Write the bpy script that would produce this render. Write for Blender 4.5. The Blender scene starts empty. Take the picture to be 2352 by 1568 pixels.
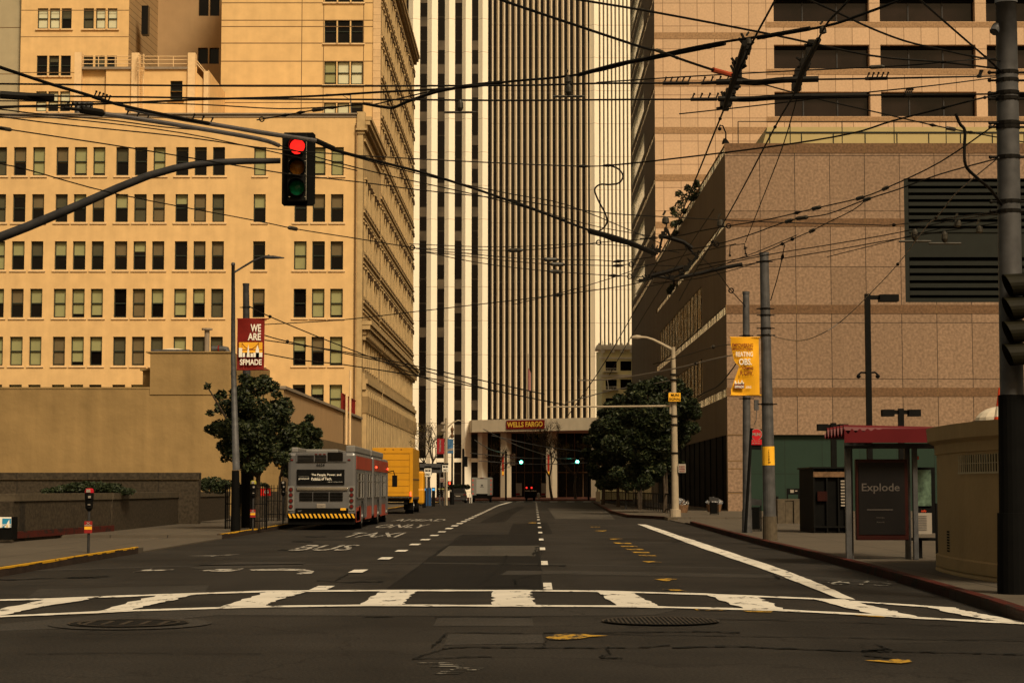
import bpy, math, random
from mathutils import Vector, Matrix
random.seed(7)
C = bpy.context.scene.collection
R = random.Random(11)
# ---------------------------------------------------------------- camera model
F = 4300.0; CX = 1176.0; CY = 784.0; TH = math.atan(336.0/F); EYE = 1.6
def at(px, py, Y):
    u = (px-CX)/F; v = (CY-py)/F
    dy = math.cos(TH)-v*math.sin(TH); dz = math.sin(TH)+v*math.cos(TH)
    return Vector((u*Y/dy, Y, EYE+dz*Y/dy))
def atz(px, py, z):
    u = (px-CX)/F; v = (CY-py)/F
    dy = math.cos(TH)-v*math.sin(TH); dz = math.sin(TH)+v*math.cos(TH)
    k = (z-EYE)/dz
    return Vector((u*k, dy*k, z))
def X_(px, Y, py=600): return at(px, py, Y).x
def Z_(py, Y): return at(CX, py, Y).z
def XL(Y): return -13.42+.0121*Y
def XR(Y): return 13.26+.0044*Y
# ---------------------------------------------------------------- materials
def newmat(n):
    m = bpy.data.materials.new(n); m.use_nodes = True
    nt = m.node_tree; b = nt.nodes['Principled BSDF']
    return m, nt, b
def nd(nt, t, **k):
    n = nt.nodes.new(t)
    for a, v in k.items():
        if a in n.inputs.keys(): n.inputs[a].default_value = v
        else: setattr(n, a, v)
    return n
def c4(c): return (c[0], c[1], c[2], 1)
def sc(c, k): return (min(1, c[0]*k), min(1, c[1]*k), min(1, c[2]*k), 1)
def noisecol(nt, vec, col, var, scale, detail=4, lo=.3, hi=.7):
    n = nd(nt, 'ShaderNodeTexNoise', Scale=scale, Detail=detail)
    nt.links.new(vec, n.inputs['Vector'])
    r = nd(nt, 'ShaderNodeValToRGB')
    r.color_ramp.elements[0].position = lo; r.color_ramp.elements[0].color = sc(col, 1-var)
    r.color_ramp.elements[1].position = hi; r.color_ramp.elements[1].color = sc(col, 1+var)
    nt.links.new(n.outputs[0], r.inputs[0])
    return r.outputs[0], n.outputs[0]
def mul(nt, a, b, fac=1.0, t='MULTIPLY'):
    m = nd(nt, 'ShaderNodeMixRGB', blend_type=t); m.inputs[0].default_value = fac
    nt.links.new(a, m.inputs[1]); nt.links.new(b, m.inputs[2]); return m.outputs[0]
def stretch(nt, pos, v):
    m = nd(nt, 'ShaderNodeVectorMath', operation='MULTIPLY'); m.inputs[1].default_value = v
    nt.links.new(pos, m.inputs[0]); return m.outputs[0]
def mat(n, col, rough=.7, var=.12, scale=2.0, bump=0, bscale=None, metal=0, emit=0, streak=0, spec=.14, ecol=None):
    m, nt, b = newmat(n)
    g = nd(nt, 'ShaderNodeNewGeometry'); pos = g.outputs['Position']
    c, f = noisecol(nt, pos, col, var, scale)
    if streak:
        s, _ = noisecol(nt, stretch(nt, pos, (1.3, 1.3, .08)), (1, 1, 1), streak, 1.2, 3)
        s2, _ = noisecol(nt, stretch(nt, pos, (.08, .08, .35)), (1, 1, 1), streak*.7, 1.0, 3)
        c = mul(nt, c, s); c = mul(nt, c, s2)
    nt.links.new(c, b.inputs['Base Color'])
    b.inputs['Roughness'].default_value = rough; b.inputs['Metallic'].default_value = metal
    b.inputs['Specular IOR Level'].default_value = spec
    if bump:
        nn = nd(nt, 'ShaderNodeTexNoise', Scale=bscale or scale*6, Detail=5); nt.links.new(pos, nn.inputs['Vector'])
        bp = nd(nt, 'ShaderNodeBump', Strength=bump, Distance=.05)
        nt.links.new(nn.outputs[0], bp.inputs['Height']); nt.links.new(bp.outputs[0], b.inputs['Normal'])
    if emit:
        b.inputs['Emission Color'].default_value = c4(ecol or col); b.inputs['Emission Strength'].default_value = emit
    return m
def panel(n, col, bw, bh, axis='x', ox=0, oz=0, mortar=.035, rough=.75, speck=.25, sscale=9, joint=(.05, .04, .03), var=.06, streak=.08, bump=0):
    m, nt, b = newmat(n)
    g = nd(nt, 'ShaderNodeNewGeometry'); pos = g.outputs['Position']
    sp = nd(nt, 'ShaderNodeSeparateXYZ'); nt.links.new(pos, sp.inputs[0])
    def addv(s, o):
        a = nd(nt, 'ShaderNodeMath', operation='ADD'); nt.links.new(s, a.inputs[0]); a.inputs[1].default_value = o; return a.outputs[0]
    cb = nd(nt, 'ShaderNodeCombineXYZ')
    nt.links.new(addv(sp.outputs[0 if axis == 'x' else 1], -ox+100*bw), cb.inputs[0])
    nt.links.new(addv(sp.outputs[2] if axis != 'g' else sp.outputs[0], -oz+100*bh), cb.inputs[1])
    br = nd(nt, 'ShaderNodeTexBrick', offset=0.0, squash=1.0)
    nt.links.new(cb.outputs[0], br.inputs['Vector'])
    br.inputs['Scale'].default_value = 1; br.inputs['Mortar Size'].default_value = mortar*.5
    br.inputs['Mortar Smooth'].default_value = .3; br.inputs['Bias'].default_value = 0
    br.inputs['Brick Width'].default_value = bw; br.inputs['Row Height'].default_value = bh
    br.inputs['Color1'].default_value = sc(col, 1-var); br.inputs['Color2'].default_value = sc(col, 1+var)
    br.inputs['Mortar'].default_value = c4(joint)
    c = br.outputs[0]
    s, _ = noisecol(nt, pos, (1, 1, 1), speck, sscale, 3, .35, .65)
    c = mul(nt, c, s)
    if streak:
        s, _ = noisecol(nt, stretch(nt, pos, (.9, .9, .07)), (1, 1, 1), streak, 1.0, 3); c = mul(nt, c, s)
    nt.links.new(c, b.inputs['Base Color']); b.inputs['Roughness'].default_value = rough; b.inputs['Specular IOR Level'].default_value = .15
    if bump:
        bp = nd(nt, 'ShaderNodeBump', Strength=bump, Distance=.02)
        nt.links.new(s, bp.inputs['Height']); nt.links.new(bp.outputs[0], b.inputs['Normal'])
    return m
def glass(n, col=(.02, .02, .018), rough=.08, wav=0, spec=.5, metal=0, wscale=.6, var=.5, vscale=.4):
    m, nt, b = newmat(n)
    g = nd(nt, 'ShaderNodeNewGeometry'); pos = g.outputs['Position']
    c, _ = noisecol(nt, pos, col, var, vscale)
    nt.links.new(c, b.inputs['Base Color'])
    b.inputs['Roughness'].default_value = rough; b.inputs['Specular IOR Level'].default_value = spec; b.inputs['Metallic'].default_value = metal
    if wav:
        nn = nd(nt, 'ShaderNodeTexNoise', Scale=wscale, Detail=2); nt.links.new(stretch(nt, pos, (1, 1, .16)), nn.inputs['Vector'])
        bp = nd(nt, 'ShaderNodeBump', Strength=wav, Distance=.3)
        nt.links.new(nn.outputs[0], bp.inputs['Height']); nt.links.new(bp.outputs[0], b.inputs['Normal'])
    return m
def worn(n, col, under, amount=.5, scale=2.5, rough=.75):
    m, nt, b = newmat(n)
    g = nd(nt, 'ShaderNodeNewGeometry'); pos = g.outputs['Position']
    a, _ = noisecol(nt, pos, col, .08, 1.5)
    k = nd(nt, 'ShaderNodeTexNoise', Scale=scale, Detail=9, Roughness=.72); nt.links.new(stretch(nt, pos, (1, .45, 1)), k.inputs['Vector'])
    r = nd(nt, 'ShaderNodeValToRGB'); r.color_ramp.elements[0].position = amount; r.color_ramp.elements[1].position = amount+.05
    r.color_ramp.elements[0].color = c4(under); r.color_ramp.elements[1].color = (1, 1, 1, 1)
    nt.links.new(k.outputs[0], r.inputs[0])
    mx = nd(nt, 'ShaderNodeMixRGB'); nt.links.new(r.outputs[0], mx.inputs[0]); mx.inputs[1].default_value = c4(under); nt.links.new(a, mx.inputs[2])
    r.color_ramp.elements[0].color = (0, 0, 0, 1)
    nt.links.new(mx.outputs[0], b.inputs['Base Color']); b.inputs['Roughness'].default_value = rough; b.inputs['Specular IOR Level'].default_value = .12
    return m
def asphalt(n, col, rough=.8, big=.3):
    m, nt, b = newmat(n)
    g = nd(nt, 'ShaderNodeNewGeometry'); pos = g.outputs['Position']
    a, _ = noisecol(nt, pos, col, big, .35, 6)
    s, f = noisecol(nt, pos, (1, 1, 1), .45, 30, 3, .40, .60)
    t, _ = noisecol(nt, stretch(nt, pos, (1.2, .10, 1)), (1, 1, 1), .28, .7, 4)
    t2, _ = noisecol(nt, stretch(nt, pos, (.25, 1.6, 1)), (1, 1, 1), .2, .8, 5)
    c = mul(nt, mul(nt, mul(nt, a, s), t), t2)
    v = nd(nt, 'ShaderNodeTexVoronoi', feature='DISTANCE_TO_EDGE', Scale=.22)
    wn = nd(nt, 'ShaderNodeTexNoise', Scale=1.4, Detail=6); nt.links.new(pos, wn.inputs['Vector'])
    ad = nd(nt, 'ShaderNodeMixRGB', blend_type='ADD'); ad.inputs[0].default_value = 1.2
    nt.links.new(pos, ad.inputs[1]); nt.links.new(wn.outputs[1], ad.inputs[2]); nt.links.new(ad.outputs[0], v.inputs['Vector'])
    r = nd(nt, 'ShaderNodeValToRGB'); r.color_ramp.elements[0].position = .002; r.color_ramp.elements[1].position = .006
    r.color_ramp.elements[0].color = (.3, .3, .3, 1); nt.links.new(v.outputs[0], r.inputs[0])
    c = mul(nt, c, r.outputs[0], .6)
    nt.links.new(c, b.inputs['Base Color']); b.inputs['Roughness'].default_value = rough; b.inputs['Specular IOR Level'].default_value = .12
    bp = nd(nt, 'ShaderNodeBump', Strength=.35, Distance=.02)
    nt.links.new(f, bp.inputs['Height']); nt.links.new(bp.outputs[0], b.inputs['Normal'])
    return m
def leafmat(n, col, var=.4):
    m, nt, b = newmat(n)
    g = nd(nt, 'ShaderNodeNewGeometry')
    c, _ = noisecol(nt, g.outputs['Position'], col, var, 3)
    nt.links.new(c, b.inputs['Base Color']); b.inputs['Roughness'].default_value = .55; b.inputs['Specular IOR Level'].default_value = .25
    return m
# ---------------------------------------------------------------- meshes
class MB:
    def __init__(s): s.v = []; s.f = []; s.m = []
    def quad(s, a, b, c, d, m=0):
        i = len(s.v); s.v += [tuple(a), tuple(b), tuple(c), tuple(d)]; s.f.append((i, i+1, i+2, i+3)); s.m.append(m)
    def poly(s, ps, m=0):
        i = len(s.v); s.v += [tuple(p) for p in ps]; s.f.append(tuple(range(i, i+len(ps)))); s.m.append(m)
    def box(s, x0, x1, y0, y1, z0, z1, m=0):
        i = len(s.v)
        s.v += [(x, y, z) for z in (z0, z1) for y in (y0, y1) for x in (x0, x1)]
        for q in ((0, 2, 3, 1), (4, 5, 7, 6), (0, 1, 5, 4), (2, 6, 7, 3), (0, 4, 6, 2), (1, 3, 7, 5)):
            s.f.append(tuple(i+k for k in q)); s.m.append(m)
    def prism(s, ps, vec, m=0):
        n = len(ps); i = len(s.v); vec = Vector(vec)
        s.v += [tuple(Vector(p)) for p in ps]+[tuple(Vector(p)+vec) for p in ps]
        s.f.append(tuple(range(i+n-1, i-1, -1))); s.f.append(tuple(range(i+n, i+2*n))); s.m += [m, m]
        for k in range(n):
            j = (k+1) % n; s.f.append((i+k, i+j, i+n+j, i+n+k)); s.m.append(m)
    def tube(s, pts, r, n=8, m=0, cap=True):
        pts = [Vector(p) for p in pts]; N = len(pts)
        if not isinstance(r, (list, tuple)): r = [r]*N
        i = len(s.v); up = None
        for k, p in enumerate(pts):
            t = (pts[min(k+1, N-1)]-pts[max(k-1, 0)]).normalized()
            if up is None: up = Vector((0, 0, 1)) if abs(t.z) < .9 else Vector((1, 0, 0))
            a = t.cross(up).normalized(); b = t.cross(a).normalized(); up = -b if False else up
            if abs(t.dot(up)) > .98: up = Vector((1, 0, 0)) if abs(t.x) < .9 else Vector((0, 1, 0)); a = t.cross(up).normalized(); b = t.cross(a).normalized()
            for q in range(n):
                w = 2*math.pi*q/n; s.v.append(tuple(p+a*(math.cos(w)*r[k])+b*(math.sin(w)*r[k])))
        for k in range(N-1):
            for q in range(n):
                j = (q+1) % n; s.f.append((i+k*n+q, i+k*n+j, i+(k+1)*n+j, i+(k+1)*n+q)); s.m.append(m)
        if cap:
            s.f.append(tuple(i+q for q in range(n))); s.f.append(tuple(i+(N-1)*n+q for q in range(n-1, -1, -1))); s.m += [m, m]
    def cyl(s, a, b, r, r2=None, n=12, m=0): s.tube([a, b], [r, r if r2 is None else r2], n, m)
    def ball(s, c, r, n=10, m=0, sz=(1, 1, 1)):
        h = n//2+1; pts = []; i = len(s.v)
        for a in range(h+1):
            for b in range(n):
                t = math.pi*a/h; p = 2*math.pi*b/n
                s.v.append((c[0]+r*sz[0]*math.sin(t)*math.cos(p), c[1]+r*sz[1]*math.sin(t)*math.sin(p), c[2]+r*sz[2]*math.cos(t)))
        for a in range(h):
            for b in range(n):
                j = (b+1) % n; s.f.append((i+a*n+b, i+a*n+j, i+(a+1)*n+j, i+(a+1)*n+b)); s.m.append(m)
    def text(s, t, o, w=None, h=None, xd=(1, 0, 0), ud=(0, 0, 1), m=0, bold=0.0, depth=0.0, fit=True, align='c'):
        """letters fitted into a w x h box whose lower left corner is o"""
        vs, fs = textmesh(t, bold)
        x0 = min(v[0] for v in vs); x1 = max(v[0] for v in vs); y0 = min(v[1] for v in vs); y1 = max(v[1] for v in vs)
        ky = h/(y1-y0); kx = w/(x1-x0) if w else ky
        o = Vector(o); xd = Vector(xd); ud = Vector(ud); i = len(s.v)
        s.v += [tuple(o+xd*((a-x0)*kx)+ud*((b-y0)*ky)) for a, b in vs]
        for f in fs: s.f.append(tuple(i+k for k in f)); s.m.append(m)
    def build(s, name, mats, parent=None, smooth=False, bevel=0, base=None, label=None):
        if not isinstance(mats, (list, tuple)): mats = [mats]
        off = Vector(ROOT.get(parent.name, (0, 0, 0))) if parent else Vector(base or (0, 0, 0))
        me = bpy.data.meshes.new(name); me.from_pydata([tuple(Vector(v)-off) for v in s.v], [], s.f)
        for m in mats: me.materials.append(m)
        me.polygons.foreach_set('material_index', s.m)
        if smooth: me.polygons.foreach_set('use_smooth', [True]*len(s.f))
        me.update()
        o = bpy.data.objects.new(name, me); C.objects.link(o)
        if parent: o.parent = parent; ROOT[o.name] = tuple(off)
        else: o.location = off; ROOT[o.name] = tuple(off)
        if bevel:
            b = o.modifiers.new('bevel', 'BEVEL'); b.width = bevel; b.segments = 2; b.limit_method = 'ANGLE'
        if label: o['label'] = label
        return o
ROOT = {}
TXT = {}
def textmesh(t, bold=0.0):
    if (t, bold) in TXT: return TXT[(t, bold)]
    cu = bpy.data.curves.new('t', 'FONT'); cu.body = t; cu.resolution_u = 3; cu.offset = bold
    o = bpy.data.objects.new('t', cu); C.objects.link(o)
    dg = bpy.context.evaluated_depsgraph_get(); dg.update()
    me = bpy.data.meshes.new_from_object(o.evaluated_get(dg))
    r = ([(v.co.x, v.co.y) for v in me.vertices], [tuple(p.vertices) for p in me.polygons])
    bpy.data.objects.remove(o); bpy.data.curves.remove(cu); bpy.data.meshes.remove(me)
    TXT[(t, bold)] = r
    return r
def tag(o, label, cat, group=None):
    o['label'] = label; o['category'] = cat
    if group: o['group'] = group
    return o
def thing(name, label, cat, loc, group=None):
    o = bpy.data.objects.new(name, None); C.objects.link(o); o.location = loc; o.empty_display_size = .2
    ROOT[o.name] = tuple(loc); return tag(o, label, cat, group)
def solo(name, mb, mats, label, cat, group=None, **k):
    xs = [v[0] for v in mb.v]; ys = [v[1] for v in mb.v]; zs = [v[2] for v in mb.v]
    o = mb.build(name, mats, None, base=((min(xs)+max(xs))/2, (min(ys)+max(ys))/2, min(zs)), **k)
    return tag(o, label, cat, group)
def struct(name, mb, mats, kind='structure', **k):
    o = mb.build(name, mats, None, **k); o['kind'] = kind; return o
def dup(root, loc, label=None, group=None):
    r = root.copy(); C.objects.link(r); r.location = loc
    if label: r['label'] = label
    if group: r['group'] = group
    def rec(s, d):
        for ch in s.children:
            c = ch.copy(); C.objects.link(c); c.parent = d; rec(ch, c)
    rec(root, r); return r
def facade(mb, mp, u0, u1, v0, v1, ops, depth, m=0, back=None, mback=1):
    """wall sheet with real openings: reveals of the given depth, optional closing face"""
    us = sorted(set([u0, u1]+[max(u0, min(u1, o[k])) for o in ops for k in (0, 1)]))
    vs = sorted(set([v0, v1]+[max(v0, min(v1, o[k])) for o in ops for k in (2, 3)]))
    for j in range(len(vs)-1):
        vm = (vs[j]+vs[j+1])/2; row = [o for o in ops if o[2] < vm < o[3]]
        run = None
        for i in range(len(us)-1):
            um = (us[i]+us[i+1])/2
            if any(o[0] < um < o[1] for o in row):
                if run is not None: mb.quad(mp(run, vs[j], 0), mp(us[i], vs[j], 0), mp(us[i], vs[j+1], 0), mp(run, vs[j+1], 0), m); run = None
            elif run is None: run = us[i]
        if run is not None: mb.quad(mp(run, vs[j], 0), mp(u1, vs[j], 0), mp(u1, vs[j+1], 0), mp(run, vs[j+1], 0), m)
    for a, b, c, d in ops:
        q = [(a, c), (b, c), (b, d), (a, d)]
        for k in range(4):
            p, r = q[k], q[(k+1) % 4]
            mb.quad(mp(p[0], p[1], 0), mp(r[0], r[1], 0), mp(r[0], r[1], depth), mp(p[0], p[1], depth), m)
        if back: mb.quad(mp(a, c, depth), mp(b, c, depth), mp(b, d, depth), mp(a, d, depth), mback)
def inst(src_mesh, name, parent, offs):
    o = bpy.data.objects.new(name, src_mesh); C.objects.link(o); o.parent = parent; o.location = offs
    ROOT[o.name] = ROOT.get(parent.name, (0, 0, 0)); return o
def gp(pts, z): return [atz(x, y, z) for x, y in pts]
def smooth(pts, k=5):
    out = []; n = len(pts)
    for i in range(n-1):
        p0 = pts[max(i-1, 0)]; p1 = pts[i]; p2 = pts[i+1]; p3 = pts[min(i+2, n-1)]
        for q in range(k):
            t = q/k; out.append(.5*((2*p1)+(p2-p0)*t+(2*p0-5*p1+4*p2-p3)*t*t+(3*p1-p0-3*p2+p3)*t*t*t))
    out.append(pts[-1]); return out
# ---------------------------------------------------------------- material set
M = {}
M['asphalt'] = asphalt('asphalt', (.037, .033, .030))
M['asphalt_dark'] = asphalt('asphalt_patch_dark', (.013, .0122, .012), big=.2)
M['asphalt_pale'] = asphalt('asphalt_patch_pale', (.092, .083, .072), big=.12)
M['asphalt_mid'] = asphalt('asphalt_patch_grey', (.060, .055, .051), big=.12)
M['crack'] = mat('crack', (.008, .008, .008), .9)
M['paint'] = worn('road_paint_white', (.60, .57, .52), (.05, .045, .04), .385, 3.2)
M['paint_mid'] = worn('road_paint_faded', (.36, .34, .31), (.05, .045, .04), .46, 3.6)
M['paint_old'] = worn('road_paint_old', (.25, .24, .22), (.028, .026, .024), .5, 4)
M['paint_y'] = worn('road_paint_yellow', (.40, .235, .03), (.04, .035, .03), .47, 4)
M['concrete_walk'] = panel('sidewalk_concrete', (.088, .074, .059), 1.8, 1.8, 'g', 0, 0, .04, speck=.12, sscale=3, joint=(.03, .026, .022), streak=0, bump=.1)
M['kerb'] = mat('kerb_stone', (.03, .02, .016), .85, .3, 3, .2)
M['kerb_y'] = worn('kerb_yellow', (.55, .30, .02), (.04, .03, .02), .38, 5)
M['kerb_red'] = worn('kerb_red', (.06, .012, .009), (.02, .014, .012), .42, 5)
M['cream'] = mat('cream_stucco', (.66, .445, .215), .85, .07, 1.2, .12, 8, streak=.11)
M['cream_panel'] = mat('cream_panels', (.64, .435, .21), .85, .07, 1.2, .05, 8, streak=.09)
M['cream_dull'] = mat('tan_stucco', (.285, .192, .085), .88, .10, .6, .9, 1.6, streak=.2)
M['grey_wall'] = mat('grey_wall', (.36, .31, .21), .85, .06, 1, streak=.06)
M['tan_shade_wall'] = mat('tan_shade_wall', (.36, .24, .13), .85, .06, 1, streak=.06)
M['siding'] = panel('siding', (.40, .27, .14), 40, .62, 'x', 0, 0, .06, speck=.05, joint=(.12, .08, .04))
M['trim'] = mat('cream_trim', (.66, .48, .28), .8, .08, 3, streak=.05)
M['trim_grey'] = mat('parapet_cap_grey', (.22, .18, .14), .8, .1, 3)
M['stone'] = mat('ornate_stone', (.44, .32, .17), .85, .13, 1.6, .3, 4, streak=.12)
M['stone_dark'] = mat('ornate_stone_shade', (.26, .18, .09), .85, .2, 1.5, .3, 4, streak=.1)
M['joint'] = mat('joint_dark', (.16, .1, .05), .9)  # one dark tone for panel joints and the downpipe
M['frame_g'] = mat('window_frame_green', (.022, .028, .022), .5, .1, 3)
M['pane'] = glass('window_glass', (.005, .004, .0035), .08, spec=.16)
M['pane2'] = glass('window_glass_dim', (.02, .016, .011), .1)
M['fin'] = panel('tower_fin_stone', (.72, .62, .48), 60, 5.4, 'x', 0, 1, .07, speck=.05, sscale=2, joint=(.28, .2, .13), var=.02, streak=.05)
M['shop'] = mat('storefront_dark', (.007, .0045, .0035), .7, .5, .6, spec=.03)
M['blind_g'] = mat('blind_green', (.25, .25, .125), .35, .08, .9)
M['blind_d'] = mat('blind_dark', (.07, .065, .04), .35, .1, .9)
M['blind_w'] = mat('blind_white', (.52, .52, .38), .35, .08, .9)
M['blind_t'] = mat('blind_tan', (.13, .10, .055), .35, .1, .9)
M['white_stone'] = panel('tower_white_stone', (.86, .79, .66), 60, 5.4, 'x', 0, 1, .07, speck=.04, sscale=2, joint=(.35, .28, .2), var=.02, streak=.03)
M['tower_glass'] = panel('tower_glass', (.007, .005, .004), 60, 3.85, 'x', 0, 0, .12, rough=.25, speck=.35, sscale=.25, joint=(.045, .035, .025), streak=0)
M['spandrel'] = glass('spandrel', (.06, .045, .03), .3)
M['granite'] = panel('pink_granite', (.285, .192, .132), 2.26, 3.62, 'x', 13.78, 1.32, .05, speck=.38, sscale=6, joint=(.05, .033, .024), streak=.08, var=.09)
M['granite_hi'] = panel('pink_granite_tower', (.53, .37, .245), 1.70, 2.30, 'x', 14.9, 1.05, .06, speck=.14, sscale=5, joint=(.16, .1, .06), streak=.06)
M['granite_band'] = mat('brown_granite_band', (.13, .075, .042), .7, .3, 7)
M['granite_band2'] = mat('brown_granite_band_tower', (.27, .17, .095), .7, .25, 6)
M['taupe'] = panel('taupe_panels', (.15, .105, .062), 1.1, 60, 'y', 0, 0, .05, speck=.1, sscale=3, joint=(.09, .065, .05), streak=.12)
M['mirror'] = glass('mirror_glass', (.8, .66, .42), .04, wav=.5, metal=1, wscale=.9, var=.15)
M['mirror_dim'] = glass('mirror_glass_dim', (.62, .5, .34), .04, wav=2.2, metal=1, wscale=2.4, var=.2)
M['dark_glass'] = glass('storefront_glass', (.004, .003, .0022), .25, spec=.12)
M['louver'] = mat('louver_green', (.012, .0145, .013), .5, .1, 2)
M['louver_dark'] = mat('louver_gap', (.002, .002, .002), .9, spec=.05)
M['green_panel'] = panel('green_wall_panels', (.016, .034, .026), 2.4, 2.5, 'x', 15.1, 0, .05, rough=.5, speck=.06, sscale=2, joint=(.012, .02, .016), streak=.06)
M['planter'] = panel('aggregate_granite', (.055, .043, .03), 2.9, 6, 'x', 0, 0, .05, speck=.5, sscale=9, joint=(.03, .025, .02), streak=.05)
M['planter_cap'] = mat('planter_cap', (.075, .06, .042), .7, .25, 7)
M['pale_yellow'] = mat('pale_yellow_metal', (.36, .30, .15), .6, .05, 1)
M['galv'] = mat('galvanised_steel', (.075, .075, .08), .55, .25, 5, metal=.3)
M['galv_d'] = mat('dark_steel_pole', (.035, .035, .038), .5, .25, 5, metal=.2)
M['black'] = mat('black_paint', (.005, .005, .005), .6, .2, 4, spec=.06)
M['blackm'] = mat('black_matt', (.003, .003, .003), .8, .2, 4, spec=.08)
M['wire'] = mat('wire_black', (.006, .005, .004), .6, .2, 8, spec=.1)
M['wire_g'] = mat('wire_grey', (.13, .12, .12), .4, .2, 8, metal=.5)
M['porcelain'] = mat('insulator_glaze', (.025, .021, .015), .5, .2, 8, spec=.3)
M['redrod'] = mat('insulator_red', (.30, .05, .02), .4, .2, 5)
M['beige_pole'] = mat('beige_pole', (.30, .25, .185), .6, .1, 4)
M['red'] = mat('banner_red', (.15, .010, .007), .7, .12, 3)
M['white'] = mat('white_paint', (.75, .72, .66), .6, .05, 3)
M['yellow'] = mat('banner_yellow', (.72, .36, .015), .7, .1, 2)
M['orange'] = mat('banner_orange', (.75, .38, .03), .7, .08, 4)
M['maroon'] = mat('lettering_maroon', (.16, .02, .01), .7, .1, 4)
M['sign_y'] = mat('sign_yellow', (.75, .40, .03), .5, .08, 4)
M['bus_grey'] = mat('bus_silver', (.14, .14, .148), .35, .12, 1.5, metal=.3, spec=.4, streak=.12)
M['bus_red'] = mat('bus_red', (.30, .03, .012), .3, .2, 1, spec=.5)
M['bus_pale'] = mat('bus_shroud', (.16, .155, .15), .45, .1, 1.5)
M['chrome'] = mat('chrome', (.5, .48, .44), .2, .1, 3, metal=.9)
M['bus_glass'] = glass('vehicle_glass', (.005, .005, .005), .06, spec=.3)
M['rubber'] = mat('rubber', (.006, .006, .006), .85, .2, 6, spec=.1)
M['rim'] = mat('wheel_rim', (.25, .25, .25), .4, .1, 4, metal=.6)
M['lamp_r'] = mat('tail_lens', (.10, .012, .01), .2, .1, 4)
M['lamp_on'] = mat('tail_lamp_lit', (1, .05, .02), .3, 0, 4, emit=2.2)
M['truck_y'] = mat('truck_yellow', (.55, .26, .012), .4, .1, 1, spec=.3, streak=.12)
M['truck_side'] = mat('truck_side_yellow', (.45, .22, .012), .4, .15, 1, spec=.4)
M['van_w'] = mat('van_white', (.23, .225, .21), .4, .06, 1)
M['car'] = mat('car_grey', (.05, .045, .045), .25, .1, 1, metal=.5)
M['leaf'] = leafmat('leaf_dark', (.010, .016, .006)); M['leaf2'] = leafmat('leaf_mid', (.026, .034, .012)); M['leaf3'] = leafmat('leaf_light', (.055, .062, .024))
M['leafy'] = leafmat('leaf_yellow', (.28, .16, .03))
M['hedge'] = leafmat('hedge_leaf', (.013, .02, .008)); M['hedge2'] = leafmat('hedge_leaf_b', (.025, .035, .014))
M['bark'] = mat('bark', (.05, .038, .028), .9, .3, 6, .4); M['bark2'] = mat('bark_pale', (.16, .13, .09), .9, .3, 6, .4)
M['red_on'] = mat('signal_red', (.8, .02, .01), .3, .35, 14, emit=.9, ecol=(1, .012, .008))
M['amber'] = mat('signal_amber', (.16, .065, .008), .25, .35, 14); M['green_off'] = mat('signal_green', (.004, .11, .045), .25, .3, 14)
M['green_on'] = mat('signal_green_lit', (.1, 1, .6), .3, 0, 4, emit=5, ecol=(.12, 1, .65))
M['kiosk'] = mat('kiosk_stucco', (.36, .25, .125), .85, .08, 1.5, .2, 10, streak=.08)
M['red_plastic'] = mat('shelter_roof_red', (.085, .008, .011), .4, .1, 2)
M['poster'] = mat('poster_dark', (.006, .005, .005), .5, .25, 1.2)
M['poster_red'] = mat('poster_red', (.022, .004, .003), .4, .2, 2, spec=.2)
M['letter'] = mat('lettering_grey', (.07, .06, .055), .6, .05, 4)
M['map'] = mat('map_green', (.07, .11, .08), .5, .6, 9); M['paper'] = mat('paper', (.26, .23, .20), .6, .05, 5)
M['cone'] = mat('cone_orange', (.6, .06, .02), .6, .1, 5)
M['pge'] = mat('sign_blue', (.02, .22, .42), .5, .05, 4)
M['blue'] = mat('screen_blue', (.05, .25, .5), .4, .1, 4, emit=.5)
M['sky_b'] = mat('banner_blue', (.05, .13, .26), .6, .5, 4)
M['concrete'] = mat('portico_concrete', (.46, .39, .29), .85, .06, 1, .1, streak=.08)
M['gold'] = mat('lettering_gold', (.6, .38, .05), .5, .03, 4)
M['ivory'] = mat('ivory_paint', (.95, .86, .5), .7, .08, 2); M['ivory_w'] = mat('cornice_white', (.9, .85, .75), .7, .05, 2)
M['brick'] = mat('brick_paving', (.10, .035, .025), .85, .2, 5)
M['silver'] = mat('foil', (.5, .5, .52), .2, .5, 8, metal=.8)
M['glassblock'] = glass('glass_block', (.04, .032, .016), .2, wav=1.0, wscale=6)
M['mortar'] = mat('block_mortar', (.42, .36, .24), .8, .1, 5)
M['dome'] = mat('skylight_dome', (.62, .55, .45), .3, .05, 1)
# ---------------------------------------------------------------- ground, road, sidewalks
g = MB(); g.quad((-700, -300, 0), (700, -300, 0), (700, 1200, 0), (-700, 1200, 0)); struct('road', g, M['asphalt'])
def slab(name, pts, z, m, z0=.0):
    b = MB(); b.prism([(x, y, z0) for x, y in pts], (0, 0, z-z0)); return struct(name, b, m)
KR = [atz(x, y, 0) for x, y in ((2352, 1432), (2270, 1402), (2180, 1373), (2090, 1345), (2000, 1318), (1880, 1285), (1760, 1255), (1660, 1227), (1585, 1205))]
kr = [(p.x, p.y) for p in KR]
ramp0 = kr[-1]; isl = [(p.x, p.y) for p in (atz(1528, 1193, 0), atz(1500, 1191, 0), atz(1440, 1188, 0), atz(1402, 1178, 0), atz(1385, 1168, 0), atz(1372, 1160, 0), atz(1362, 1155, 0))]
near = [(30, 16.5), (12, 17.5), (8.2, 19.0)]
slab('sidewalk_right', near+kr+[(60, ramp0[1])], .13, M['concrete_walk'])
slab('sidewalk_ramp', [ramp0, isl[0], (60, isl[0][1]), (60, ramp0[1])], .035, M['concrete_walk'])
slab('sidewalk_far_right', isl+[(60, isl[-1][1]), (60, isl[0][1])], .13, M['concrete_walk'])
LX = lambda Y: -9.25+.006*(Y-33)
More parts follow.
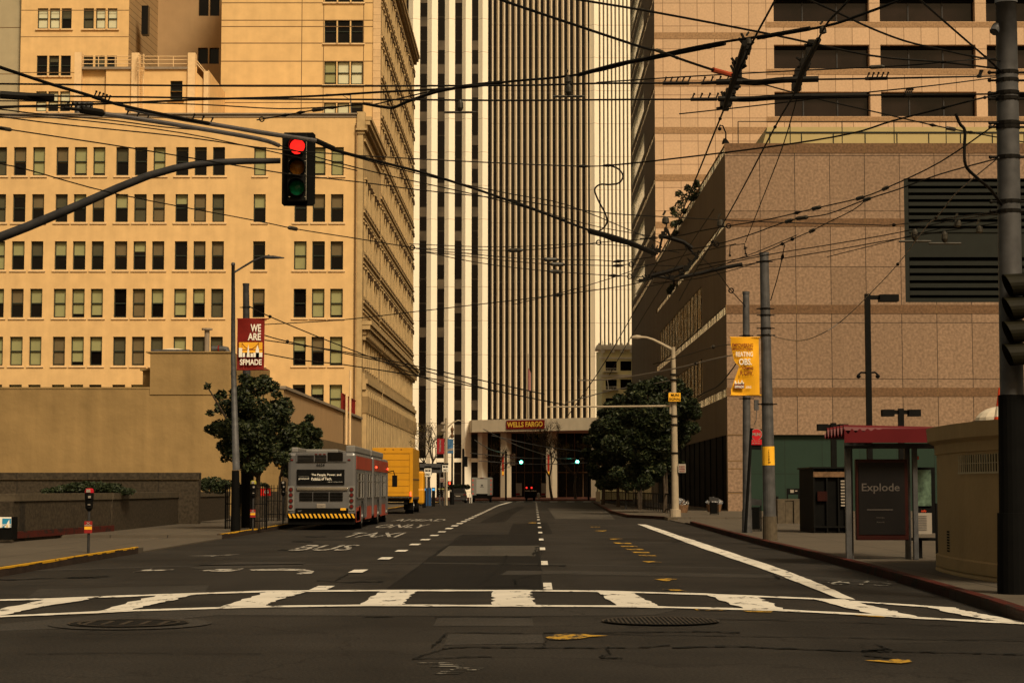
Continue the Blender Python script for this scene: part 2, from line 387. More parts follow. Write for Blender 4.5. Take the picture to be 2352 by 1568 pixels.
slab('sidewalk_left', [(-80, 25.2), (-11.6, 25.2), (-9.9, 26.6), (-9.3, 29), (LX(46.8), 46.8), (-80, 46.8)], .13, M['concrete_walk'])
slab('driveway', [(LX(46.8), 46.8), (LX(59), 59), (-80, 59), (-80, 46.8)], .035, M['concrete_walk'])
slab('sidewalk_far_left', [(LX(59), 59), (-8.6, 160), (-7.5, 196), (-8.2, 204), (-80, 207), (-80, 59)], .13, M['concrete_walk'])
slab('plaza', [(-90, 238), (120, 230), (120, 340), (-90, 340)], .13, M['brick'])
def kerb(name, pts, w, m, top=None, h=.16, wm=None):
    b = MB()
    for (x0, y0), (x1, y1) in zip(pts[:-1], pts[1:]):
        d = Vector((x1-x0, y1-y0)).normalized(); nx, ny = -d.y*w, d.x*w
        b.prism([(x0, y0, .0), (x1, y1, .0), (x1+nx, y1+ny, .0), (x0+nx, y0+ny, .0)], (0, 0, h), 0)
        if top is not None:
            n = 14
            for k in range(n):
                a0 = k/n; a1 = (k+1)/n
                def P(a, o, z): return (x0+(x1-x0)*a-nx/w*o*-1, y0+(y1-y0)*a+ny/w*o, z)
                dn = h-.005-R.random()*.035
                b.quad((x0+(x1-x0)*a0-d.y*-.004, y0+(y1-y0)*a0-d.x*.004, dn), (x0+(x1-x0)*a1+d.y*.004, y0+(y1-y0)*a1-d.x*.004, dn), (x0+(x1-x0)*a1+d.y*.004, y0+(y1-y0)*a1-d.x*.004, h+.004), (x0+(x1-x0)*a0+d.y*.004, y0+(y1-y0)*a0-d.x*.004, h+.004), 1)
            b.quad((x0, y0, h+.004), (x1, y1, h+.004), (x1+nx*.55, y1+ny*.55, h+.004), (x0+nx*.55, y0+ny*.55, h+.004), 1)
    return struct(name, b, [m, wm or M['kerb_y']])
kl = [(-9.9, 26.6), (-9.3, 29), (LX(33), 33), (LX(40), 40), (LX(46.2), 46.2)]
kerb('kerb_left', kl, .16, M['kerb'], top=1)
kerb('kerb_far_left', [(LX(59), 59), (LX(75), 75), (-8.8, 110), (-8.6, 160), (-7.5, 196)], .16, M['kerb'], top=1)
kerb('kerb_right', [near[-1]]+kr, -.16, M['kerb_red'], h=.155)
kerb('kerb_far_right', isl, -.16, M['kerb_red'], h=.155)
b = MB(); p = kr[-1]; b.prism([(p[0], p[1]+.02, 0), (p[0]+.5, p[1]+.02, 0), (p[0]+.5, p[1]+2.4, 0), (p[0], p[1]+2.4, 0)], (0, 0, .06)); struct('kerb_ramp', b, M['kerb'])
b = MB(); q = isl[0]; b.prism([(q[0]-.05, q[1]-2.2, 0), (q[0]+.45, q[1]-2.2, 0), (q[0]+.45, q[1]-.02, 0), (q[0]-.05, q[1]-.02, 0)], (0, 0, .14)); struct('kerb_end', b, M['planter_cap'])
# patches
def patch(name, pls, m, z=.004):
    b = MB()
    for pl in pls: b.poly(gp(pl, z))
    return struct(name, b, m)
patch('asphalt_patch_dark', [[(1066, 1227), (1238, 1226), (1245, 1354), (885, 1354), (918, 1332), (990, 1277)],
                             [(1178, 1202), (1257, 1199), (1269, 1225), (1168, 1226)], [(1101, 1200), (1150, 1175), (1187, 1164), (1206, 1164), (1180, 1180), (1160, 1198)]], M['asphalt_dark'])
patch('asphalt_patch_pale', [[(1031, 1253), (1240, 1252), (1229, 1276), (1001, 1276)], [(1258, 1166), (1392, 1170), (1412, 1192), (1275, 1191)]], M['asphalt_pale'], .008)
patch('asphalt_patch_grey', [[(1165, 1310), (1300, 1310), (1300, 1318), (1150, 1319)], [(1300, 1310), (1800, 1319), (2060, 1335), (2060, 1341), (1780, 1327), (1300, 1318)],
                             [(0, 1310), (500, 1296), (980, 1291), (1300, 1295), (1700, 1303), (1700, 1305), (1300, 1297), (980, 1293), (500, 1298), (0, 1313)],
                             [(1005, 1417), (1222, 1417), (1226, 1437), (995, 1437)], [(1030, 1455), (1245, 1456), (1250, 1476), (1020, 1480)],
                             [(430, 1300), (540, 1290), (700, 1291), (690, 1300), (450, 1306)], [(90, 1352), (480, 1343), (470, 1362), (60, 1372)]], M['asphalt_mid'], .0045)
patch('asphalt_patch_strip', [[(0, 1432), (400, 1396), (1176, 1394), (1560, 1398), (1500, 1412), (1176, 1414), (500, 1412), (200, 1440), (0, 1448)]], M['asphalt_mid'], .0035)
# cracks
def crack(pl, w):
    b = MB(); pts = []
    for (x0, y0), (x1, y1) in zip(pl[:-1], pl[1:]):
        n = 9
        for k in range(n): pts.append((x0+(x1-x0)*k/n+R.uniform(-5, 5), y0+(y1-y0)*k/n+R.uniform(-.9, .9)))
    pts.append(pl[-1])
    for (x0, y0), (x1, y1) in zip(pts[:-1], pts[1:]):
        a = w*R.uniform(.3, 1.5); e = 0 if abs(x1-x0) > abs(y1-y0)*2 else 1
        b.poly(gp([(x0-a*e*2, y0-a*(1-e)), (x1-a*e*2, y1-a*(1-e)), (x1+a*e*2, y1+a*(1-e)), (x0+a*e*2, y0+a*(1-e))], .010))
    return b
cr = MB()
for pl, w in (([(1020, 1450), (1250, 1454)], .6), ([(1250, 1452), (1500, 1450), (1600, 1448), (1700, 1451)], .7), ([(1025, 1452), (1010, 1470), (990, 1486)], 1.2), ([(945, 1512), (985, 1498), (1020, 1488), (1070, 1484), (1250, 1486), (1460, 1486), (1540, 1480)], .9),
              ([(950, 1512), (1050, 1508), (1130, 1506)], .6), ([(1395, 1484), (1400, 1500), (1375, 1508), (1430, 1510)], 1.2), ([(1540, 1485), (1700, 1482), (1760, 1486), (1980, 1494), (2050, 1490)], 1.2),
              ([(1980, 1492), (2048, 1491)], 3.2), ([(2050, 1494), (2200, 1497), (2352, 1501)], 1.0), ([(1990, 1503), (2050, 1510)], 1.1), ([(2010, 1478), (2040, 1490)], .9), ([(1250, 1485), (1255, 1460)], .8),
              ([(1100, 1343), (1130, 1320), (1160, 1290), (1165, 1275)], 1.3), ([(1110, 1346), (1220, 1345)], 1), ([(1225, 1320), (1180, 1330), (1190, 1345)], 1.0), ([(1140, 1294), (1300, 1298)], 1), ([(1225, 1275), (1235, 1255)], 1.6),
              ([(725, 1332), (800, 1336), (880, 1334)], .7), ([(770, 1332), (800, 1318)], .9), ([(885, 1354), (990, 1277), (1066, 1227)], .7), ([(1245, 1354), (1238, 1226)], .6), ([(905, 1415), (840, 1415)], .7), ([(1000, 1416), (1222, 1417)], .6), ([(0, 1330), (180, 1326), (250, 1322)], .9),
              ([(1540, 1245), (1610, 1240)], 1), ([(1780, 1320), (1792, 1329)], 1.2), ([(1720, 1256), (1790, 1262)], .6), ([(1184, 1358), (1189, 1374), (1192, 1387)], .9), ([(1428, 1363), (1470, 1385)], .5),
              ([(150, 1325), (230, 1325)], .8), ([(640, 1262), (700, 1263)], 1.1), ([(670, 1243), (720, 1243)], 1.1), ([(700, 1232), (750, 1232)], 1.), ([(60, 1500), (300, 1497), (600, 1500)], .35), ([(1650, 1420), (1900, 1426), (2200, 1436)], .35), ([(1390, 1455), (1900, 1462), (2352, 1470)], .4)):
    c_ = crack(pl, w); i = len(cr.v); cr.v += c_.v; cr.f += [tuple(i+k for k in f) for f in c_.f]; cr.m += c_.m
struct('road_crack', cr, M['crack'])
# crosswalk
UP = [(-420, 1393), (-60, 1379), (0, 1377), (105, 1374.5), (360, 1365), (612, 1357), (875, 1355), (1176, 1355), (1369, 1356.5), (1620, 1363.5), (1864, 1373.5), (1981, 1381.5), (2114, 1390.4), (2196, 1396)]
LO = [(-430, 1437), (-60, 1419), (0, 1414.5), (215, 1405), (300, 1401), (600, 1392), (850, 1388.7), (1176, 1390), (1418, 1391), (1608, 1395), (1804, 1400.5), (2003, 1410.6), (2114, 1418), (2304, 1428), (2420, 1433)]
cw = MB()
def strip(pl, w):
    n = []
    for (x0, y0), (x1, y1) in zip(pl[:-1], pl[1:]):
        for k in range(8): n.append((x0+(x1-x0)*k/8, y0+(y1-y0)*k/8, w*R.uniform(.75, 1.2)))
    n.append((pl[-1][0], pl[-1][1], w))
    for a, c in zip(n[:-1], n[1:]): cw.poly(gp([(a[0], a[1]-a[2]/2), (c[0], c[1]-c[2]/2), (c[0], c[1]+c[2]/2), (a[0], a[1]+a[2]/2)], .014))
strip(UP, 3.4); strip(LO, 4.0)
def rag(pl, j=5):
    o = []
    for k in range(len(pl)):
        (x0, y0), (x1, y1) = pl[k], pl[(k+1) % len(pl)]
        st = 10 if abs(y1-y0) > 8 else 3
        for q in range(st): o.append((x0+(x1-x0)*q/st+(R.uniform(-j, j) if q and abs(y1-y0) > 8 else 0), y0+(y1-y0)*q/st+(R.uniform(-.3, .3) if q else 0)))
    return o
for pl, j in (([(-60, 1410), (105, 1375), (195, 1371), (205, 1375), (95, 1392), (10, 1411), (-60, 1418)], 6), ([(-330, 1418), (-120, 1384), (-30, 1381), (-160, 1400), (-300, 1430), (-400, 1435)], 7), ([(360, 1366), (452, 1364), (380, 1381), (292, 1401), (213, 1404)], 9), ([(612, 1358), (705, 1357), (640, 1376), (603, 1391), (507, 1392)], 7),
              ([(875, 1356), (957, 1356), (938, 1370), (925, 1388), (827, 1388)], 5), ([(1134, 1356), (1214, 1356), (1224, 1372), (1231, 1389), (1131, 1388)], 7), ([(1369, 1357), (1450, 1359), (1480, 1374), (1514, 1391), (1418, 1391)], 4),
              ([(1620, 1364), (1731, 1368), (1765, 1382), (1806, 1400), (1707, 1397)], 8), ([(1864, 1374), (1940, 1375), (2010, 1392), (2122, 1418), (2010, 1410)], 7), ([(2114, 1390), (2196, 1396), (2250, 1408), (2370, 1430), (2306, 1428), (2210, 1412)], 6)):
    cw.poly(gp(rag(pl, j), .016))
struct('crosswalk', cw, M['paint'])
lm = MB()
def dash(Y0, Y1, x, w, sl=.0125):
    lm.poly([(x-w/2, Y0, .02), (x+w/2, Y0, .02), (x+w/2+sl*(Y1-Y0), Y1, .02), (x-w/2+sl*(Y1-Y0), Y1, .02)])
Y = 29.3
for Y in [29.3, 35.4, 41.9, 47.0, 52.3, 57.3, 62.4, 67.6, 72.8, 78, 83, 88, 93, 98, 103, 108, 113, 118, 123, 128, 133, 138, 143, 148, 153, 158, 163, 168]:
    dash(Y, Y+(1.3 if Y < 70 else 2), -2.94+.0125*(Y-36), .27)
lm.poly([(-1.35, 172, .02), (-1.1, 172, .02), (.1, 214, .02), (-.3, 214, .02)])
for Y in [29.5, 38.9, 48.2, 57, 66, 75, 84, 93, 102, 111, 121, 131, 142, 152, 163, 174, 186, 198, 208]:
    dash(Y, Y+2.1, .57+.0118*(Y-30), .14)
lm.poly(gp(rag([(1464, 1203), (1484, 1204), (1640, 1255), (1805, 1309), (1885, 1340), (1965, 1376), (1922, 1372), (1780, 1316), (1606, 1256)], 1.5), .018))
for k in range(9): lm.poly([(-3.4+k*1.9, 214.5, .02), (-2.5+k*1.9, 214.5, .02), (-2.4+k*1.95, 219, .02), (-3.3+k*1.95, 219, .02)])
struct('lane_marking', lm, M['paint'])
tx = MB()
for s, x0, x1, y0, y1 in (('BUS', -5.7, -4.2, 47.8, 52.6), ('TAXI', -5.6, -3.75, 60.8, 67), ('ONLY', -5.6, -3.55, 75, 82), ('AHEAD', -5.8, -3.3, 90, 96)):
    tx.text(s, (x0, y0, .018), x1-x0, y1-y0, (1, 0, 0), (0, 1, 0), bold=.012)
struct('road_lettering', tx, M['paint_mid'])
ar = MB()
for pl in ([(452, 1310), (500, 1306), (562, 1304), (548, 1309), (520, 1312)], [(572, 1307), (600, 1306), (650, 1305), (700, 1306), (722, 1311), (716, 1316), (690, 1318), (680, 1316.5), (692, 1314), (680, 1310), (640, 1309), (580, 1309.5)],
           [(304, 1313), (330, 1308), (350, 1305), (345, 1308), (400, 1306.5), (398, 1308.5), (335, 1310.5)], [(430, 1275.5), (480, 1275), (553, 1272), (500, 1275.5), (485, 1277), (480, 1275.8)]):
    ar.poly(gp(pl, .012))
struct('road_arrow', ar, M['paint_mid'])
ye = MB()
for pl in ([(1253, 1462), (1275, 1456), (1310, 1453.5), (1345, 1455), (1358, 1457), (1397, 1458.5), (1355, 1461), (1330, 1466), (1290, 1468), (1262, 1467)], [(1985, 1515), (2040, 1514), (2060, 1511.5), (2090, 1514), (2096, 1518), (2070, 1522), (2040, 1520)],
           [(1502, 1329), (1530, 1327), (1556, 1329), (1540, 1331), (1536, 1334), (1526, 1333)], [(1520, 1352), (1560, 1353), (1580, 1357), (1540, 1355)], [(1475, 1288), (1500, 1287.5), (1520, 1290), (1490, 1291)], [(1595, 1397), (1670, 1398), (1668, 1401), (1600, 1400)], [(1705, 1401), (1775, 1403), (1770, 1405), (1720, 1404)], [(1960, 1410), (2040, 1414), (2030, 1416), (1970, 1413)],
           [(1365, 1218), (1394, 1217), (1390, 1219), (1384, 1220)], [(1356, 1209), (1378, 1209), (1378, 1210), (1358, 1210)], [(1215, 1199), (1232, 1199), (1232, 1201), (1214, 1201)], [(1400, 1236), (1430, 1236), (1430, 1238), (1402, 1238)]): ye.poly(gp(pl, .012))
for k in range(5): x = 1408+k*14; y = 1245+k*7; ye.poly(gp([(x, y), (x+38, y+.6), (x+44, y+3), (x+6, y+2.5)], .012))
struct('utility_marking', ye, M['paint_y'])
og = MB()
og.text('61S', atz(1900, 1341, .012), 1.05, 1.6, (.9, -.45, 0), (.3, 1, 0)); og.poly(gp([(1825, 1333), (1850, 1334), (1860, 1337), (1832, 1336)], .012)); og.poly(gp([(1880, 1335), (1905, 1336), (1905, 1337), (1880, 1336.4)], .012))
for k in range(7): x = 1000+R.uniform(-60, 80); y = 1520+k*4; og.poly(gp([(x, y), (x+R.uniform(30, 90), y), (x+60, y+1.4), (x+5, y+1.2)], .012))
struct('faded_marking', og, M['paint_old'])
def disc(pxc, pyc, r, m, name, label, grate):
    c = atz(pxc, pyc, 0); b = MB(); n = 40
    ring = [(c.x+math.cos(t*2*math.pi/n)*r, c.y+math.sin(t*2*math.pi/n)*r, .016) for t in range(n)]
    b.poly(ring, 0)
    for t in range(n):
        a0 = t*2*math.pi/n; a1 = (t+1)*2*math.pi/n
        b.quad((c.x+math.cos(a0)*r, c.y+math.sin(a0)*r, .017), (c.x+math.cos(a1)*r, c.y+math.sin(a1)*r, .017), (c.x+math.cos(a1)*r*1.04, c.y+math.sin(a1)*r*1.04, .024), (c.x+math.cos(a0)*r*1.04, c.y+math.sin(a0)*r*1.04, .024), 1)
        if not grate: b.quad((c.x+math.cos(a0)*r*.82, c.y+math.sin(a0)*r*.82, .024), (c.x+math.cos(a1)*r*.82, c.y+math.sin(a1)*r*.82, .024), (c.x+math.cos(a1)*r*.88, c.y+math.sin(a1)*r*.88, .024), (c.x+math.cos(a0)*r*.88, c.y+math.sin(a0)*r*.88, .024), 1)
    if grate:
        for k in range(-12, 13):
            x = k*r/13; h = math.sqrt(max(0, r*r-x*x))*.93; b.box(c.x+x-.012, c.x+x+.012, c.y-h, c.y+h, .017, .024, 1)
    else:
        for k in range(5): b.box(c.x-.5+k*.22, c.x-.44+k*.22, c.y-.3, c.y+.3, .017, .022, 1)
    solo(name, b, [M['crack'] if grate else M['asphalt_dark'], M['iron']], label, 'manhole cover')
M['iron'] = mat('cast_iron', (.033, .027, .022), .6, .3, 8)
b = MB(); c = atz(300, 1433, 0); b.poly([(c.x+math.cos(t*math.pi/15)*.95*1.0, c.y+math.sin(t*math.pi/15)*.95, .012) for t in range(30)]); struct('manhole_collar', b, M['asphalt_mid'])
disc(296, 1433, .68, 0, 'manhole_cover', 'round iron manhole cover on the left in front of the crosswalk', False)
disc(1518, 1428, .68, 0, 'manhole_grate', 'round slotted iron grate set in the asphalt right of centre', True)
# ================================================================ LEFT: cream office block (lower one, nearer)
Y0 = 145.0
zt = Z_(270, Y0); xc = X_(820, Y0)
L1 = thing('office_block', 'cream stucco office block with rows of green framed sash windows behind the traffic signal', 'office building', (xc-12, Y0, 0))
rows = [(338, 403), (446, 510), (554, 619.5), (663, 729), (773, 839), (883, 948)]
cols = [(-62, -34), (-18, 11), (27, 56), (71, 99), (125, 153), (167, 196), (210, 238), (263, 292), (306, 335), (349, 377), (401, 430), (444, 472), (486, 514), (581, 609), (675, 704), (717, 746), (759, 788)]
ops = []
for (t, bt) in rows:
    for (a, c_) in cols: ops.append((X_(a, Y0, 587), X_(c_, Y0, 587), Z_(bt, Y0), Z_(t, Y0)))
w = MB(); xl = X_(-90, Y0, 587)-3
facade(w, lambda u, v, d: (u, Y0+d, v), xl, xc, 0, zt, ops, .28)
w.quad((xl, Y0, zt), (xc, Y0, zt), (XL(161), 161, zt), (xl, 175, zt)); w.quad((xl, Y0+.3, 0), (xl, 175, 0), (xl, 175, zt), (xl, Y0+.3, zt)); w.quad((xl, Y0+2, 0), (xc-.3, Y0+2, 0), (xc-.3, Y0+2, zt), (xl, Y0+2, zt), 1)
w.build('front_wall', [M['cream'], M['blackm']], L1)
cp = MB(); cp.box(xl, xc, Y0-.06, Y0+.4, zt+.003, zt+.22); cp.box(xl, xc, Y0-.18, Y0+.3, zt+.225, zt+.33); cp.build('parapet_cap', M['trim_grey'], L1)
ww = ops[5][1]-ops[5][0]; wh = ops[5][3]-ops[5][2]
def sash(w_, h_, name='w'):
    m = MB(); f = .075
    m.box(0, f, 0, .06, 0, h_); m.box(w_-f, w_, 0, .06, 0, h_); m.box(f, w_-f, 0, .06, 0, f*1.3); m.box(f, w_-f, 0, .06, h_-f, h_); m.box(f, w_-f, -.02, .06, h_*.5-.04, h_*.5+.04)
    m.box(-.16, w_+.16, -.29, -.2, -.16, -.05, 1)
    return m
def mesh_only(mb, mats, n):
    o = mb.build(n, mats); me = o.data; bpy.data.objects.remove(o); return me
SASH = mesh_only(sash(ww, wh), [M['frame_g'], M['trim']], 'window')
def pmesh(w_, z0, z1, m, n, y=.09):
    b = MB(); b.quad((0, y, z0), (w_, y, z0), (w_, y, z1), (0, y, z1)); return mesh_only(b, m, n)
PANES = {}
def window(parent, rootl, x, y, z, w_, h_, bl, fr=None, mesh=None):
    o = inst(mesh or SASH, 'window', parent, Vector((x, y, z))-Vector(rootl))
    k = (round(w_, 2), round(h_, 2), bl)
    if k not in PANES:
        frac, bm = bl
        PANES[k] = (pmesh(w_, 0, h_*(1-frac), M['pane'], 'pane') if frac < 1 else None, pmesh(w_, h_*(1-frac), h_, M[bm], 'blind') if frac > 0 else None)
    p, q = PANES[k]
    if p: inst(p, 'pane', o, (0, 0, 0))
    if q: inst(q, 'blind', o, (0, 0, 0))
    return o
BL = [(1.0, 'blind_g'), (.5, 'blind_g'), (.86, 'blind_g'), (.5, 'blind_d'), (.12, 'blind_d'), (.35, 'blind_g'), (0, 'x'), (1.0, 'blind_d'), (.55, 'blind_t'), (1.0, 'blind_g'), (.5, 'blind_g'), (.94, 'blind_t'), (.9, 'blind_g')]
for i, (a, b_, c_, d_) in enumerate(ops): window(L1, (xc-12, Y0, 0), a, Y0+.2, c_, ww, wh, BL[R.randrange(len(BL))])
# pilaster strip at the corner of the cream block, parapet block
def zf(b, xa, xb, ya, yb, za, zb, m=0): b.box(xa, xb, ya, yb, za, zb, m)
cs = MB(); cs.box(xc+.003, XL(Y0), Y0-.05, Y0+.5, 0, zt-1.3); cs.build('corner_strip', M['stone'], L1)
cb = MB(); cb.box(xc-.05, XL(Y0)+.15, Y0-.18, Y0+.6, zt-.9, zt+.42); cb.box(xc-.15, XL(Y0)+.3, Y0-.3, Y0+.6, zt-1.05, zt-.903); cb.box(xc-.02, XL(Y0)+.12, Y0-.14, Y0+.6, zt-1.3, zt-1.053); cb.build('corner_block', M['stone'], L1)
dp = MB(); dp.tube([(xc-.12, Y0-.12, .5), (xc-.12, Y0-.12, zt-.5)], .07, 6); dp.build('downpipe', M['joint'], L1)
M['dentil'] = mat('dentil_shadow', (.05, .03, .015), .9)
def ornate(parent, Ya, Yb, ztop, big=True, fl=3.56, z0=16.0):
    """street-side stone facade: real windows, pilasters, string courses, columns, cornices"""
    st = MB(); oo = []; n = int((Yb-Ya-.8)/2.05)
    mp = lambda u, v, d: (XL(u)-d, u, v)
    zz = []; z = z0
    while z+fl < ztop-.8: zz.append(z); z += fl
    for z in zz+[10.9]:
        for k in range(n):
            u = Ya+.9+k*2.05; oo.append((u, u+1.0, z+.6, z+2.7))
    for k in range(n):
        u = Ya+.9+k*2.05; oo.append((u, u+1.1, 1.0, 8.8))
    facade(st, mp, Ya, Yb, 0, ztop, oo, .45)
    st.quad(mp(Ya, ztop, 0), mp(Yb, ztop, 0), (XL(Yb)-14, Yb, ztop), (XL(Ya)-14, Ya, ztop))
    st.quad(mp(Yb, 0, 0), mp(Yb, ztop, 0), (XL(Yb)-14, Yb, ztop), (XL(Yb)-14, Yb, 0))
    st.build('side_wall', M['stone'], parent)
    rl = Vector(ROOT[parent.name])
    pm = MB(); pm.quad((0, 0, 0), (.0121, 1, 0), (.0121, 1, 2.1), (0, 0, 2.1)); PM = mesh_only(pm, M['pane2'], 'pane')
    cnt = 0; rest = MB()
    for (a, b_, c_, d_) in oo:
        x = XL(a)-.4
        if cnt < 96 and c_ > 3: inst(PM, 'window', parent, Vector((x, a, c_))-rl); cnt += 1
        else: rest.quad((x, a, c_), (x+.0121, b_, c_), (x+.0121, b_, d_), (x, a, d_))
    o = rest.build('window_rest', M['pane2'], parent); o.name = 'far_window'; o['kind'] = 'stuff'
    def bar(b, u0, u1, za, zb, p, m=0):
        b.prism([(XL(u0)+.002, u0, za), (XL(u0)+p, u0, za), (XL(u1)+p, u1, za), (XL(u1)+.002, u1, za)], (0, 0, zb-za), m)
    sc_ = MB(); hd = MB()
    for z in zz:
        bar(sc_, Ya, Yb, z, z+.16, .14); bar(sc_, Ya, Yb, z-.45, z-.33, .1); bar(sc_, Ya, Yb, z-.75, z-.62, .08); bar(hd, Ya, Yb, z-.61, z-.46, .03, 1); bar(hd, Ya, Yb, z-.32, z-.01, .03, 2)
        for k in range(n):
            u = Ya+.9+k*2.05
            bar(hd, u-.12, u+1.1, z+2.72, z+2.86, .2); bar(hd, u+.35, u+.75, z+2.3, z+2.71, .26, 1) if (k % 3) else None; bar(hd, u-.1, u+.7, z+.17, z+.32, .17, 1); bar(hd, u-.06, u+.0, z+.6, z+2.7, .1); bar(hd, u+1.0, u+1.08, z+.6, z+2.7, .1)  # dark boxes at the heads stand in for window-head shade
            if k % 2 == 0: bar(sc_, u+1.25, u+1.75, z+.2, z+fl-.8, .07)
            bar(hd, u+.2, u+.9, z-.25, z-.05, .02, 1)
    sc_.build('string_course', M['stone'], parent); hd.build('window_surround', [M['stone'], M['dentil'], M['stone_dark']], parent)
    co = MB()
    for k in range(n+1):
        u = Ya+.15+k*2.05; b = min(u+.62, Yb-.02)
        if u < Yb-.3:
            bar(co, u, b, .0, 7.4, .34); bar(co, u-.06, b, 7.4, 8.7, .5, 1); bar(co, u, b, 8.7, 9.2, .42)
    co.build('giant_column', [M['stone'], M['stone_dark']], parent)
    ba = MB()
    bar(ba, Ya, Yb, 9.22, 9.7, .3); bar(ba, Ya, Yb, 9.7, 10.05, .42); bar(ba, Ya, Yb, 10.053, 10.5, .22); bar(ba, Ya, Yb, 13.1, 13.5, .25)
    for k in range(n): u = Ya+.4+k*2.05; bar(ba, u, u+.4, 10.9, 13.0, .16)
    ba.build('belt_course', M['stone'], parent)
    cn = MB()
    bar(cn, Ya-.1, Yb+.2, 13.5, 13.9, .3, 1); bar(cn, Ya-.3, Yb+.4, 13.9, 14.25, .62, 0); bar(cn, Ya-.35, Yb+.5, 14.253, 14.55, .74, 0)
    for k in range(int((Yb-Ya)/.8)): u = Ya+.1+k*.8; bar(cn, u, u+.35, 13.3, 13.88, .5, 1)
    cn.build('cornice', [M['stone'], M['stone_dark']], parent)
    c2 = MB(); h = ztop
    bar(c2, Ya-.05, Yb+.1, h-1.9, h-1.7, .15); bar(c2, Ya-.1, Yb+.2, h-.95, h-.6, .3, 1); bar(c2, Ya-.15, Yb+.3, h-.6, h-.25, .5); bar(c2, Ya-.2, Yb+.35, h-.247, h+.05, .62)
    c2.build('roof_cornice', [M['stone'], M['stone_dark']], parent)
    return rl
ornate(L1, Y0+.52, 161, zt+.1)
# rooftop structure (stair house) with piers, rail and ladder
YP = 152
L1p = thing('roof_stair_house', 'cream roof structure with three tall piers, white railing and caged ladder', 'roof house', (X_(320, YP), YP, zt))
b = MB(); z1 = Z_(154, YP); xa = X_(243, YP, 200)
facade(b, lambda u, v, d: (u, YP+d, v), xa, X_(478, YP, 230), zt, Z_(210, YP), [(X_(391, YP, 210), X_(419, YP, 210), Z_(229, YP), Z_(210.01, YP))], .3)
facade(b, lambda u, v, d: (u, YP+d, v), xa, X_(452, YP, 200), Z_(210, YP), z1, [(X_(391, YP, 210), X_(419, YP, 210), Z_(209.99, YP), Z_(186, YP))], .3)
b.quad((xa, YP, z1), (X_(452, YP), YP, z1), (X_(452, YP), YP+9, z1), (xa, YP+9, z1)); b.quad((X_(478, YP, 230), YP, zt), (X_(478, YP, 230), YP+9, zt), (X_(478, YP, 200), YP+9, Z_(160, YP)), (X_(478, YP, 200), YP, Z_(160, YP)))
b.poly([(X_(452, YP, 200), YP+.002, Z_(210, YP)), (X_(478, YP, 200), YP+.002, Z_(210, YP)), (X_(478, YP, 200), YP+.002, Z_(196, YP)), (X_(450, YP, 165), YP+.002, Z_(165, YP))])
xw = X_(172, YP); b.quad((xw, YP+.35, zt), (xa+.5, YP+.35, zt), (xa+.5, YP+.35, Z_(156, YP)), (xw, YP+.35, Z_(156, YP)))
b.quad((xw, YP+.35, Z_(156, YP)), (xa+.5, YP+.35, Z_(156, YP)), (xa+.5, YP+9, Z_(156, YP)), (xw, YP+9, Z_(156, YP)))
b.build('wall', M['cream'], L1p)
for p0, p1, t in ((172, 188, 122), (303, 320, 123), (432, 449, 123), (469, 480, 165)): b = MB(); b.box(X_(p0, YP, 180), X_(p1, YP, 180), YP-.25, YP+.6, zt, Z_(t, YP)); b.build('pier', M['trim'], L1p)
b = MB()
for p0, p1 in ((187, 303), (333, 432)): b.box(X_(p0, YP, 150), X_(p1, YP, 150), YP-.15, YP+.34, Z_(160, YP), Z_(154.5, YP))
b.build('parapet_cap', M['trim_grey'], L1p)
b = MB(); pw = window(L1p, ROOT[L1p.name], X_(391, YP, 210), YP+.15, Z_(229, YP), X_(419, YP, 210)-X_(391, YP, 210), Z_(186, YP)-Z_(229, YP), (0, 'x'), mesh=mesh_only(sash(X_(419, YP, 210)-X_(391, YP, 210), Z_(186, YP)-Z_(229, YP)), [M['frame_g'], M['trim']], 'window'))
b = MB()
for p0, p1 in ((188, 303), (330, 432)):
    for py in (130, 138, 147): b.tube([at(p0, py, YP), at(p1, py, YP)], .035, 5)
    for q in range(4): x = p0+(p1-p0)*q/3; b.tube([at(x, 130, YP), at(x, 154, YP)], .035, 5)
for dx in (0, 12): b.tube([at(452+dx*.0, 140+dx*.6, YP), at(478, 172+dx*.4, YP)], .04, 5)
b.build('railing', M['trim'], L1p)
b = MB()
for dx in (319, 329): b.tube([at(dx, 124, YP-.5), at(dx, 268, YP-.5)], .035, 5)
for q in range(30): b.tube([at(319, 128+q*4.8, YP-.5), at(329, 128+q*4.8, YP-.5)], .02, 4)
for q in range(5): b.tube([at(317, 125+q*9, YP-.5), at(316, 128+q*9, YP-1.1), at(332, 128+q*9, YP-1.1), at(331, 125+q*9, YP-.5)], .025, 4)
b.build('ladder', M['trim'], L1p)
# roof duct and vents
b = MB(); b.box(X_(0, 146), X_(168, 146), 146, 147.5, zt+.33, Z_(263, 146)); 
for k in range(4): b.box(X_(12+k*40, 145.9), X_(44+k*40, 145.9), 145.7, 145.99, zt+.35, Z_(266, 146), 1)
solo('roof_skylight', b, [M['trim_grey'], M['blackm']], 'low grey roof ridge with dark slots on the cream block at the far left', 'roof vent')
for k, px in enumerate((179, 194, 205)):
    b = MB(); p = at(px, 268, 147); b.cyl(p, (p.x, p.y, Z_(240, 147)), .28, n=10); b.cyl((p.x, p.y, Z_(240, 147)), (p.x, p.y, Z_(237, 147)), .38, n=10)
    solo('roof_vent', b, M['galv'], 'small round steel vent pipe on the cream roof, %s of three' % ('leftmost', 'middle', 'rightmost')[k], 'roof vent', 'steel vent pipes on the cream roof')
b = MB(); p = at(807, 268, 146); b.tube([p, at(805, 216, 146)], .05, 6); b.tube([at(748, 217, 146), at(805, 219, 146)], .045, 5); b.tube([at(785, 218, 146), at(805, 230, 146)], .025, 4)
solo('roof_antenna', b, M['galv'], 'thin antenna mast with a horizontal bar on the cream roof edge', 'antenna')
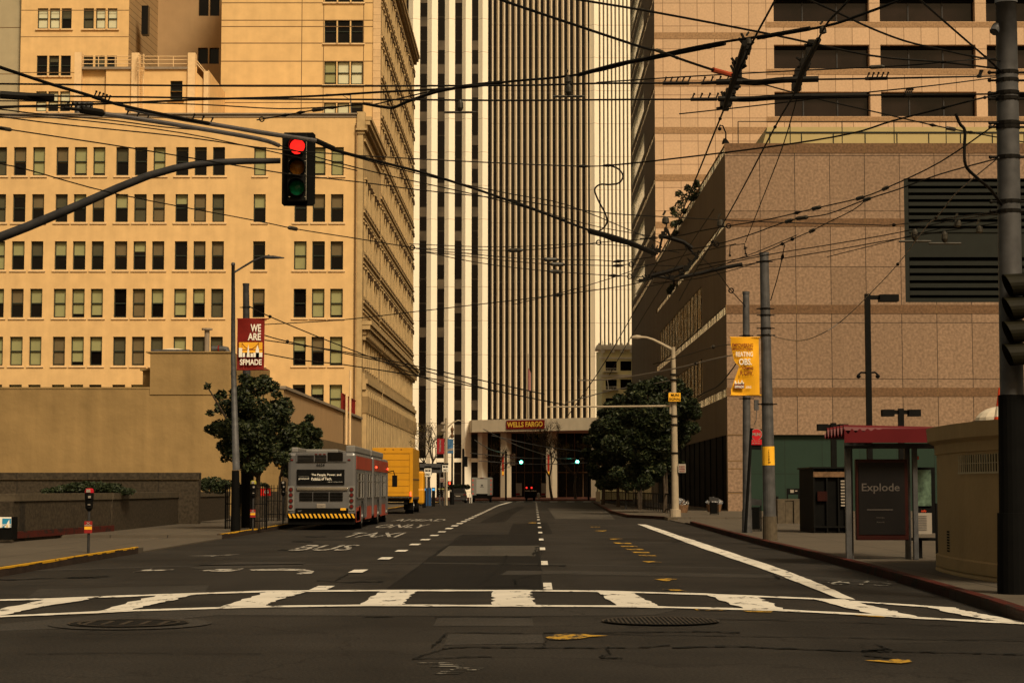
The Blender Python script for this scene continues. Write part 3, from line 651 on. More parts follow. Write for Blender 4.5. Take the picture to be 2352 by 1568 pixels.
# ================================================================ LEFT: tall cream tower block behind
Y1 = 161.0; xr = XL(Y1); HT = 56
L2 = thing('tall_office_block', 'tall cream panelled office building with ornate stone street side behind the traffic signal', 'office building', (xr-8, Y1, 0))
b = MB(); o2 = []
for t, bt in ((-50, 5), (46, 99), (141, 194), (236, 289)):
    for k in range(3): a = 745+k*30.6; o2.append((X_(a, Y1, 120), X_(a+27.6, Y1, 120), Z_(bt, Y1), Z_(t, Y1)))
xm = X_(508, Y1, 120)
facade(b, lambda u, v, d: (u, Y1+d, v), xm, X_(857, Y1, 120), 0, HT, o2, .25)
b.quad((xm, Y1, 0), (xm, Y1+14, 0), (xm, Y1+14, HT), (xm, Y1, HT)); b.quad((xm, Y1, HT), (xr, Y1, HT), (XL(206), 206, HT), (xm, 206, HT)); b.quad((xm+.3, Y1+1.5, 0), (xr-.6, Y1+1.5, 0), (xr-.6, Y1+1.5, HT), (xm+.3, Y1+1.5, HT), 1)
b.build('front_wall', [M['cream_panel'], M['blackm']], L2)
b = MB(); b.box(X_(857, Y1, 120)+.003, xr, Y1-.1, Y1+.5, 0, HT); b.build('quoin_strip', M['quoin'] if 'quoin' in M else panel('quoin_stone', (.64, .45, .26), 5, .62, 'x', 0, 0, .04, speck=.12, sscale=3, joint=(.4, .27, .15)), L2)
w2 = o2[3][1]-o2[3][0]; h2 = o2[3][3]-o2[3][2]
SM2 = mesh_only(sash(w2, h2), [M['frame_g'], M['trim']], 'window')
bl2 = [(0, 'x'), (0, 'x'), (.2, 'blind_d'), (.1, 'blind_d'), (0, 'x'), (0, 'x'), (.9, 'blind_g'), (1.0, 'blind_w'), (1.0, 'blind_w'), (.7, 'blind_w'), (.75, 'blind_w'), (.2, 'blind_d')]
for (a, b_, c_, d_), q in zip(o2, bl2): window(L2, ROOT[L2.name], a, Y1+.15, c_, w2, h2, q, mesh=SM2)
jl = MB()
for py in (7, 47, 61.5, 99.5, 100.5, 141, 195.5, 236, 289): jl.box(xm+.01, X_(857, Y1, 120)-.02, Y1-.012, Y1-.002, Z_(py, Y1)-.035, Z_(py, Y1)+.035) if py != 100.5 else None
for px in (693, 743, 835): jl.box(X_(px, Y1, 120)-.03, X_(px, Y1, 120)+.03, Y1-.014, Y1-.003, 20, HT)
jl.build('panel_joint', M['joint'], L2)
ornate(L2, Y1+.55, 206, Z_(150, 206)+1.0)
b = MB()  # set-back storeys above the cornice
zz0 = Z_(150, 206)+1.3
ob = [(170+k*2.4, 171.1+k*2.4, zz0+1+j*3.6, zz0+3.2+j*3.6) for k in range(13) for j in range(2)]
facade(b, lambda u, v, d: (XL(u)-.9-d, u, v), 166, 205, zz0-.6, zz0+9, ob, .4, back=True)
for k in range(14): b.box(XL(169+k*2.4)-.9, XL(169+k*2.4)-.5, 169+k*2.4, 169.6+k*2.4, zz0, zz0+9)
b.build('attic', [M['stone_dark'], M['pane2']], L2)
# left wing: siding face, recessed wall, far-left front
YL = 168.0
L3 = thing('cream_wing_building', 'cream high-rise wing with grouped three-pane windows at the upper left corner', 'office building', (X_(170, YL), YL, 0))
b = MB(); o3 = []
xs3 = [(85, 109), (113, 136), (140, 163), (190.5, 214), (219, 241), (246, 268)]
for t, bt in ((19.5, 66), (128, 174), (210, 256)):
    for a, c_ in xs3: o3.append((X_(a, YL, 120), X_(c_, YL, 120), Z_(bt, YL), Z_(t, YL)))
x0 = X_(47, YL, 120); x1 = X_(295, YL, 120)
facade(b, lambda u, v, d: (u, YL+d, v), x0, x1, 0, 60, o3, .22); b.quad((x0, YL+1.5, 0), (x1, YL+1.5, 0), (x1, YL+1.5, 60), (x0, YL+1.5, 60), 1)
b.build('front_wall', [M['cream_panel'], M['blackm']], L3)
SM3 = {}
for i, (a, b_, c_, d_) in enumerate(o3):
    kk = (round(b_-a, 1), round(d_-c_, 1))
    if kk not in SM3: SM3[kk] = mesh_only(sash(b_-a, d_-c_), [M['frame_g'], M['trim']], 'window')
    window(L3, ROOT[L3.name], a, YL+.14, c_, round(b_-a, 2), round(d_-c_, 2), [(1., 'blind_w'), (1., 'blind_w'), (.5, 'blind_d'), (1., 'blind_d'), (.95, 'blind_w'), (1., 'blind_w'), (0, 'x'), (.3, 'blind_d'), (0, 'x'), (.2, 'blind_d'), (.5, 'blind_d'), (0, 'x'), (1., 'blind_w'), (.7, 'blind_w'), (.6, 'blind_w'), (.2, 'blind_d'), (0, 'x'), (.5, 'blind_g')][i % 18], mesh=SM3[kk])
jl = MB()
for py in (24, 85, 167): jl.box(x0, x1, YL-.012, YL-.002, Z_(py, YL)-.03, Z_(py, YL)+.03)
for px in (110, 214, 248, 351): jl.box(X_(px, YL, 120)-.03, X_(px, YL, 120)+.03, YL-.014, YL-.003, 20, 60) if px in (110, 214, 248) and False else None
jl.build('panel_joint', M['joint'], L3)
b = MB(); xs = X_(362, 178, 100)
b.quad((x1, YL, 0), (xs, 178, 0), (xs, 178, 60), (x1, YL, 60)); b.build('siding_wall', M['siding'], L3)
b = MB(); b.box(*sorted((x1+.9, x1+1.5)), 169.2, 170.0, Z_(78, 169), Z_(12, 169)); b.build('slot_window', M['pane'], L3)
b = MB(); xe = X_(520, 178, 100)
o4 = [(X_(455+k*27, 178, 100), X_(478+k*26, 178, 100), Z_(bt, 178), Z_(t, 178)) for k in (0,) for t, bt in ((-20, 37), (110, 147), (192, 232))]+[(X_(481, 178, 100), X_(503, 178, 100), Z_(bt, 178), Z_(t, 178)) for t, bt in ((-20, 37), (110, 147), (192, 232))]
facade(b, lambda u, v, d: (u, 178+d, v), xs, xe+6, 0, 60, o4, .3, back=True); b.build('recessed_wall', [M['tan_shade_wall'], M['pane']], L3)  # shade of the recess put into the colour: tan instead of cream
b = MB(); b.quad((X_(-80, YL), YL+.6, 0), (x0, YL+.6, 0), (x0, YL+.6, 60), (X_(-80, YL), YL+.6, 60))
for py in (60, 167, 278): b.box(X_(-80, YL), x0, YL+.585, YL+.597, Z_(py, YL)-.03, Z_(py, YL)+.03, 1)
b.build('grey_wall', [M['grey_wall'], M['joint']], L3)
# ================================================================ LEFT: low tan building
Y2 = 100.0; z2 = Z_(893, Y2)
L4 = thing('low_tan_building', 'low windowless tan stucco building with a raised block, behind the planter walls', 'building', (X_(300, Y2), Y2, 0))
b = MB(); b.quad((X_(-120, Y2), Y2, 0), (XL(Y2), Y2, 0), (XL(Y2), Y2, z2), (X_(-120, Y2), Y2, z2)); b.quad((X_(-120, Y2), Y2, z2), (XL(Y2), Y2, z2), (XL(144.9), 144.9, z2), (X_(-120, Y2), 144.9, z2))
b.box(X_(345, Y2, 860), X_(531, Y2, 860), Y2-.05, Y2+16, z2-.3, Z_(810, Y2)); b.box(X_(335, Y2, 860), X_(531, Y2, 860), Y2-.12, Y2+16, Z_(810, Y2)+.003, Z_(807, Y2)); b.box(X_(311, Y2, 860), X_(344.6, Y2, 860), Y2+2, Y2+8, z2, Z_(846, Y2)); b.box(X_(306, Y2, 860), X_(344.6, Y2, 860), Y2+1.8, Y2+8, Z_(846, Y2)+.003, Z_(841, Y2))
b.box(X_(-120, Y2), XL(Y2)-.002, Y2-.03, Y2+.3, z2+.003, z2+.1)
b.build('front_wall', M['cream_dull'], L4)
b = MB(); b.quad((XL(Y2), Y2, 0), (XL(144.9), 144.9, 0), (XL(144.9), 144.9, z2), (XL(Y2), Y2, z2)); b.build('side_wall', M['tan_shade_wall'], L4)
b = MB(); b.prism([(XL(Y2)-.2, Y2-.05, z2+.003), (XL(Y2)+.12, Y2-.05, z2+.003), (XL(144.8)+.12, 144.8, z2+.003), (XL(144.8)-.2, 144.8, z2+.003)], (0, 0, .16)); b.build('side_cap', M['trim_grey'], L4)
b = MB(); b.prism([(XL(Y2)+.002, Y2-.1, 0), (XL(Y2)+.3, Y2-.1, 0), (XL(139)+.3, 139, 0), (XL(139)+.002, 139, 0)], (0, 0, 4.6)); b.build('lower_facing', panel('ribbed_facing', (.15, .11, .065), .45, 60, 'y', 0, 0, .06, speck=.2, sscale=3, joint=(.09, .065, .04)), L4)
b = MB(); 
for px, h in ((800, 850), (793, 905)): p = at(px, 1000, 131); b.tube([(XL(131)+.5-(px == 793)*.25, 131, 4.6), (XL(131)+.5-(px == 793)*.25, 131, Z_(h, 131))], .09, 6)
solo('vent_pipe', b, M['trim'], 'pair of tall cream pipes rising from the tan side wall', 'pipe')
b = MB(); 
for k in range(16): b.box(XL(136)-.1, XL(136), 130+k*.7, 130.12+k*.7, z2+.2, z2+1.2)
b.box(XL(136)-.1, XL(136), 130, 141, z2+1.2, z2+1.3); solo('roof_railing', b, M['red'], 'small red roof railing on the tan side wall', 'railing')
Yd = Y2+3
b = MB(); p = at(391, 806, Yd); b.ball((p.x, p.y+1, p.z-.1), 1.0, 16, 0, (1, 1, .32)); b.box(p.x-1.05, p.x+1.05, p.y-.1, p.y+2, p.z-.12, p.z+.08, 1)
solo('skylight_dome', b, [M['dome'], M['galv']], 'pale domed skylight on the raised block of the tan building', 'skylight', smooth=False)
b = MB(); p = at(475, 808, Yd); b.cyl(p, (p.x, p.y, Z_(757, Yd)), .14, n=10); b.cyl((p.x, p.y, Z_(758, Yd)), (p.x, p.y, Z_(754, Yd)), .3, n=10); solo('flue_pipe', b, M['trim_grey'], 'upright flue pipe with a flat cap on the tan building', 'flue')
b = MB(); b.tube([at(487, 801, Yd), at(512, 801, Yd), at(520, 802, Yd), at(523, 810, Yd)], .17, 10); b.tube([at(501, 801, Yd), at(504, 801, Yd)], .2, 10, 1); solo('roof_duct', b, [M['galv'], M['red']], 'curved silver duct on the roof of the tan building', 'duct')
# planter walls
Yq = 74.0
def xat(px, Y): return X_(px, Y, 1100)
b = MB(); b.box(xat(-60, 77), xat(457, 77), Yq+3, Yq+3.5, 0, Z_(1085, Yq+3)-.283); b.box(xat(-60, 77), xat(457, 77)+.003, Yq+2.93, Yq+3.55, Z_(1085, Yq+3)+.003-.28, Z_(1085, Yq+3)+.003)
o = solo('planter_wall', b, M['planter'], 'upper speckled granite planter wall below the tan building', 'wall', 'granite planter walls')
b = MB()
pA = atz(30, 1233, .13); pB = atz(527, 1190, .13)
def wl(px, py, z=.13): q = atz(px, py, z); return q
Ya_ = 60.5; Yb_ = 92
xa_ = xat(30, Ya_); 
q0, q1, q2 = atz(30, 1236, .13), atz(256, 1219, .13), atz(527, 1190, .13); a1 = (q2.x, q2.y)
def wallseg(p, q, z, label):
    d = (q-p).normalized(); nn = Vector((d.y, -d.x, 0)); nn = nn if nn.y < 0 else -nn; b = MB()
    v0 = [(p.x, p.y, 0), (q.x, q.y, 0), (q.x-nn.x*.6, q.y-nn.y*.6, 0), (p.x-nn.x*.6, p.y-nn.y*.6, 0)]; b.prism(v0, (0, 0, z-.22))
    e = .04; v1 = [(p.x+nn.x*e, p.y+nn.y*e, z-.218), (q.x+nn.x*e, q.y+nn.y*e, z-.218), (q.x-nn.x*.64, q.y-nn.y*.64, z-.218), (p.x-nn.x*.64, p.y-nn.y*.64, z-.218)]; b.prism(v1, (0, 0, .218), 1)
    solo('planter_wall', b, [M['planter'], M['planter_cap']], label, 'wall', 'granite planter walls')
wallseg(q0, q1-Vector((.02, 0, 0)), 1.43, 'nearest speckled granite planter wall behind the red-topped parking meter')
wallseg(q1+Vector((.02, .02, 0)), q2, 1.43, 'long smooth granite planter wall running back to the street trees')
b = MB(); b.prism([(a1[0]+.5, 92, 0), (xat(657, 92), 92, 0), (xat(657, 92), 92.5, 0), (a1[0]+.5, 92.5, 0)], (0, 0, Z_(1128, 92))); solo('planter_wall', b, M['planter'], 'short pale granite wall behind the tree guards', 'wall', 'granite planter walls')
b = MB(); d = (q1-q0).normalized(); o_ = Vector((d.y, -d.x, 0)); b.prism([q0+o_*.02, q1+o_*.02, q1+o_*.1, q0+o_*.1], (0, 0, .2)); solo('red_kerb_strip', b, M['kerb_red'], 'low dark red strip at the foot of the nearest planter wall', 'kerb')
# utility sign
b = MB(); q = at(28, 1187, 53.7); x1_ = q.x; x0_ = X_(-26, 53.7, 1200)
s = thing('utility_box', 'utility box with a blue and white sign at the left edge of the picture', 'utility box', (x1_-.4, 53.7, .13))
b.box(x0_, x1_, 53.7, 54.3, .13, Z_(1187, 53.7)); b.build('box', M['blackm'], s)
b = MB(); b.box(x0_+.02, x1_-.02, 53.67, 53.695, Z_(1211, 53.7), Z_(1187.5, 53.7)+.01); b.build('sign_panel', M['white'], s)
b = MB(); xs_ = X_(6, 53.7, 1200); b.quad((xs_, 53.66, Z_(1211, 53.7)), (x1_-.02, 53.66, Z_(1211, 53.7)), (x1_-.02, 53.66, Z_(1190, 53.7)), (xs_, 53.66, Z_(1190, 53.7)))
b.poly([(x1_-.2, 53.65, Z_(1211, 53.7)), (x1_-.05, 53.65, Z_(1211, 53.7)), (x1_-.07, 53.65, Z_(1192, 53.7))], 1)
b.text('PG', (xs_+.01, 53.645, Z_(1210, 53.7)), .1, .09, m=1, bold=.02); b.text('&', (xs_+.12, 53.645, Z_(1210, 53.7)), .05, .08, m=2, bold=.02); b.text('E', (xs_+.2, 53.645, Z_(1210, 53.7)), .05, .09, m=1, bold=.02)
b.build('emblem', [M['pge'], M['white'], M['gold']], s)
# ================================================================ RIGHT: low granite building
Y5 = 120.0; z5 = Z_(332, Y5); x5 = XR(Y5); XE = 75
R1 = thing('granite_building', 'speckled pink granite building with brown bands, dark louvres and ribbed street side', 'building', (x5+20, Y5, 0))
bands = [(330, 352), (502, 520), (700, 720), (890, 910)]
lx = X_(2078, Y5, 560); lz0 = Z_(694, Y5); lz1 = Z_(410, Y5); gz = Z_(998, Y5); gx = X_(1712, Y5, 1050)
b = MB(); facade(b, lambda u, v, d: (u, Y5+d, v), x5, XE, 0, z5, [(lx, XE-3, lz0, lz1), (gx, X_(2200, Y5, 1050), .01, gz)], .35)
b.quad((x5, Y5, z5), (XE, Y5, z5), (XE, 215, z5), (XR(215), 215, z5))
b.build('front_wall', M['granite'], R1)
b = MB()
for t, bt in bands:
    xx = lx if t == 502 else XE
    b.box(x5-.02, xx, Y5-.03, Y5-.003, Z_(bt, Y5), Z_(t, Y5)+(.02 if t == 330 else 0))
b.build('granite_band', M['granite_band'], R1)
jn = MB()
for k in range(30):
    x = 13.78+4.52*k
    for t, bt in bands: jn.box(x-.025, x+.025, Y5-.036, Y5-.032, Z_(bt, Y5), Z_(t, Y5)) if x < XE and (t != 502 or x < lx) else None
jn.build('panel_joint', M['joint'], R1)
b = MB(); b.box(lx, XE-3, Y5+.3, Y5+.4, lz0, lz1); 
for q in range(8): z = Z_(404+q*15.3+21, Y5); b.box(lx+.3, XE-3, Y5+.05, Y5+.28, z-.04, z+.20, 1)
for q in range(6): z = Z_(578+q*17+22, Y5)-.22; b.box(lx+.3, XE-3, Y5+.05, Y5+.28, z-.04, z+.24, 1)
b.box(lx, lx+.28, Y5+.02, Y5+.29, lz0, lz1, 1); b.box(lx+.282, XE-3, Y5+.12, Y5+.27, Z_(590, Y5), Z_(528, Y5), 1)
b.build('louvre', [M['louver_dark'], M['louver']], R1)
b = MB(); b.quad((gx, Y5+.3, 0), (X_(2200, Y5, 1050), Y5+.3, 0), (X_(2200, Y5, 1050), Y5+.3, gz), (gx, Y5+.3, gz)); b.build('green_wall', M['green_panel'], R1)
b = MB()
for px in (1712,): pass
for py in (998, 1058, 1076, 1132): b.box(x5-.01, gx+.01, Y5-.012, Y5-.003, Z_(py, Y5)-.03, Z_(py, Y5)+.03)
b.build('pillar_joint', M['joint'], R1)
# street side
mpR = lambda u, v, d: (XR(u)+d, u, v)
zb = [(Z_(bt, Y5), Z_(t, Y5)) for t, bt in bands]
sd = MB(); so = []
YE = 181.9
strips = [(Y5, YE, zb[1][0]+.05, zb[1][1]), (Y5, YE, zb[2][0], zb[2][1]), (Y5, YE, zb[3][0], zb[3][1]), (Y5, YE, zb[0][0]-.0, zb[0][1]-.02)]
wins = [(136, 177, 13.3, 16.3), (136, 177, 8.3, 11.0), (Y5+.6, YE-1, .2, 5.0)]
facade(sd, mpR, Y5+.01, YE, 0, z5-.02, [(a+.02, b_-.02, c_, d_) for a, b_, c_, d_ in strips]+wins, .08)
sd.build('side_wall', M['taupe'], R1)
for nm, mt, L_ in (('ribbon_strip', M['mirror'], strips), ('side_window', M['mirror_dim'], wins[:2]), ('storefront', M['shop'], wins[2:])):
    for a, b_, c_, d_ in L_:
        q = MB(); q.quad(mpR(a+.02, c_, .06), mpR(b_-.02, c_, .06), mpR(b_-.02, d_, .06), mpR(a+.02, d_, .06)); q.build(nm, mt, R1)
q = MB()
for k in range(14): u = 137+k*2.9; q.prism([(XR(u)+.02, u, 8.3), (XR(u)+.055, u, 8.3), (XR(u)+.055, u+.12, 8.3), (XR(u)+.02, u+.12, 8.3)], (0, 0, 2.7)); q.prism([(XR(u)+.02, u, 13.3), (XR(u)+.055, u, 13.3), (XR(u)+.055, u+.12, 13.3), (XR(u)+.02, u+.12, 13.3)], (0, 0, 3.0))
for k in range(14): u = 123+k*4; q.box(XR(u)-.01, XR(u)+.05, u, u+.14, .2, 5.0)
pass
q.build('mullion', M['blackm'], R1)
# roof: pale parapet, camera
b = MB(); b.box(X_(1762, 128, 300), XE, 128, 140, z5, Z_(292, 128)); b.prism([(X_(1740, 128, 300), 128, z5+.2), (X_(1762, 128, 300), 128, Z_(296, 128)), (X_(1762, 128, 300), 128, z5+.2)], (0, 6, 0))
for k in range(40):
    x = X_(1770, 128)+k*2.2
    if x < XE: b.box(x, x+.06, 127.96, 127.998, z5+.3, Z_(303, 128), 1)
b.box(X_(1762, 128), XE, 127.95, 127.995, Z_(305, 128)-.05, Z_(303, 128), 1)
solo('roof_screen', b, [M['pale_yellow'], M['louver']], 'pale yellow metal roof screen along the top of the granite building', 'roof screen')
b = MB(); b.tube([(x5+1+t*1.0, Y5+1, Z_(325, Y5)+1.5) for t in range(0, 40)], .03, 4)
for k in range(12): b.tube([(x5+1+k*3.4, Y5+1, z5), (x5+1+k*3.4, Y5+1, Z_(325, Y5)+1.5)], .03, 4)
solo('roof_railing', b, M['louver'], 'thin green rail along the roof edge of the granite building', 'railing')
b = MB(); b.prism([at(1659, 329, Y5+.3), at(1676, 329, Y5+.3), at(1668, 318, Y5+.3), at(1662, 318, Y5+.3)], (0, .4, 0)); b.tube([at(1667, 320, Y5), at(1667, 305, Y5), at(1660, 289, Y5), at(1653, 288, Y5)], .05, 6); b.ball(at(1653, 296, Y5), .13, 8); b.tube([at(1653, 288, Y5), at(1653, 296, Y5)], .04, 5)
solo('security_camera', b, M['black'], 'black dome camera on a bent arm at the roof corner of the granite building', 'camera')
# ================================================================ RIGHT: tall granite tower behind
Y6 = 182.0; x6 = XR(Y6)
R2 = thing('granite_tower', 'tall pink granite tower with recessed dark ribbon windows above the low granite building', 'office tower', (x6+20, Y6, 0))
o6 = []
for t, bt in ((-112, -58), (-5, 50), (103, 158), (211, 267.5)):
    for k in range(6): a = 1778+k*244.5; o6.append((X_(a, Y6, 150), X_(a+219, Y6, 150), Z_(bt, Y6), Z_(t, Y6)))
b = MB(); facade(b, lambda u, v, d: (u, Y6+d, v), x6, 78, 0, 66, o6, .9); b.quad((x6, Y6, 66), (78, Y6, 66), (78, 222, 66), (XR(222), 222, 66)); b.build('front_wall', M['granite_hi'], R2)
b = MB()
for k in range(-2, 5):
    py = 75+108.6*k
    if py < 300: b.box(x6-.02, X_(1764, Y6), Y6-.03, Y6-.003, Z_(py+15, Y6), Z_(py, Y6)); 
for t, bt in ((-58, -43), (50.5, 63), (158.5, 172), (268, 281)): b.box(X_(1764, Y6)+.003, 78, Y6-.03, Y6-.003, Z_(bt, Y6), Z_(t, Y6)-.02)
for k in (3, 4, 5): py = 75+108.6*k; b.box(x6-.02, 40, Y6-.03, Y6-.003, Z_(py+15, Y6), Z_(py, Y6))
b.build('granite_band', M['granite_band2'], R2)
pn = {}
gl = MB(); gw = o6[0][1]-o6[0][0]; gh = o6[0][3]-o6[0][2]; gl.quad((0, .8, 0), (gw, .8, 0), (gw, .8, gh), (0, .8, gh)); GM = mesh_only(gl, glass('ribbon_glass', (.011, .007, .006), .12, var=.7, vscale=.22, spec=.22), 'pane')
ml = MB(); 
for k in (1, 2): ml.box(gw*k/3+.25*k-.5, gw*k/3+.25*k-.38, .7, .79, 0, gh)
ml.box(0, gw, .55, .79, gh-.3, gh, 1)
MM = mesh_only(ml, [M['galv_d'], M['blackm']], 'window')
for a, b_, c_, d_ in o6:
    o = inst(MM, 'window', R2, Vector((a, Y6, c_))-Vector(ROOT[R2.name])); inst(GM, 'pane', o, (0, 0, 0))
# side face
sd = MB(); f6 = 4.6; zs = []; z = Z_(75+108.6*5+15, Y6)
st = []; wi = []
while z < 62: zs.append(z); z += f6
for z in zs: st.append((Y6+.1, 221.8, z, z+.6)); wi.append((198, 221, z+1.2, z+3.6))
wi.append((190, 221, .3, 4.8))
facade(sd, mpR, Y6+.02, 222, 0, 66, st+wi, .08); sd.quad(mpR(222, 0, 0), (78, 222, 0), (78, 222, 66), mpR(222, 66, 0)); sd.build('side_wall', M['taupe'], R2)
for nm, mt, L_ in (('ribbon_strip', M['mirror'], st), ('side_window', M['mirror_dim'], wi)):
    for a, b_, c_, d_ in L_:
        q = MB(); q.quad(mpR(a+.02, c_, .06), mpR(b_-.02, c_, .06), mpR(b_-.02, d_, .06), mpR(a+.02, d_, .06)); q.build(nm, mt, R2)
# ================================================================ FAR: striped tower
Y7 = 300.0; H7 = 100
def px7(p, Y=Y7): return X_(p, Y, 600)
T1 = thing('striped_tower', 'high tower of closely spaced white fins and dark glass at the end of the street', 'skyscraper', (px7(1240), Y7, 0))
b = MB(); b.box(px7(1120), px7(1500), Y7+.01, Y7+30, 12.6, H7); b.build('window_wall', M['tower_glass'], T1)
zf0 = 12.6
n = 0; p = 1126.5
while p < 1352:
    q = MB(); a = px7(p); c_ = px7(p+6.5); m_ = a+(c_-a)*.5
    q.prism([(a, Y7, zf0), (m_, Y7-.55, zf0), (c_, Y7, zf0)], (0, 0, H7-zf0)); q.build('fin', M['fin'], T1); p += 13.65
q = MB(); a = px7(1355.5); m_ = px7(1366); c_ = px7(1377); q.prism([(a, Y7, zf0), (m_, Y7-.8, zf0), (c_, Y7, zf0)], (0, 0, H7-zf0)); q.build('corner_pier', M['white_stone'], T1)
p = 1379.5
while p < 1470:
    q = MB(); a = px7(p); c_ = px7(p+6.9); m_ = a+(c_-a)*.25
    q.prism([(a, Y7, zf0), (m_, Y7-.3, zf0), (c_, Y7-.05, zf0)], (0, 0, H7-zf0)); q.build('fin', M['white_stone'], T1); p += 9.1
# portico
A = Vector((X_(1084, 292, 980), 292, 0)); B = Vector((X_(1372, 281, 980), 281, 0)); dr = (B-A).normalized(); nrm = Vector((dr.y, -dr.x, 0))
ztp = Z_(964.5, 292); zbt = Z_(992, 292)
q = MB(); q.prism([(A.x, A.y, zbt), (B.x, B.y, zbt), (B.x+4, 302, zbt), (px7(1077)-.0, 302, zbt), (X_(1077, 297), 297, zbt)], (0, 0, ztp-zbt)); q.build('portico_beam', M['concrete'], T1)
for p0, p1, Yc in ((1149.5, 1174.5, 290.2), (1254.5, 1280, 286), (1358, 1384, 282.2)):
    q = MB(); a = X_(p0, Yc, 1060); c_ = X_(p1, Yc, 1060); m_ = a+(c_-a)*.55
    q.prism([(a, Yc+.9, .13), (m_, Yc+.2, .13), (c_, Yc+.9, .13), (c_-.3, Yc+1.8, .13), (a+.3, Yc+1.8, .13)], (0, 0, zbt-.13)); q.build('portico_column', M['concrete'], T1)
q = MB(); q.quad((px7(1084), 299, 0), (px7(1500), 299, 0), (px7(1500), 299, zbt), (px7(1084), 299, zbt)); q.build('lobby_glass', M['dark_glass'], T1)
q = MB()
for k in range(16): x = px7(1090+k*19, 299); q.box(x, x+.09, 298.85, 298.98, .13, zbt)
q.box(px7(1084), px7(1500), 298.86, 298.97, 4.0, 4.12); q.build('mullion', M['granite_band'], T1)
q = MB(); s0 = A+dr*((X_(1164, 289)-A.x)/dr.x)+nrm*.0; s1 = A+dr*((X_(1250.5, 286)-A.x)/dr.x)
za = Z_(985, 289); zc = Z_(967, 289)+.1
sg = thing('bank_sign', 'long red sign with gold capital letters on the concrete portico beam', 'sign', (s0.x, s0.y-.2, za))
q.prism([(s0+nrm*.02)+Vector((0, 0, za)), (s1+nrm*.02)+Vector((0, 0, za)), (s1+nrm*.15)+Vector((0, 0, za)), (s0+nrm*.15)+Vector((0, 0, za))], (0, 0, zc-za)); q.build('sign_panel', M['sign_red'] if 'sign_red' in M else mat('sign_red', (.13, .006, .005), .5, .05, 3), sg)
q = MB(); L = (s1-s0).length; q.text('WELLS', s0+nrm*.17+dr*.15+Vector((0, 0, za+.25)), L*.44, (zc-za)*.62, dr, (0, 0, 1), bold=.03); q.text('FARGO', s0+nrm*.17+dr*(L*.51)+Vector((0, 0, za+.27)), L*.45, (zc-za)*.62, dr, (0, 0, 1), bold=.03); q.build('lettering', M['gold'], sg)
for k, (p0, Yc) in enumerate(((1153, 290), (1257.5, 285.8))):
    q = MB(); q.box(X_(p0, Yc, 1060), X_(p0+4.5, Yc, 1060), Yc-.06, Yc, Z_(1092, Yc), Z_(1044, Yc)); q.box(X_(p0, Yc, 1060), X_(p0+4.5, Yc, 1060), Yc-.07, Yc-.062, Z_(1090, Yc), Z_(1082, Yc), 1)
    solo('column_banner', q, [mat('banner_bright', (.26, .015, .005), .6, .05, 3), M['orange']], 'narrow vertical red banner on the %s portico column' % ('left', 'middle')[k], 'banner', 'red banners on the portico columns')
for k, p0 in enumerate((1185, 1243)):
    q = MB(); q.box(X_(p0, 298), X_(p0+13.5, 298), 298.7, 298.8, Z_(1138, 298), Z_(1109, 298)); q.box(X_(p0, 298), X_(p0+9, 298), 298.68, 298.698, Z_(1137, 298), Z_(1132, 298), 1)
    solo('window_poster', q, [M['paper'], M['red']], 'white poster with a red foot in the dark lobby glass, %s one' % ('left', 'right')[k], 'poster', 'posters in the lobby windows')
# flagpole
q = MB(); p = at(1213, 958, 290); q.tube([(p.x, p.y, ztp), (p.x, p.y, Z_(812, 290))], [.09, .05], 6); 
fp = thing('flagpole', 'thin flagpole with a drooping striped flag above the portico', 'flagpole', (p.x, p.y, ztp)); q.build('pole', M['galv'], fp)
q = MB()
for k in range(6): q.box(p.x+.05+k*.07, p.x+.12+k*.07, p.y-.03-.03*(k % 2), p.y, Z_(898, 290), Z_(846+k*2, 290), k % 2)
q.build('flag', [mat('flag_red', (.35, .03, .03), .8, .1, 3), M['paper']], fp)
# wide-column tower, left
Y8 = 296.0
def px8(p): return X_(p, Y8, 600)
T2 = thing('wide_column_tower', 'tower of broad white angled columns and dark window strips left of the striped tower', 'skyscraper', (px8(1030), Y8, 0))
b = MB(); b.box(px8(890), px8(1119), Y8+.01, Y8+25, .1, H7); b.build('window_wall', M['tower_glass'], T2)
for a, m_, c_ in ((895, 905, 921), (936, 947, 963), (979.7, 990.5, 1004), (1020.5, 1030.5, 1044), (1060.5, 1069, 1083), (1098, 1108, 1120.5)):
    q = MB(); q.prism([(px8(a), Y8, .13), (px8(m_), Y8-.75, .13), (px8(c_), Y8, .13)], (0, 0, H7-.13)); q.build('column', M['white_stone'], T2)
q = MB()
for a, c_ in ((963, 979.7), (1004, 1020.5), (1044, 1060.5), (1083, 1098)): q.box(px8(a)+.003, px8(c_)-.003, Y8-.12, Y8, Z_(1061, Y8), Z_(1052, Y8))
q.build('transom', M['white_stone'], T2)
for a, c_ in ((963, 979.7), (1004, 1020.5), (1044, 1060.5), (1083, 1098)):
    for k in range(24):
        if R.random() < .5: z = 10+k*3.85; sp_ = MB(); sp_.quad((px8(a)+.02, Y8-.004, z), (px8(c_)-.02, Y8-.004, z), (px8(c_)-.02, Y8-.004, z+1.5), (px8(a)+.02, Y8-.004, z+1.5)); sp_.build('spandrel', M['spandrel'], T2)
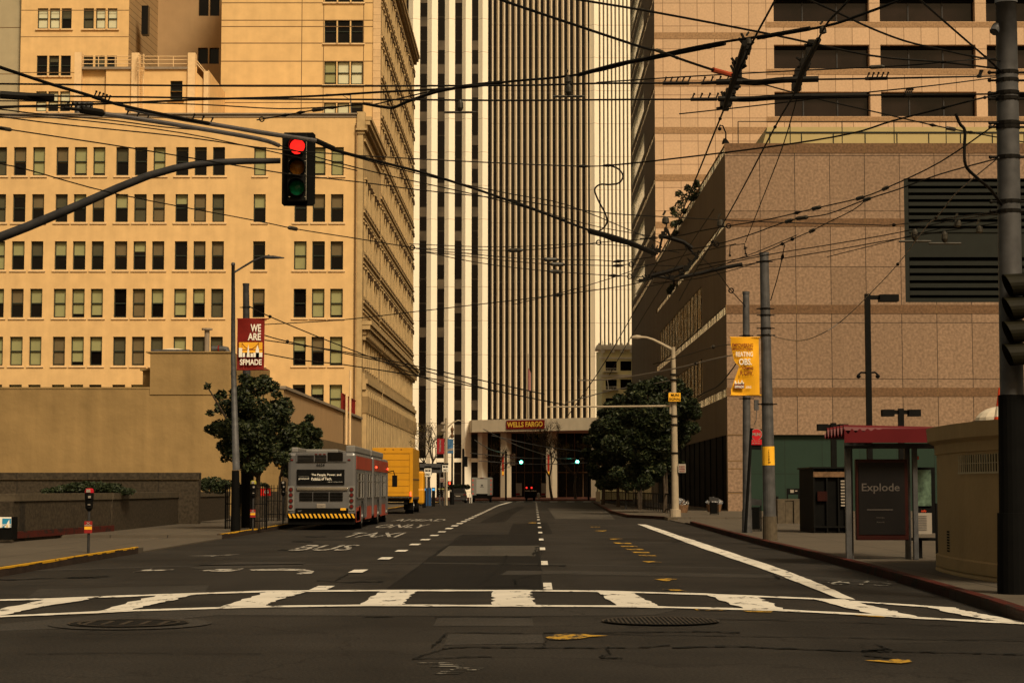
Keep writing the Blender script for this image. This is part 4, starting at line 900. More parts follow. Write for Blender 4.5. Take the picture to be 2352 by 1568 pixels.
# small ornate ivory building
Y9 = 240.0
def P9(p, y=840): return X_(p, Y9, y)
W = thing('ivory_building', 'small ivory building with an ornate white cornice and fire escape beside the striped tower', 'building', (P9(1425), Y9, 0))
b = MB(); ow = []
for t, bt in ((829, 851), (871, 894), (914, 938)):
    for a, c_ in ((1391, 1416.5), (1425, 1450.5), (1460, 1485)): ow.append((P9(a), P9(c_), Z_(bt, Y9), Z_(t, Y9)))
facade(b, lambda u, v, d: (u, Y9+d, v), P9(1382), P9(1500), 0, Z_(805, Y9), ow, .4, back=True)
b.quad((P9(1372), Y9+3, 0), (P9(1382), Y9, 0), (P9(1382), Y9, Z_(805, Y9)), (P9(1372), Y9+3, Z_(805, Y9))); b.build('wall', [M['ivory'], M['pane']], W)
q = MB(); q.box(P9(1369), P9(1500), Y9-.5, Y9+3, Z_(803, Y9), Z_(797, Y9)); q.box(P9(1371), P9(1500), Y9-.3, Y9+3, Z_(797, Y9)+.003, Z_(792, Y9)); q.box(P9(1376), P9(1500), Y9-.15, Y9-.003, Z_(824, Y9), Z_(820, Y9)); q.box(P9(1376), P9(1500), Y9-.2, Y9-.003, Z_(866, Y9), Z_(860, Y9))
for k in range(9): q.box(P9(1374+k*13), P9(1378+k*13), Y9-.3, Y9, Z_(792, Y9)+.003, Z_(788, Y9))
for k in range(6): q.box(P9(1381+k*22), P9(1389+k*22), Y9-.42, Y9-.003, Z_(810, Y9), Z_(803, Y9)-.003)
q.build('cornice', M['ivory_w'], W)
q = MB()
for py in (846, 888): q.box(P9(1384), P9(1418), Y9-.9, Y9-.85, Z_(py+8, Y9), Z_(py+7, Y9)); q.box(P9(1384), P9(1418), Y9-.9, Y9-.01, Z_(py+8.6, Y9), Z_(py+8, Y9)-.003); q.box(P9(1384), P9(1418), Y9-.9, Y9-.85, Z_(py, Y9)-.05, Z_(py, Y9)); [q.box(P9(1384+k*3.4), P9(1384.6+k*3.4), Y9-.9, Y9-.86, Z_(py+7, Y9), Z_(py, Y9)-.05) for k in range(11)]
q.tube([(P9(1398), Y9-.5, Z_(896, Y9)), (P9(1392), Y9-.5, Z_(856, Y9))], .05, 4); q.tube([(P9(1380), Y9-.6, Z_(895, Y9)), (P9(1380), Y9-.6, Z_(783, Y9))], .04, 4); q.tube([(P9(1384), Y9-.6, Z_(895, Y9)), (P9(1384), Y9-.6, Z_(783, Y9))], .04, 4); q.build('fire_escape', M['ivory_w'], W)
# filler block behind the pink tower's far side and beyond the left buildings
q = MB(); q.box(-70, X_(884, 262), 262, 290, 0, 70); solo('background_building', q, M['tower_glass'], 'plain dark building far behind the cream office blocks', 'building') if False else None
# ================================================================ POLES, LAMPS, SIGNALS
def prof(mb, c, pr, n=14, m=0):
    """round profile (z, r) stacked at c=(x,y)"""
    mb.tube([(c[0], c[1], z) for z, r in pr], [r for z, r in pr], n, m)
def ring(mb, c, z, r, m=0): mb.tube([(c[0], c[1], z-.025), (c[0], c[1], z+.025)], r, 12, m); mb.tube([(c[0]-r-.1, c[1]-.02, z), (c[0]+r+.1, c[1]-.02, z)], .018, 5, m)
# ---- traffic signal on mast arm, left
YS = 35.0
S = thing('traffic_signal', 'three-lens traffic signal showing red, hanging on a curved grey mast arm at upper left', 'traffic light', (-10.6, YS, .13))
b = MB(); prof(b, (-10.6, YS), [(.13, .16), (6.0, .12)]); b.build('pole', M['galv'], S, smooth=True)
b = MB(); ap = [(-90, 577), (0, 545), (60, 522), (130, 493), (200, 463), (270, 432), (340, 404), (400, 387), (450, 378), (500, 373), (560, 370.5), (612, 370), (644, 369.5)]
rr = [.098-.045*k/12 for k in range(13)]; b.tube([Vector((-10.6, YS, 5.75))]+[at(x, y, YS+.12) for x, y in ap], [.1]+rr, 12); b.build('mast_arm', M['galv_d'], S, smooth=True)
def sigX(p): return X_(p, YS, 390)
def sigZ(p): return Z_(p, YS)
b = MB(); xa, xb_, za, zb_ = sigX(647.5), sigX(724), sigZ(473), sigZ(304.5); q = .045
pl = [(xa+q, za), (xb_-q, za), (xb_, za+q), (xb_, zb_-q), (xb_-q, zb_), (xa+q, zb_), (xa, zb_-q), (xa, za+q)]
b.prism([(x, YS, z) for x, z in pl], (0, .025, 0)); b.build('backplate', M['blackm'], S)
cxs = sigX(685.5); b = MB(); b.box(cxs-.185, cxs+.185, YS-.19, YS-.003, sigZ(466), sigZ(314)); b.build('housing', M['black'], S, bevel=.02)
for py, mn, nm in ((341.5, 'red_on', 'red_lens'), (389, 'amber', 'amber_lens'), (435, 'green_off', 'green_lens')):
    b = MB(); z = sigZ(py); n = 24; rings = []
    for j in range(4): rings.append([(cxs+math.cos(a*2*math.pi/n)*.142*(1-j/4), YS-.2-.035*math.sin(j/4*1.5), z+math.sin(a*2*math.pi/n)*.142*(1-j/4)) for a in range(n)])
    for j in range(3):
        for a in range(n): b.quad(rings[j][a], rings[j][(a+1) % n], rings[j+1][(a+1) % n], rings[j+1][a])
    b.poly(rings[3]); b.build(nm, M[mn], S, smooth=True)
    b = MB()
    for k in range(n):
        a0 = 2*math.pi*k/n; a1 = 2*math.pi*(k+1)/n
        def dep(a): return .24*(.30+.70*max(0, .5+.5*math.sin(a))) if True else 0
        for r0 in (.152, .16):
            b.quad((cxs+math.cos(a0)*r0, YS-.19, z+math.sin(a0)*r0), (cxs+math.cos(a1)*r0, YS-.19, z+math.sin(a1)*r0), (cxs+math.cos(a1)*r0, YS-.19-dep(a1), z+math.sin(a1)*r0), (cxs+math.cos(a0)*r0, YS-.19-dep(a0), z+math.sin(a0)*r0))
        b.quad((cxs+math.cos(a0)*.152, YS-.19-dep(a0), z+math.sin(a0)*.152), (cxs+math.cos(a1)*.152, YS-.19-dep(a1), z+math.sin(a1)*.152), (cxs+math.cos(a1)*.16, YS-.19-dep(a1), z+math.sin(a1)*.16), (cxs+math.cos(a0)*.16, YS-.19-dep(a0), z+math.sin(a0)*.16))
    b.build('visor', M['black'], S)
b = MB()
for dz in (-.56, -.12, .12): 
    for sx in (-.16, .14): b.box(cxs+sx, cxs+sx+.035, YS-.197, YS-.191, sigZ(389)+dz, sigZ(389)+dz+.012)
b.tube([(cxs+.17, YS-.2, sigZ(463)), (cxs+.17, YS-.2, sigZ(330))], .006, 5); b.build('latch', M['chrome'], S)
# ---- big pole, right foreground with side-facing signal
YB = 26.3; xb0 = X_(2331, YB, 1360); xt0 = X_(2311, YB, 20)
BP = thing('steel_pole', 'thick grey steel pole with many cable clamps and black lower half, at right edge', 'pole', (xb0, YB, .13))
b = MB(); zt_ = Z_(5, YB); z8 = Z_(850, YB)
def bx_(z): return xt0+(xb0-xt0)*(zt_-z)/(zt_-.13)
b.tube([(bx_(z), YB, z) for z in (z8-1.0, z8, 5.5, 7.5, zt_)], [.168, .165, .16, .153, .145], 20); b.tube([(xt0, YB, zt_-.02), (xt0, YB, zt_+.06), (xt0, YB, zt_+.12)], [.16, .16, .04], 16); b.tube([(xt0-.19, YB-.05, zt_-.45), (xt0-.13, YB, zt_-.35)], .07, 8); b.build('pole', M['galv'], BP, smooth=True)
b = MB(); b.tube([(bx_(z), YB, z) for z in (.13, 1.25, 1.252, z8-.35)], [.24, .225, .2, .19], 20); b.build('black_sleeve', M['blackm'], BP, smooth=False)
for py in (168, 186, 215, 228, 284, 293, 362, 464, 486): b = MB(); z = Z_(py, YB); ring(b, (bx_(z), YB), z, .172 if py > 200 else .165); b.ball((bx_(z)+.28, YB-.03, z), .035, 6); b.ball((bx_(z)-.26, YB-.03, z), .03, 6); b.build('cable_clamp', M['wire'], BP)
SG = thing('side_traffic_signal', 'dark four-section traffic signal seen from its side on the thick right pole', 'traffic light', (xb0+.1, YB-.35, Z_(850, YB)))
b = MB(); xs_ = X_(2352, YB, 740)
b.box(xs_-.02, xs_+.35, YB-.55, YB-.25, Z_(848, YB), Z_(632, YB)); b.build('housing', M['blackm'], SG)
for k, py in enumerate((661, 713.5, 767, 818)):
    b = MB(); z = Z_(py, YB); rr_ = .165; n = 18; xf = X_(2286, YB, py); yc = YB-.4
    for a in range(n):
        a0 = -2.5+a*5.0/n+math.pi/2; a1 = -2.5+(a+1)*5.0/n+math.pi/2
        for r_ in (rr_, rr_-.012): b.quad((xs_-.02, yc+math.cos(a0)*r_, z+math.sin(a0)*r_), (xs_-.02, yc+math.cos(a1)*r_, z+math.sin(a1)*r_), (xf-.0+.07*(1-math.sin(a1)), yc+math.cos(a1)*r_, z+math.sin(a1)*r_-.02), (xf+.07*(1-math.sin(a0)), yc+math.cos(a0)*r_, z+math.sin(a0)*r_-.02))
    b.build('visor', mat('visor_olive', (.008, .007, .003), .6, .3, 5, spec=.1) if k == 0 else bpy.data.materials['visor_olive'], SG)
# ---- second and third poles, right
def pole(name, label, pxb, pyb, pxt, pyt, Y, r0, r1, sleeve=None, rings=(), m='galv', z0=.13):
    x0 = X_(pxb, Y, pyb); x1 = X_(pxt, Y, pyt); z1 = Z_(pyt, Y); t = thing(name, label, 'pole', (x0, Y, z0))
    f = lambda z: x0+(x1-x0)*(z-z0)/(z1-z0)
    b = MB(); b.tube([(f(z0+(z1-z0)*k/4), Y, z0+(z1-z0)*k/4) for k in range(5)], [r0+(r1-r0)*k/4 for k in range(5)], 18); b.tube([(x1, Y, z1-.03), (x1, Y, z1+.05)], r1*1.12, 16); b.build('pole', M[m], t, smooth=False)
    if sleeve: b = MB(); b.tube([(x0, Y, z0), (f(Z_(sleeve[0], Y)), Y, Z_(sleeve[0], Y))], [r0*1.12, r0*1.08], 18); b.build('base_sleeve', M[sleeve[1]], t)
    if rings:
        for py in rings: b = MB(); z = Z_(py, Y); ring(b, (f(z), Y), z, r1+(r0-r1)*(z1-z)/(z1-z0)+.015); b.build('cable_clamp', M['wire'], t)
    return t, f
P3, f3 = pole('steel_pole', 'tall grey steel pole with a yellow band, holding the yellow banner', 1769, 1240, 1755, 584, 53, .185, .125, (1185, 'planter_cap'), (601, 709, 724, 754, 770, 928))
b = MB(); zA, zB = Z_(1068, 53), Z_(1025, 53); b.tube([(f3(zA), 53, zA), (f3(zB), 53, zB)], .175, 18)
b.build('yellow_band', M['sign_y'], P3)
b = MB(); [b.text(ch, (f3(zA)-.03, 53-.19, zB-.13-k*.052), .035, .035, bold=.02) for k, ch in enumerate('TRANSIT')]; b.text('60', (f3(zA)-.035, 53-.19, zA+.06), .07, .045, bold=.02); b.build('lettering', M['black'], P3)
P4, f4 = pole('steel_pole', 'shorter plain grey steel pole standing just left behind the banded pole', 1716, 1222, 1713.5, 673, 62, .15, .107, (1170, 'galv'), (771, 905, 915), )
b = MB(); x = X_(1737, 62, 930); b.box(x-.07, x+.07, 61.9, 62.05, Z_(942, 62), Z_(918, 62)); b.tube([(x, 61.9, Z_(942, 62)), (x-.02, 61.9, Z_(965, 62)), (x-.09, 61.95, Z_(975, 62))], .012, 5); b.build('control_box', M['galv'], P4)
P5, f5 = pole('steel_pole', 'dark steel pole rising behind the red banner and street tree on the left', 569, 1213, 565, 654, 70, .20, .115, None, (706, ), 'galv_d')
b = MB(); b.tube([(f5(.13), 70, .13), (f5(2.5), 70, 2.5)], [.25, .235], 16); b.build('base_sleeve', M['blackm'], P5)
# ---- left street lamp with banner
YA = 63.5
LP = thing('street_lamp', 'slender grey street lamp with a curved arm and red banner on the left pavement', 'street lamp', (X_(541, YA, 1220), YA, .13))
b = MB(); xa = X_(541, YA, 1100); b.tube([(X_(541, YA, 1218), YA, 2.2), (X_(537, YA, 700), YA, 6), (X_(535.5, YA, 610), YA, Z_(610, YA))], [.125, .08, .06], 14)
b.ball((X_(535.5, YA, 607), YA, Z_(607, YA)), .075, 8); b.build('pole', M['galv'], LP, smooth=True)
b = MB(); b.tube([(X_(541, YA, 1218), YA, .13), (X_(541, YA, 1180), YA, .9), (X_(541, YA, 1180), YA, .91), (X_(541, YA, 1080), YA, Z_(1080, YA))], [.17, .15, .135, .125], 14); b.build('black_base', M['blackm'], LP)
b = MB(); b.tube([at(x, y, YA) for x, y in ((537, 626), (560, 612), (580, 600), (600, 592), (615, 591))], .035, 8)
b.build('arm', M['galv_d'], LP, smooth=True)
b = MB(); b.tube([at(x, y, YA) for x, y in ((603, 591), (612, 590.5), (630, 591), (653, 592.5))], [.04, .065, .06, .02], 10); b.cyl(at(617, 588, YA), at(617, 585, YA), .03); b.build('lamp_head', M['galv_d'], LP)
def banner(name, label, x0, x1, py0, py1, Y, m, parts, torn=None):
    t = thing(name, label, 'banner', at((x0+x1)/2, py1, Y))
    b = MB(); a = X_(x0, Y, py0); c_ = X_(x1, Y, py0); z1 = Z_(py0, Y); z0 = Z_(py1, Y); nx, nz = 12, 20
    def P(i, j):
        u = i/nx; v = j/nz; uu = u
        if torn:
            l = torn(v); uu = l+(1-l)*u
        return (a+(c_-a)*uu, Y-.03+.05*math.sin(u*5+v*3)*.6+.02*math.sin(v*9), z0+(z1-z0)*v)
    for i in range(nx):
        for j in range(nz): b.quad(P(i, j), P(i+1, j), P(i+1, j+1), P(i, j+1))
    b.build('cloth', m, t)
    b = MB(); b.tube([(a-.02, Y, z1), (c_+.15, Y, z1)], .02, 6); b.tube([(a-.02, Y, z0), (c_+.15, Y, z0)], .02, 6); b.build('rod', M['orange'] if torn else M['red'], t)
    parts(t, a, c_, z0, z1, Y); return t
def skyline(b, x, z, w, h, y, m0, m1, m2):
    b.quad((x, y, z+h*.3), (x+w, y, z+h*.3), (x+w, y, z+h), (x, y, z+h), m0) if m0 is not None else None
    for u, ww_, hh in ((.0, .14, .62), (.16, .1, .28), (.5, .1, .25), (.62, .38, .3)): b.quad((x+u*w, y-.006, z), (x+(u+ww_)*w, y-.006, z), (x+(u+ww_)*w, y-.006, z+hh*h), (x+u*w, y-.006, z+hh*h), m1)
    b.poly([(x+.33*w, y-.006, z), (x+.47*w, y-.006, z), (x+.4*w, y-.006, z+.88*h)], m1); b.poly([(x+.72*w, y-.006, z), (x+.86*w, y-.006, z), (x+.86*w, y-.006, z+.5*h), (x+.79*w, y-.006, z+.82*h), (x+.72*w, y-.006, z+.5*h)], m1)
    if m0 is not None:
        for u in (.12, .83): b.quad((x+u*w, y-.004, z+.4*h), (x+(u+.02)*w, y-.004, z+.4*h), (x+(u+.02)*w, y-.004, z+.95*h), (x+u*w, y-.004, z+.95*h), m2)
        for k in range(10):
            u0 = .12+.071*k; u1 = u0+.071; g_ = lambda u: .5+.42*((u-.475)/.355)**2
            b.quad((x+u0*w, y-.004, z+g_(u0)*h), (x+u1*w, y-.004, z+g_(u1)*h), (x+u1*w, y-.004, z+g_(u1)*h+.03), (x+u0*w, y-.004, z+g_(u0)*h+.03), m2)
        b.quad((x, y-.004, z+.47*h), (x+w, y-.004, z+.47*h), (x+w, y-.004, z+.52*h), (x, y-.004, z+.52*h), m2)
def p1(t, a, c_, z0, z1, Y):
    w = c_-a; h = z1-z0; y = Y-.09
    b = MB(); b.text('WE', (a+.50*w, y, z0+.74*h), .38*w, .15*h, bold=.025); b.text('ARE', (a+.40*w, y, z0+.575*h), .48*w, .14*h, bold=.025); b.text('SFMADE', (a+.12*w, y, z0+.09*h), .80*w, .115*h, bold=.03); b.build('lettering', M['white'], t)
    b = MB(); skyline(b, a+.08*w, z0+.245*h, .86*w, .29*h, y, 0, 1, 2); b.build('emblem', [M['orange'], M['white'], M['maroon']], t)
banner('banner', 'dark red street banner with white letters and a small skyline on the left lamp post', 545.5, 608, 732, 849, YA, M['red'], p1)
def p2(t, a, c_, z0, z1, Y):
    w = c_-a; h = z1-z0; y = Y-.09
    b = MB(); b.text('EMPOWERING', (a+.04*w, y, z0+.83*h), .74*w, .065*h, bold=.025); b.text('MANUFACTURERS', (a+.06*w, y, z0+.775*h), .72*w, .04*h, bold=.03); b.text('FORMING', (a+.38*w, y, z0+.44*h), .4*w, .05*h, bold=.025); b.text('R CITY.', (a+.32*w, y, z0+.34*h), .46*w, .075*h, bold=.025); b.build('lettering', M['maroon'], t, label='maroon lettering')
    b = MB(); b.text('REATING', (a+.17*w, y, z0+.665*h), .6*w, .085*h, bold=.02); b.text('OBS.', (a+.28*w, y, z0+.52*h), .45*w, .11*h, bold=.02); b.text('.ORG', (a+.5*w, y, z0+.115*h), .2*w, .04*h, bold=.02); b.build('lettering', M['white'], t, label='white lettering')
    b = MB(); b.quad((a+.1*w, y+.003, z0+.11*h), (a+.46*w, y+.003, z0+.11*h), (a+.46*w, y+.003, z0+.2*h), (a+.1*w, y+.003, z0+.2*h), 1); b.text('SFMADE', (a+.12*w, y-.004, z0+.12*h), .32*w, .045*h, m=0, bold=.03); skyline(b, a+.12*w, z0+.19*h, .32*w, .09*h, y-.003, None, 0, 1); b.build('emblem', [M['white'], M['maroon']], t)
banner('banner', 'torn yellow street banner on the tall pole with the yellow band', 1678, 1743, 775, 907, 53, M['yellow'], p2, torn=lambda v: .0 if v < .12 else (.02+.26*(v-.12)/.36 if v < .48 else (.12+.2*(1-(v-.48)/.1) if v < .58 else .12*(1-(v-.58)/.3) if v < .88 else 0)))
# ---- right street lamp with signal sign
YR = 96.0
RL = thing('street_lamp', 'beige street lamp with a long curved arm beside the right trees', 'street lamp', (X_(1551, YR, 1184), YR, .13))
b = MB(); b.tube([(X_(1551, YR, 1184), YR, .13), (X_(1551, YR, 1184), YR, .5), (X_(1551, YR, 1170), YR, .52), (X_(1549, YR, 1000), YR, 4.5), (X_(1546, YR, 797), YR, Z_(797, YR))], [.30, .28, .19, .155, .11], 14); b.build('pole', M['beige_pole'], RL, smooth=False)
b = MB(); b.tube([at(x, y, YR) for x, y in ((1546, 804), (1520, 790), (1500, 780), (1485, 775), (1470, 774))], [.09, .08, .07, .06, .06], 8); b.build('arm', M['beige_pole'], RL, smooth=True)
b = MB(); b.tube([at(x, y, YR) for x, y in ((1472, 774), (1462, 774), (1448, 775))], [.09, .12, .05], 8); b.build('lamp_head', M['beige_pole'], RL)
b = MB(); b.tube([at(1542, 932, YR), at(1400, 933.5, YR), at(1257, 934, YR)], [.06, .05, .03], 6); b.tube([at(1540, 900, YR), at(1540, 950, YR)], .06, 6); b.build('mast_arm', M['beige_pole'], RL)
for py in (860, 872, 917, 955, 975, 1040): b = MB(); z = Z_(py, YR); b.tube([(X_(1549, YR, 1000), YR, z-.04), (X_(1549, YR, 1000), YR, z+.04)], .21, 12); b.build('clamp', M['wire'], RL)
sg = thing('sign', 'small yellow two-line sign with black capitals on the beige street lamp', 'sign', at(1548, 921, YR-.3))
b = MB(); b.box(X_(1534.5, YR, 910), X_(1562, YR, 910), YR-.3, YR-.27, Z_(922, YR), Z_(902.5, YR)); b.build('sign_panel', M['sign_y'], sg)
b = MB(); b.text('MUNI', (X_(1540, YR, 910), YR-.32, Z_(911, YR)), .42, .15, bold=.01); b.text('SIGNAL', (X_(1536, YR, 910), YR-.32, Z_(920, YR)), .58, .15, bold=.01); b.build('lettering', M['black'], sg)
def boardsign(label, x0, x1, y0, y1, Y, lines, pm='white', lm_='black', name='sign', post=True, top=None, extra=None):
    t = thing(name, label, 'sign', at((x0+x1)/2, y1, Y)); a = X_(x0, Y, y0); c_ = X_(x1, Y, y0); za, zb_ = Z_(y1, Y), Z_(y0, Y)
    b = MB(); b.box(a, c_, Y-.03, Y, za, zb_); b.build('sign_panel', M[pm], t); h = (zb_-za)
    b = MB(); b.box(a, c_, Y-.045, Y-.033, zb_-h*.2, zb_) if top else None
    n = len(lines)
    for k, s in enumerate(lines): b.text(s, (a+(c_-a)*.12, Y-.045, za+h*(.08+(n-1-k)*.8/n)), (c_-a)*.76, h*.5/n, bold=.03)
    if b.v: b.build('lettering', M[lm_], t)
    if post: b = MB(); b.tube([((a+c_)/2, Y+.06, .13), ((a+c_)/2, Y+.06, zb_)], .045, 6); b.build('post', M['galv_d'], t)
    if extra: extra(t, a, c_, za, zb_, Y)
    return t
boardsign('white no parking sign with red print beside the beige street lamp', 1558, 1575, 1065, 1085, YR-.2, ['NO', 'PARKING', 'TOW-AWAY'], 'paper', 'red', post=False)
# ---- plaza lamps
def plaza_lamp(label, px, ptop, w0, w1, Y, pb=1150, single=False):
    t = thing('plaza_lamp', label, 'lamp post', (X_(px, Y, 1100), Y, .13), 'black flat-headed plaza lamp posts'); x = X_(px, Y, ptop); zt_ = Z_(ptop, Y)
    r = .085*Y/60
    b = MB(); b.box(x-r, x+r, Y-r, Y+r, .13, zt_); b.build('post', M['black'], t)
    s = [(w1,)] if single else [(w0,), (w1,)]
    for (e,) in s:
        xe = X_(e, Y, ptop); sgn = 1 if xe > x else -1
        b = MB(); lo, hi = sorted((x+sgn*r*1.02, xe)); mid = x+(xe-x)*.38; l2, h2 = sorted((mid, xe)); zc = zt_-.05*Y/60
        b.box(lo, hi, Y-.05, Y+.05, zc-.13*Y/60, zc); b.box(l2, h2, Y-.2, Y+.2, zc-.20*Y/60, zc+.02); b.build('lamp_head', M['black'], t)
    return t
pla = plaza_lamp('tall black lamp post with one flat head pointing right and two camera domes', 1992, 675, None, 2062, 62, single=True)
b = MB(); 
for s in (-1, 1): b.tube([(X_(1994, 62, 860), 62, Z_(856, 62)), (X_(1994+s*16, 62, 860), 62, Z_(855, 62)), (X_(1994+s*22, 62, 860), 62, Z_(860, 62))], .035, 6); b.ball((X_(1994+s*22, 62, 860), 62, Z_(864, 62)), .075, 8)
b.build('camera_dome', M['black'], pla)
plaza_lamp('black lamp post with two flat heads in front of the green wall', 1914, 971, 1877, 1947, 88)
plaza_lamp('black lamp post with two flat heads above the bus shelter roof', 2069, 938, 2025, 2113, 76)
# ---- bus stop flag
t = thing('bus_stop_sign', 'leaning black bus stop pole with a round red sign in front of the grey pole', 'bus stop sign', (X_(1712, 60, 1222), 60, .13))
b = MB(); b.tube([at(1712, 1223, 60), at(1726, 983, 60)], .05, 8); b.build('post', M['black'], t)
b = MB(); b.prism([at(1724, 983, 60), at(1750, 985, 60), at(1748, 1033, 60), at(1721, 1031, 60)], (0, .03, 0)); b.build('sign_panel', M['black'], t)
b = MB(); c_ = at(1737.5, 997, 59.97); b.poly([(c_.x+math.cos(k*math.pi/12)*.19, c_.y, c_.z+math.sin(k*math.pi/12)*.19) for k in range(24)], 1); b.poly([(c_.x+math.cos(k*math.pi/12)*.17, c_.y-.006, c_.z+math.sin(k*math.pi/12)*.17) for k in range(24)])
q = at(1724, 1021, 59.96); b.box(q.x, q.x+.36, q.y, q.y+.006, q.z, q.z+.17); b.text('MUNI', (c_.x-.13, c_.y-.012, c_.z-.05), .26, .1, m=1, bold=.03); b.text('7 21 31', (q.x+.04, q.y-.01, q.z+.1), .25, .04, m=1); b.text('38 BUS', (q.x+.04, q.y-.01, q.z+.03), .25, .04, m=1); b.build('emblem', [mat('sign_bright_red', (.42, .012, .02), .5, .05, 3), M['paper']], t)
# ---- litter bins
def bin_(label, px0, px1, pt, pb, Y):
    t = thing('litter_bin', label, 'litter bin', (X_((px0+px1)/2, Y, pb), Y, .13)); a = X_(px0, Y, pb); c_ = X_(px1, Y, pb); zt_ = Z_(pt, Y)
    b = MB(); b.box(a+.03, c_-.03, Y, Y+(c_-a)-.06, .2, zt_-.32); b.build('body', M['blackm'], t)
    b = MB()
    for k in range(9): x = a+(c_-a)*k/8; b.box(x-.012, x+.012, Y-.03, Y-.005, .13, zt_-.3)
    b.box(a-.02, a+.02, Y-.03, Y+.0, .13, zt_-.05); b.box(c_-.02, c_+.02, Y-.03, Y+.0, .13, zt_-.05); b.build('slat', M['black'], t)
    b = MB(); b.prism([(a-.03, Y-.05, zt_-.25), (c_+.03, Y-.05, zt_-.25), (c_+.03, Y-.05, zt_-.07), (a-.03, Y-.05, zt_)], (0, (c_-a), 0)); b.build('hood', M['galv_d'], t)
bin_('black slatted litter bin with a sloping hood behind the bus stop pole', 1724, 1748, 1143, 1219, 64)
bin_('small black litter bin standing alone by the dark shopfront', 1631, 1650, 1140, 1186, 103)
# ---- benches, info board, dark enclosure
b = MB(); a = X_(1786, 78, 1150); 
for k in range(4): b.box(a+k*.34, a+k*.34+.32-(k == 3)*-.55, 78+(k % 2)*.08, 79.2, .13, Z_(1149, 78)-(k % 2)*.02)
b.box(a, a+1.95, 78.05, 79.2, Z_(1149, 78)+.003, Z_(1149, 78)+.06); solo('stone_bench', b, M['planter_cap'], 'low ribbed granite block bench in front of the green wall', 'bench')
b = MB(); b.box(X_(1768, 84), X_(1782, 84), 84, 84.4, .13, Z_(1139, 84)); b.box(X_(1835, 84), X_(1850, 84), 84, 84.4, .13, Z_(1143, 84)); solo('dark_bollard', b, M['black'], 'pair of dark square blocks behind the granite bench', 'bollard')
t = thing('notice_board', 'small black notice board on two legs above the granite bench', 'notice board', (X_(1815, 86), 86, .13)); b = MB(); b.box(X_(1801, 86), X_(1830, 86), 86, 86.08, Z_(1135, 86), Z_(1121, 86)); b.box(X_(1801, 86), X_(1804, 86), 86, 86.06, .13, Z_(1135, 86)-.003); b.box(X_(1827, 86), X_(1830, 86), 86, 86.06, .13, Z_(1135, 86)-.003); b.build('frame', M['black'], t); b = MB(); b.box(X_(1809, 86), X_(1817, 86), 85.98, 85.995, Z_(1131, 86), Z_(1124, 86)); b.box(X_(1820, 86), X_(1825, 86), 85.98, 85.995, Z_(1128, 86), Z_(1125.5, 86)); b.build('notice', M['paper'], t)
YE_ = 61.5; t = thing('dark_enclosure', 'black glazed newsstand enclosure between the granite bench and bus shelter', 'kiosk', (X_(1905, YE_), YE_, .13))
b = MB(); xa, xb_ = X_(1868, YE_, 1100), X_(1946, YE_, 1100); b.box(xa, xb_, YE_+.1, YE_+3, .13, Z_(1076, YE_)); b.build('body', M['blackm'], t)
b = MB(); 
for x in (xa, xa+.42, xa+.8, xb_-.07): b.box(x, x+.05, YE_, YE_+.09, .13, Z_(1076, YE_))
b.box(xa, xb_, YE_-.02, YE_+.095, Z_(1095, YE_), Z_(1083, YE_), 1); b.box(xa-.05, xb_, YE_-.06, YE_+3.1, Z_(1076, YE_)+.003, Z_(1072, YE_)); b.box(xa, xb_, YE_-.01, YE_+.095, .3, .36); b.build('frame', [M['black'], M['granite_band']], t)
b = MB(); 
for k in range(9): b.box(X_(1871+k*2.5, YE_), X_(1873+k*2.5, YE_), YE_-.01, YE_+.09, Z_(1128, YE_), Z_(1150, YE_)); 
for k in range(9): z = Z_(1106+k*7, YE_); b.box(X_(1924, YE_), X_(1934, YE_), YE_-.01, YE_+.05, z, z+.05, 1)
b.build('display', [M['poster_red'], M['paper']], t)
# ---- bus shelter
YH = 38.7
def xh(p, y=1100): return X_(p, YH, y)
def zh(p): return Z_(p, YH)
t = thing('bus_shelter', 'bus shelter with a wavy red roof, dark lettered advertisement panel and map board', 'bus shelter', (xh(2040), YH, .13))
b = MB()
x0s, x1s = xh(1929, 1000), xh(2175, 1000)
N = 26; Dp = 2.4
def wv(u): return .13*math.sin(u*2*math.pi*5.5)*(1-.65*u)
for i in range(N*4):
    u0 = i/(N*4); u1 = (i+1)/(N*4); X0 = x0s+(x1s-x0s)*0; 
for i in range(60):
    for j in range(1):
        y0 = YH-.5+Dp*i/60; y1 = YH-.5+Dp*(i+1)/60
        w0 = .12*math.sin(i/60*2*math.pi*6); w1 = .12*math.sin((i+1)/60*2*math.pi*6)
        za = zh(995)+.05; b.quad((x0s, y0, za+w0), (x1s, y0, za+w0-.05), (x1s, y1, za+w1-.05), (x0s, y1, za+w1))
# scalloped near edge facing the camera
pts = []; n = 120
for i in range(n):
    u0 = i/n; u1 = (i+1)/n
    def zz_(u): return zh(988)+.02-.12*(.5-.5*math.cos(u*2*math.pi*14))*max(0, 1-u*2.6)
    b.quad((x0s+(x1s-x0s)*u0, YH-.52, zh(1004)-.12), (x0s+(x1s-x0s)*u1, YH-.52, zh(1004)-.12), (x0s+(x1s-x0s)*u1, YH-.52, zz_(u1)), (x0s+(x1s-x0s)*u0, YH-.52, zz_(u0)))
b.build('roof', M['red_plastic'], t)
b = MB()
for p0, p1, dy, pb in ((1942, 1955, 0, 1279), (1961, 1965, .3, 1272), (2086, 2098, .3, 1277), (2097, 2108, 0, 1286)): b.box(xh(p0), xh(p1), YH+dy, YH+dy+.12, .13, zh(1018))
b.box(xh(1940), xh(2170), YH-.02, YH-.002, zh(1030), zh(1018)); b.box(xh(1940)-.01, xh(1998), YH-.25, YH-.05, zh(1024), zh(1015)); b.build('frame', M['galv'], t, bevel=.01)
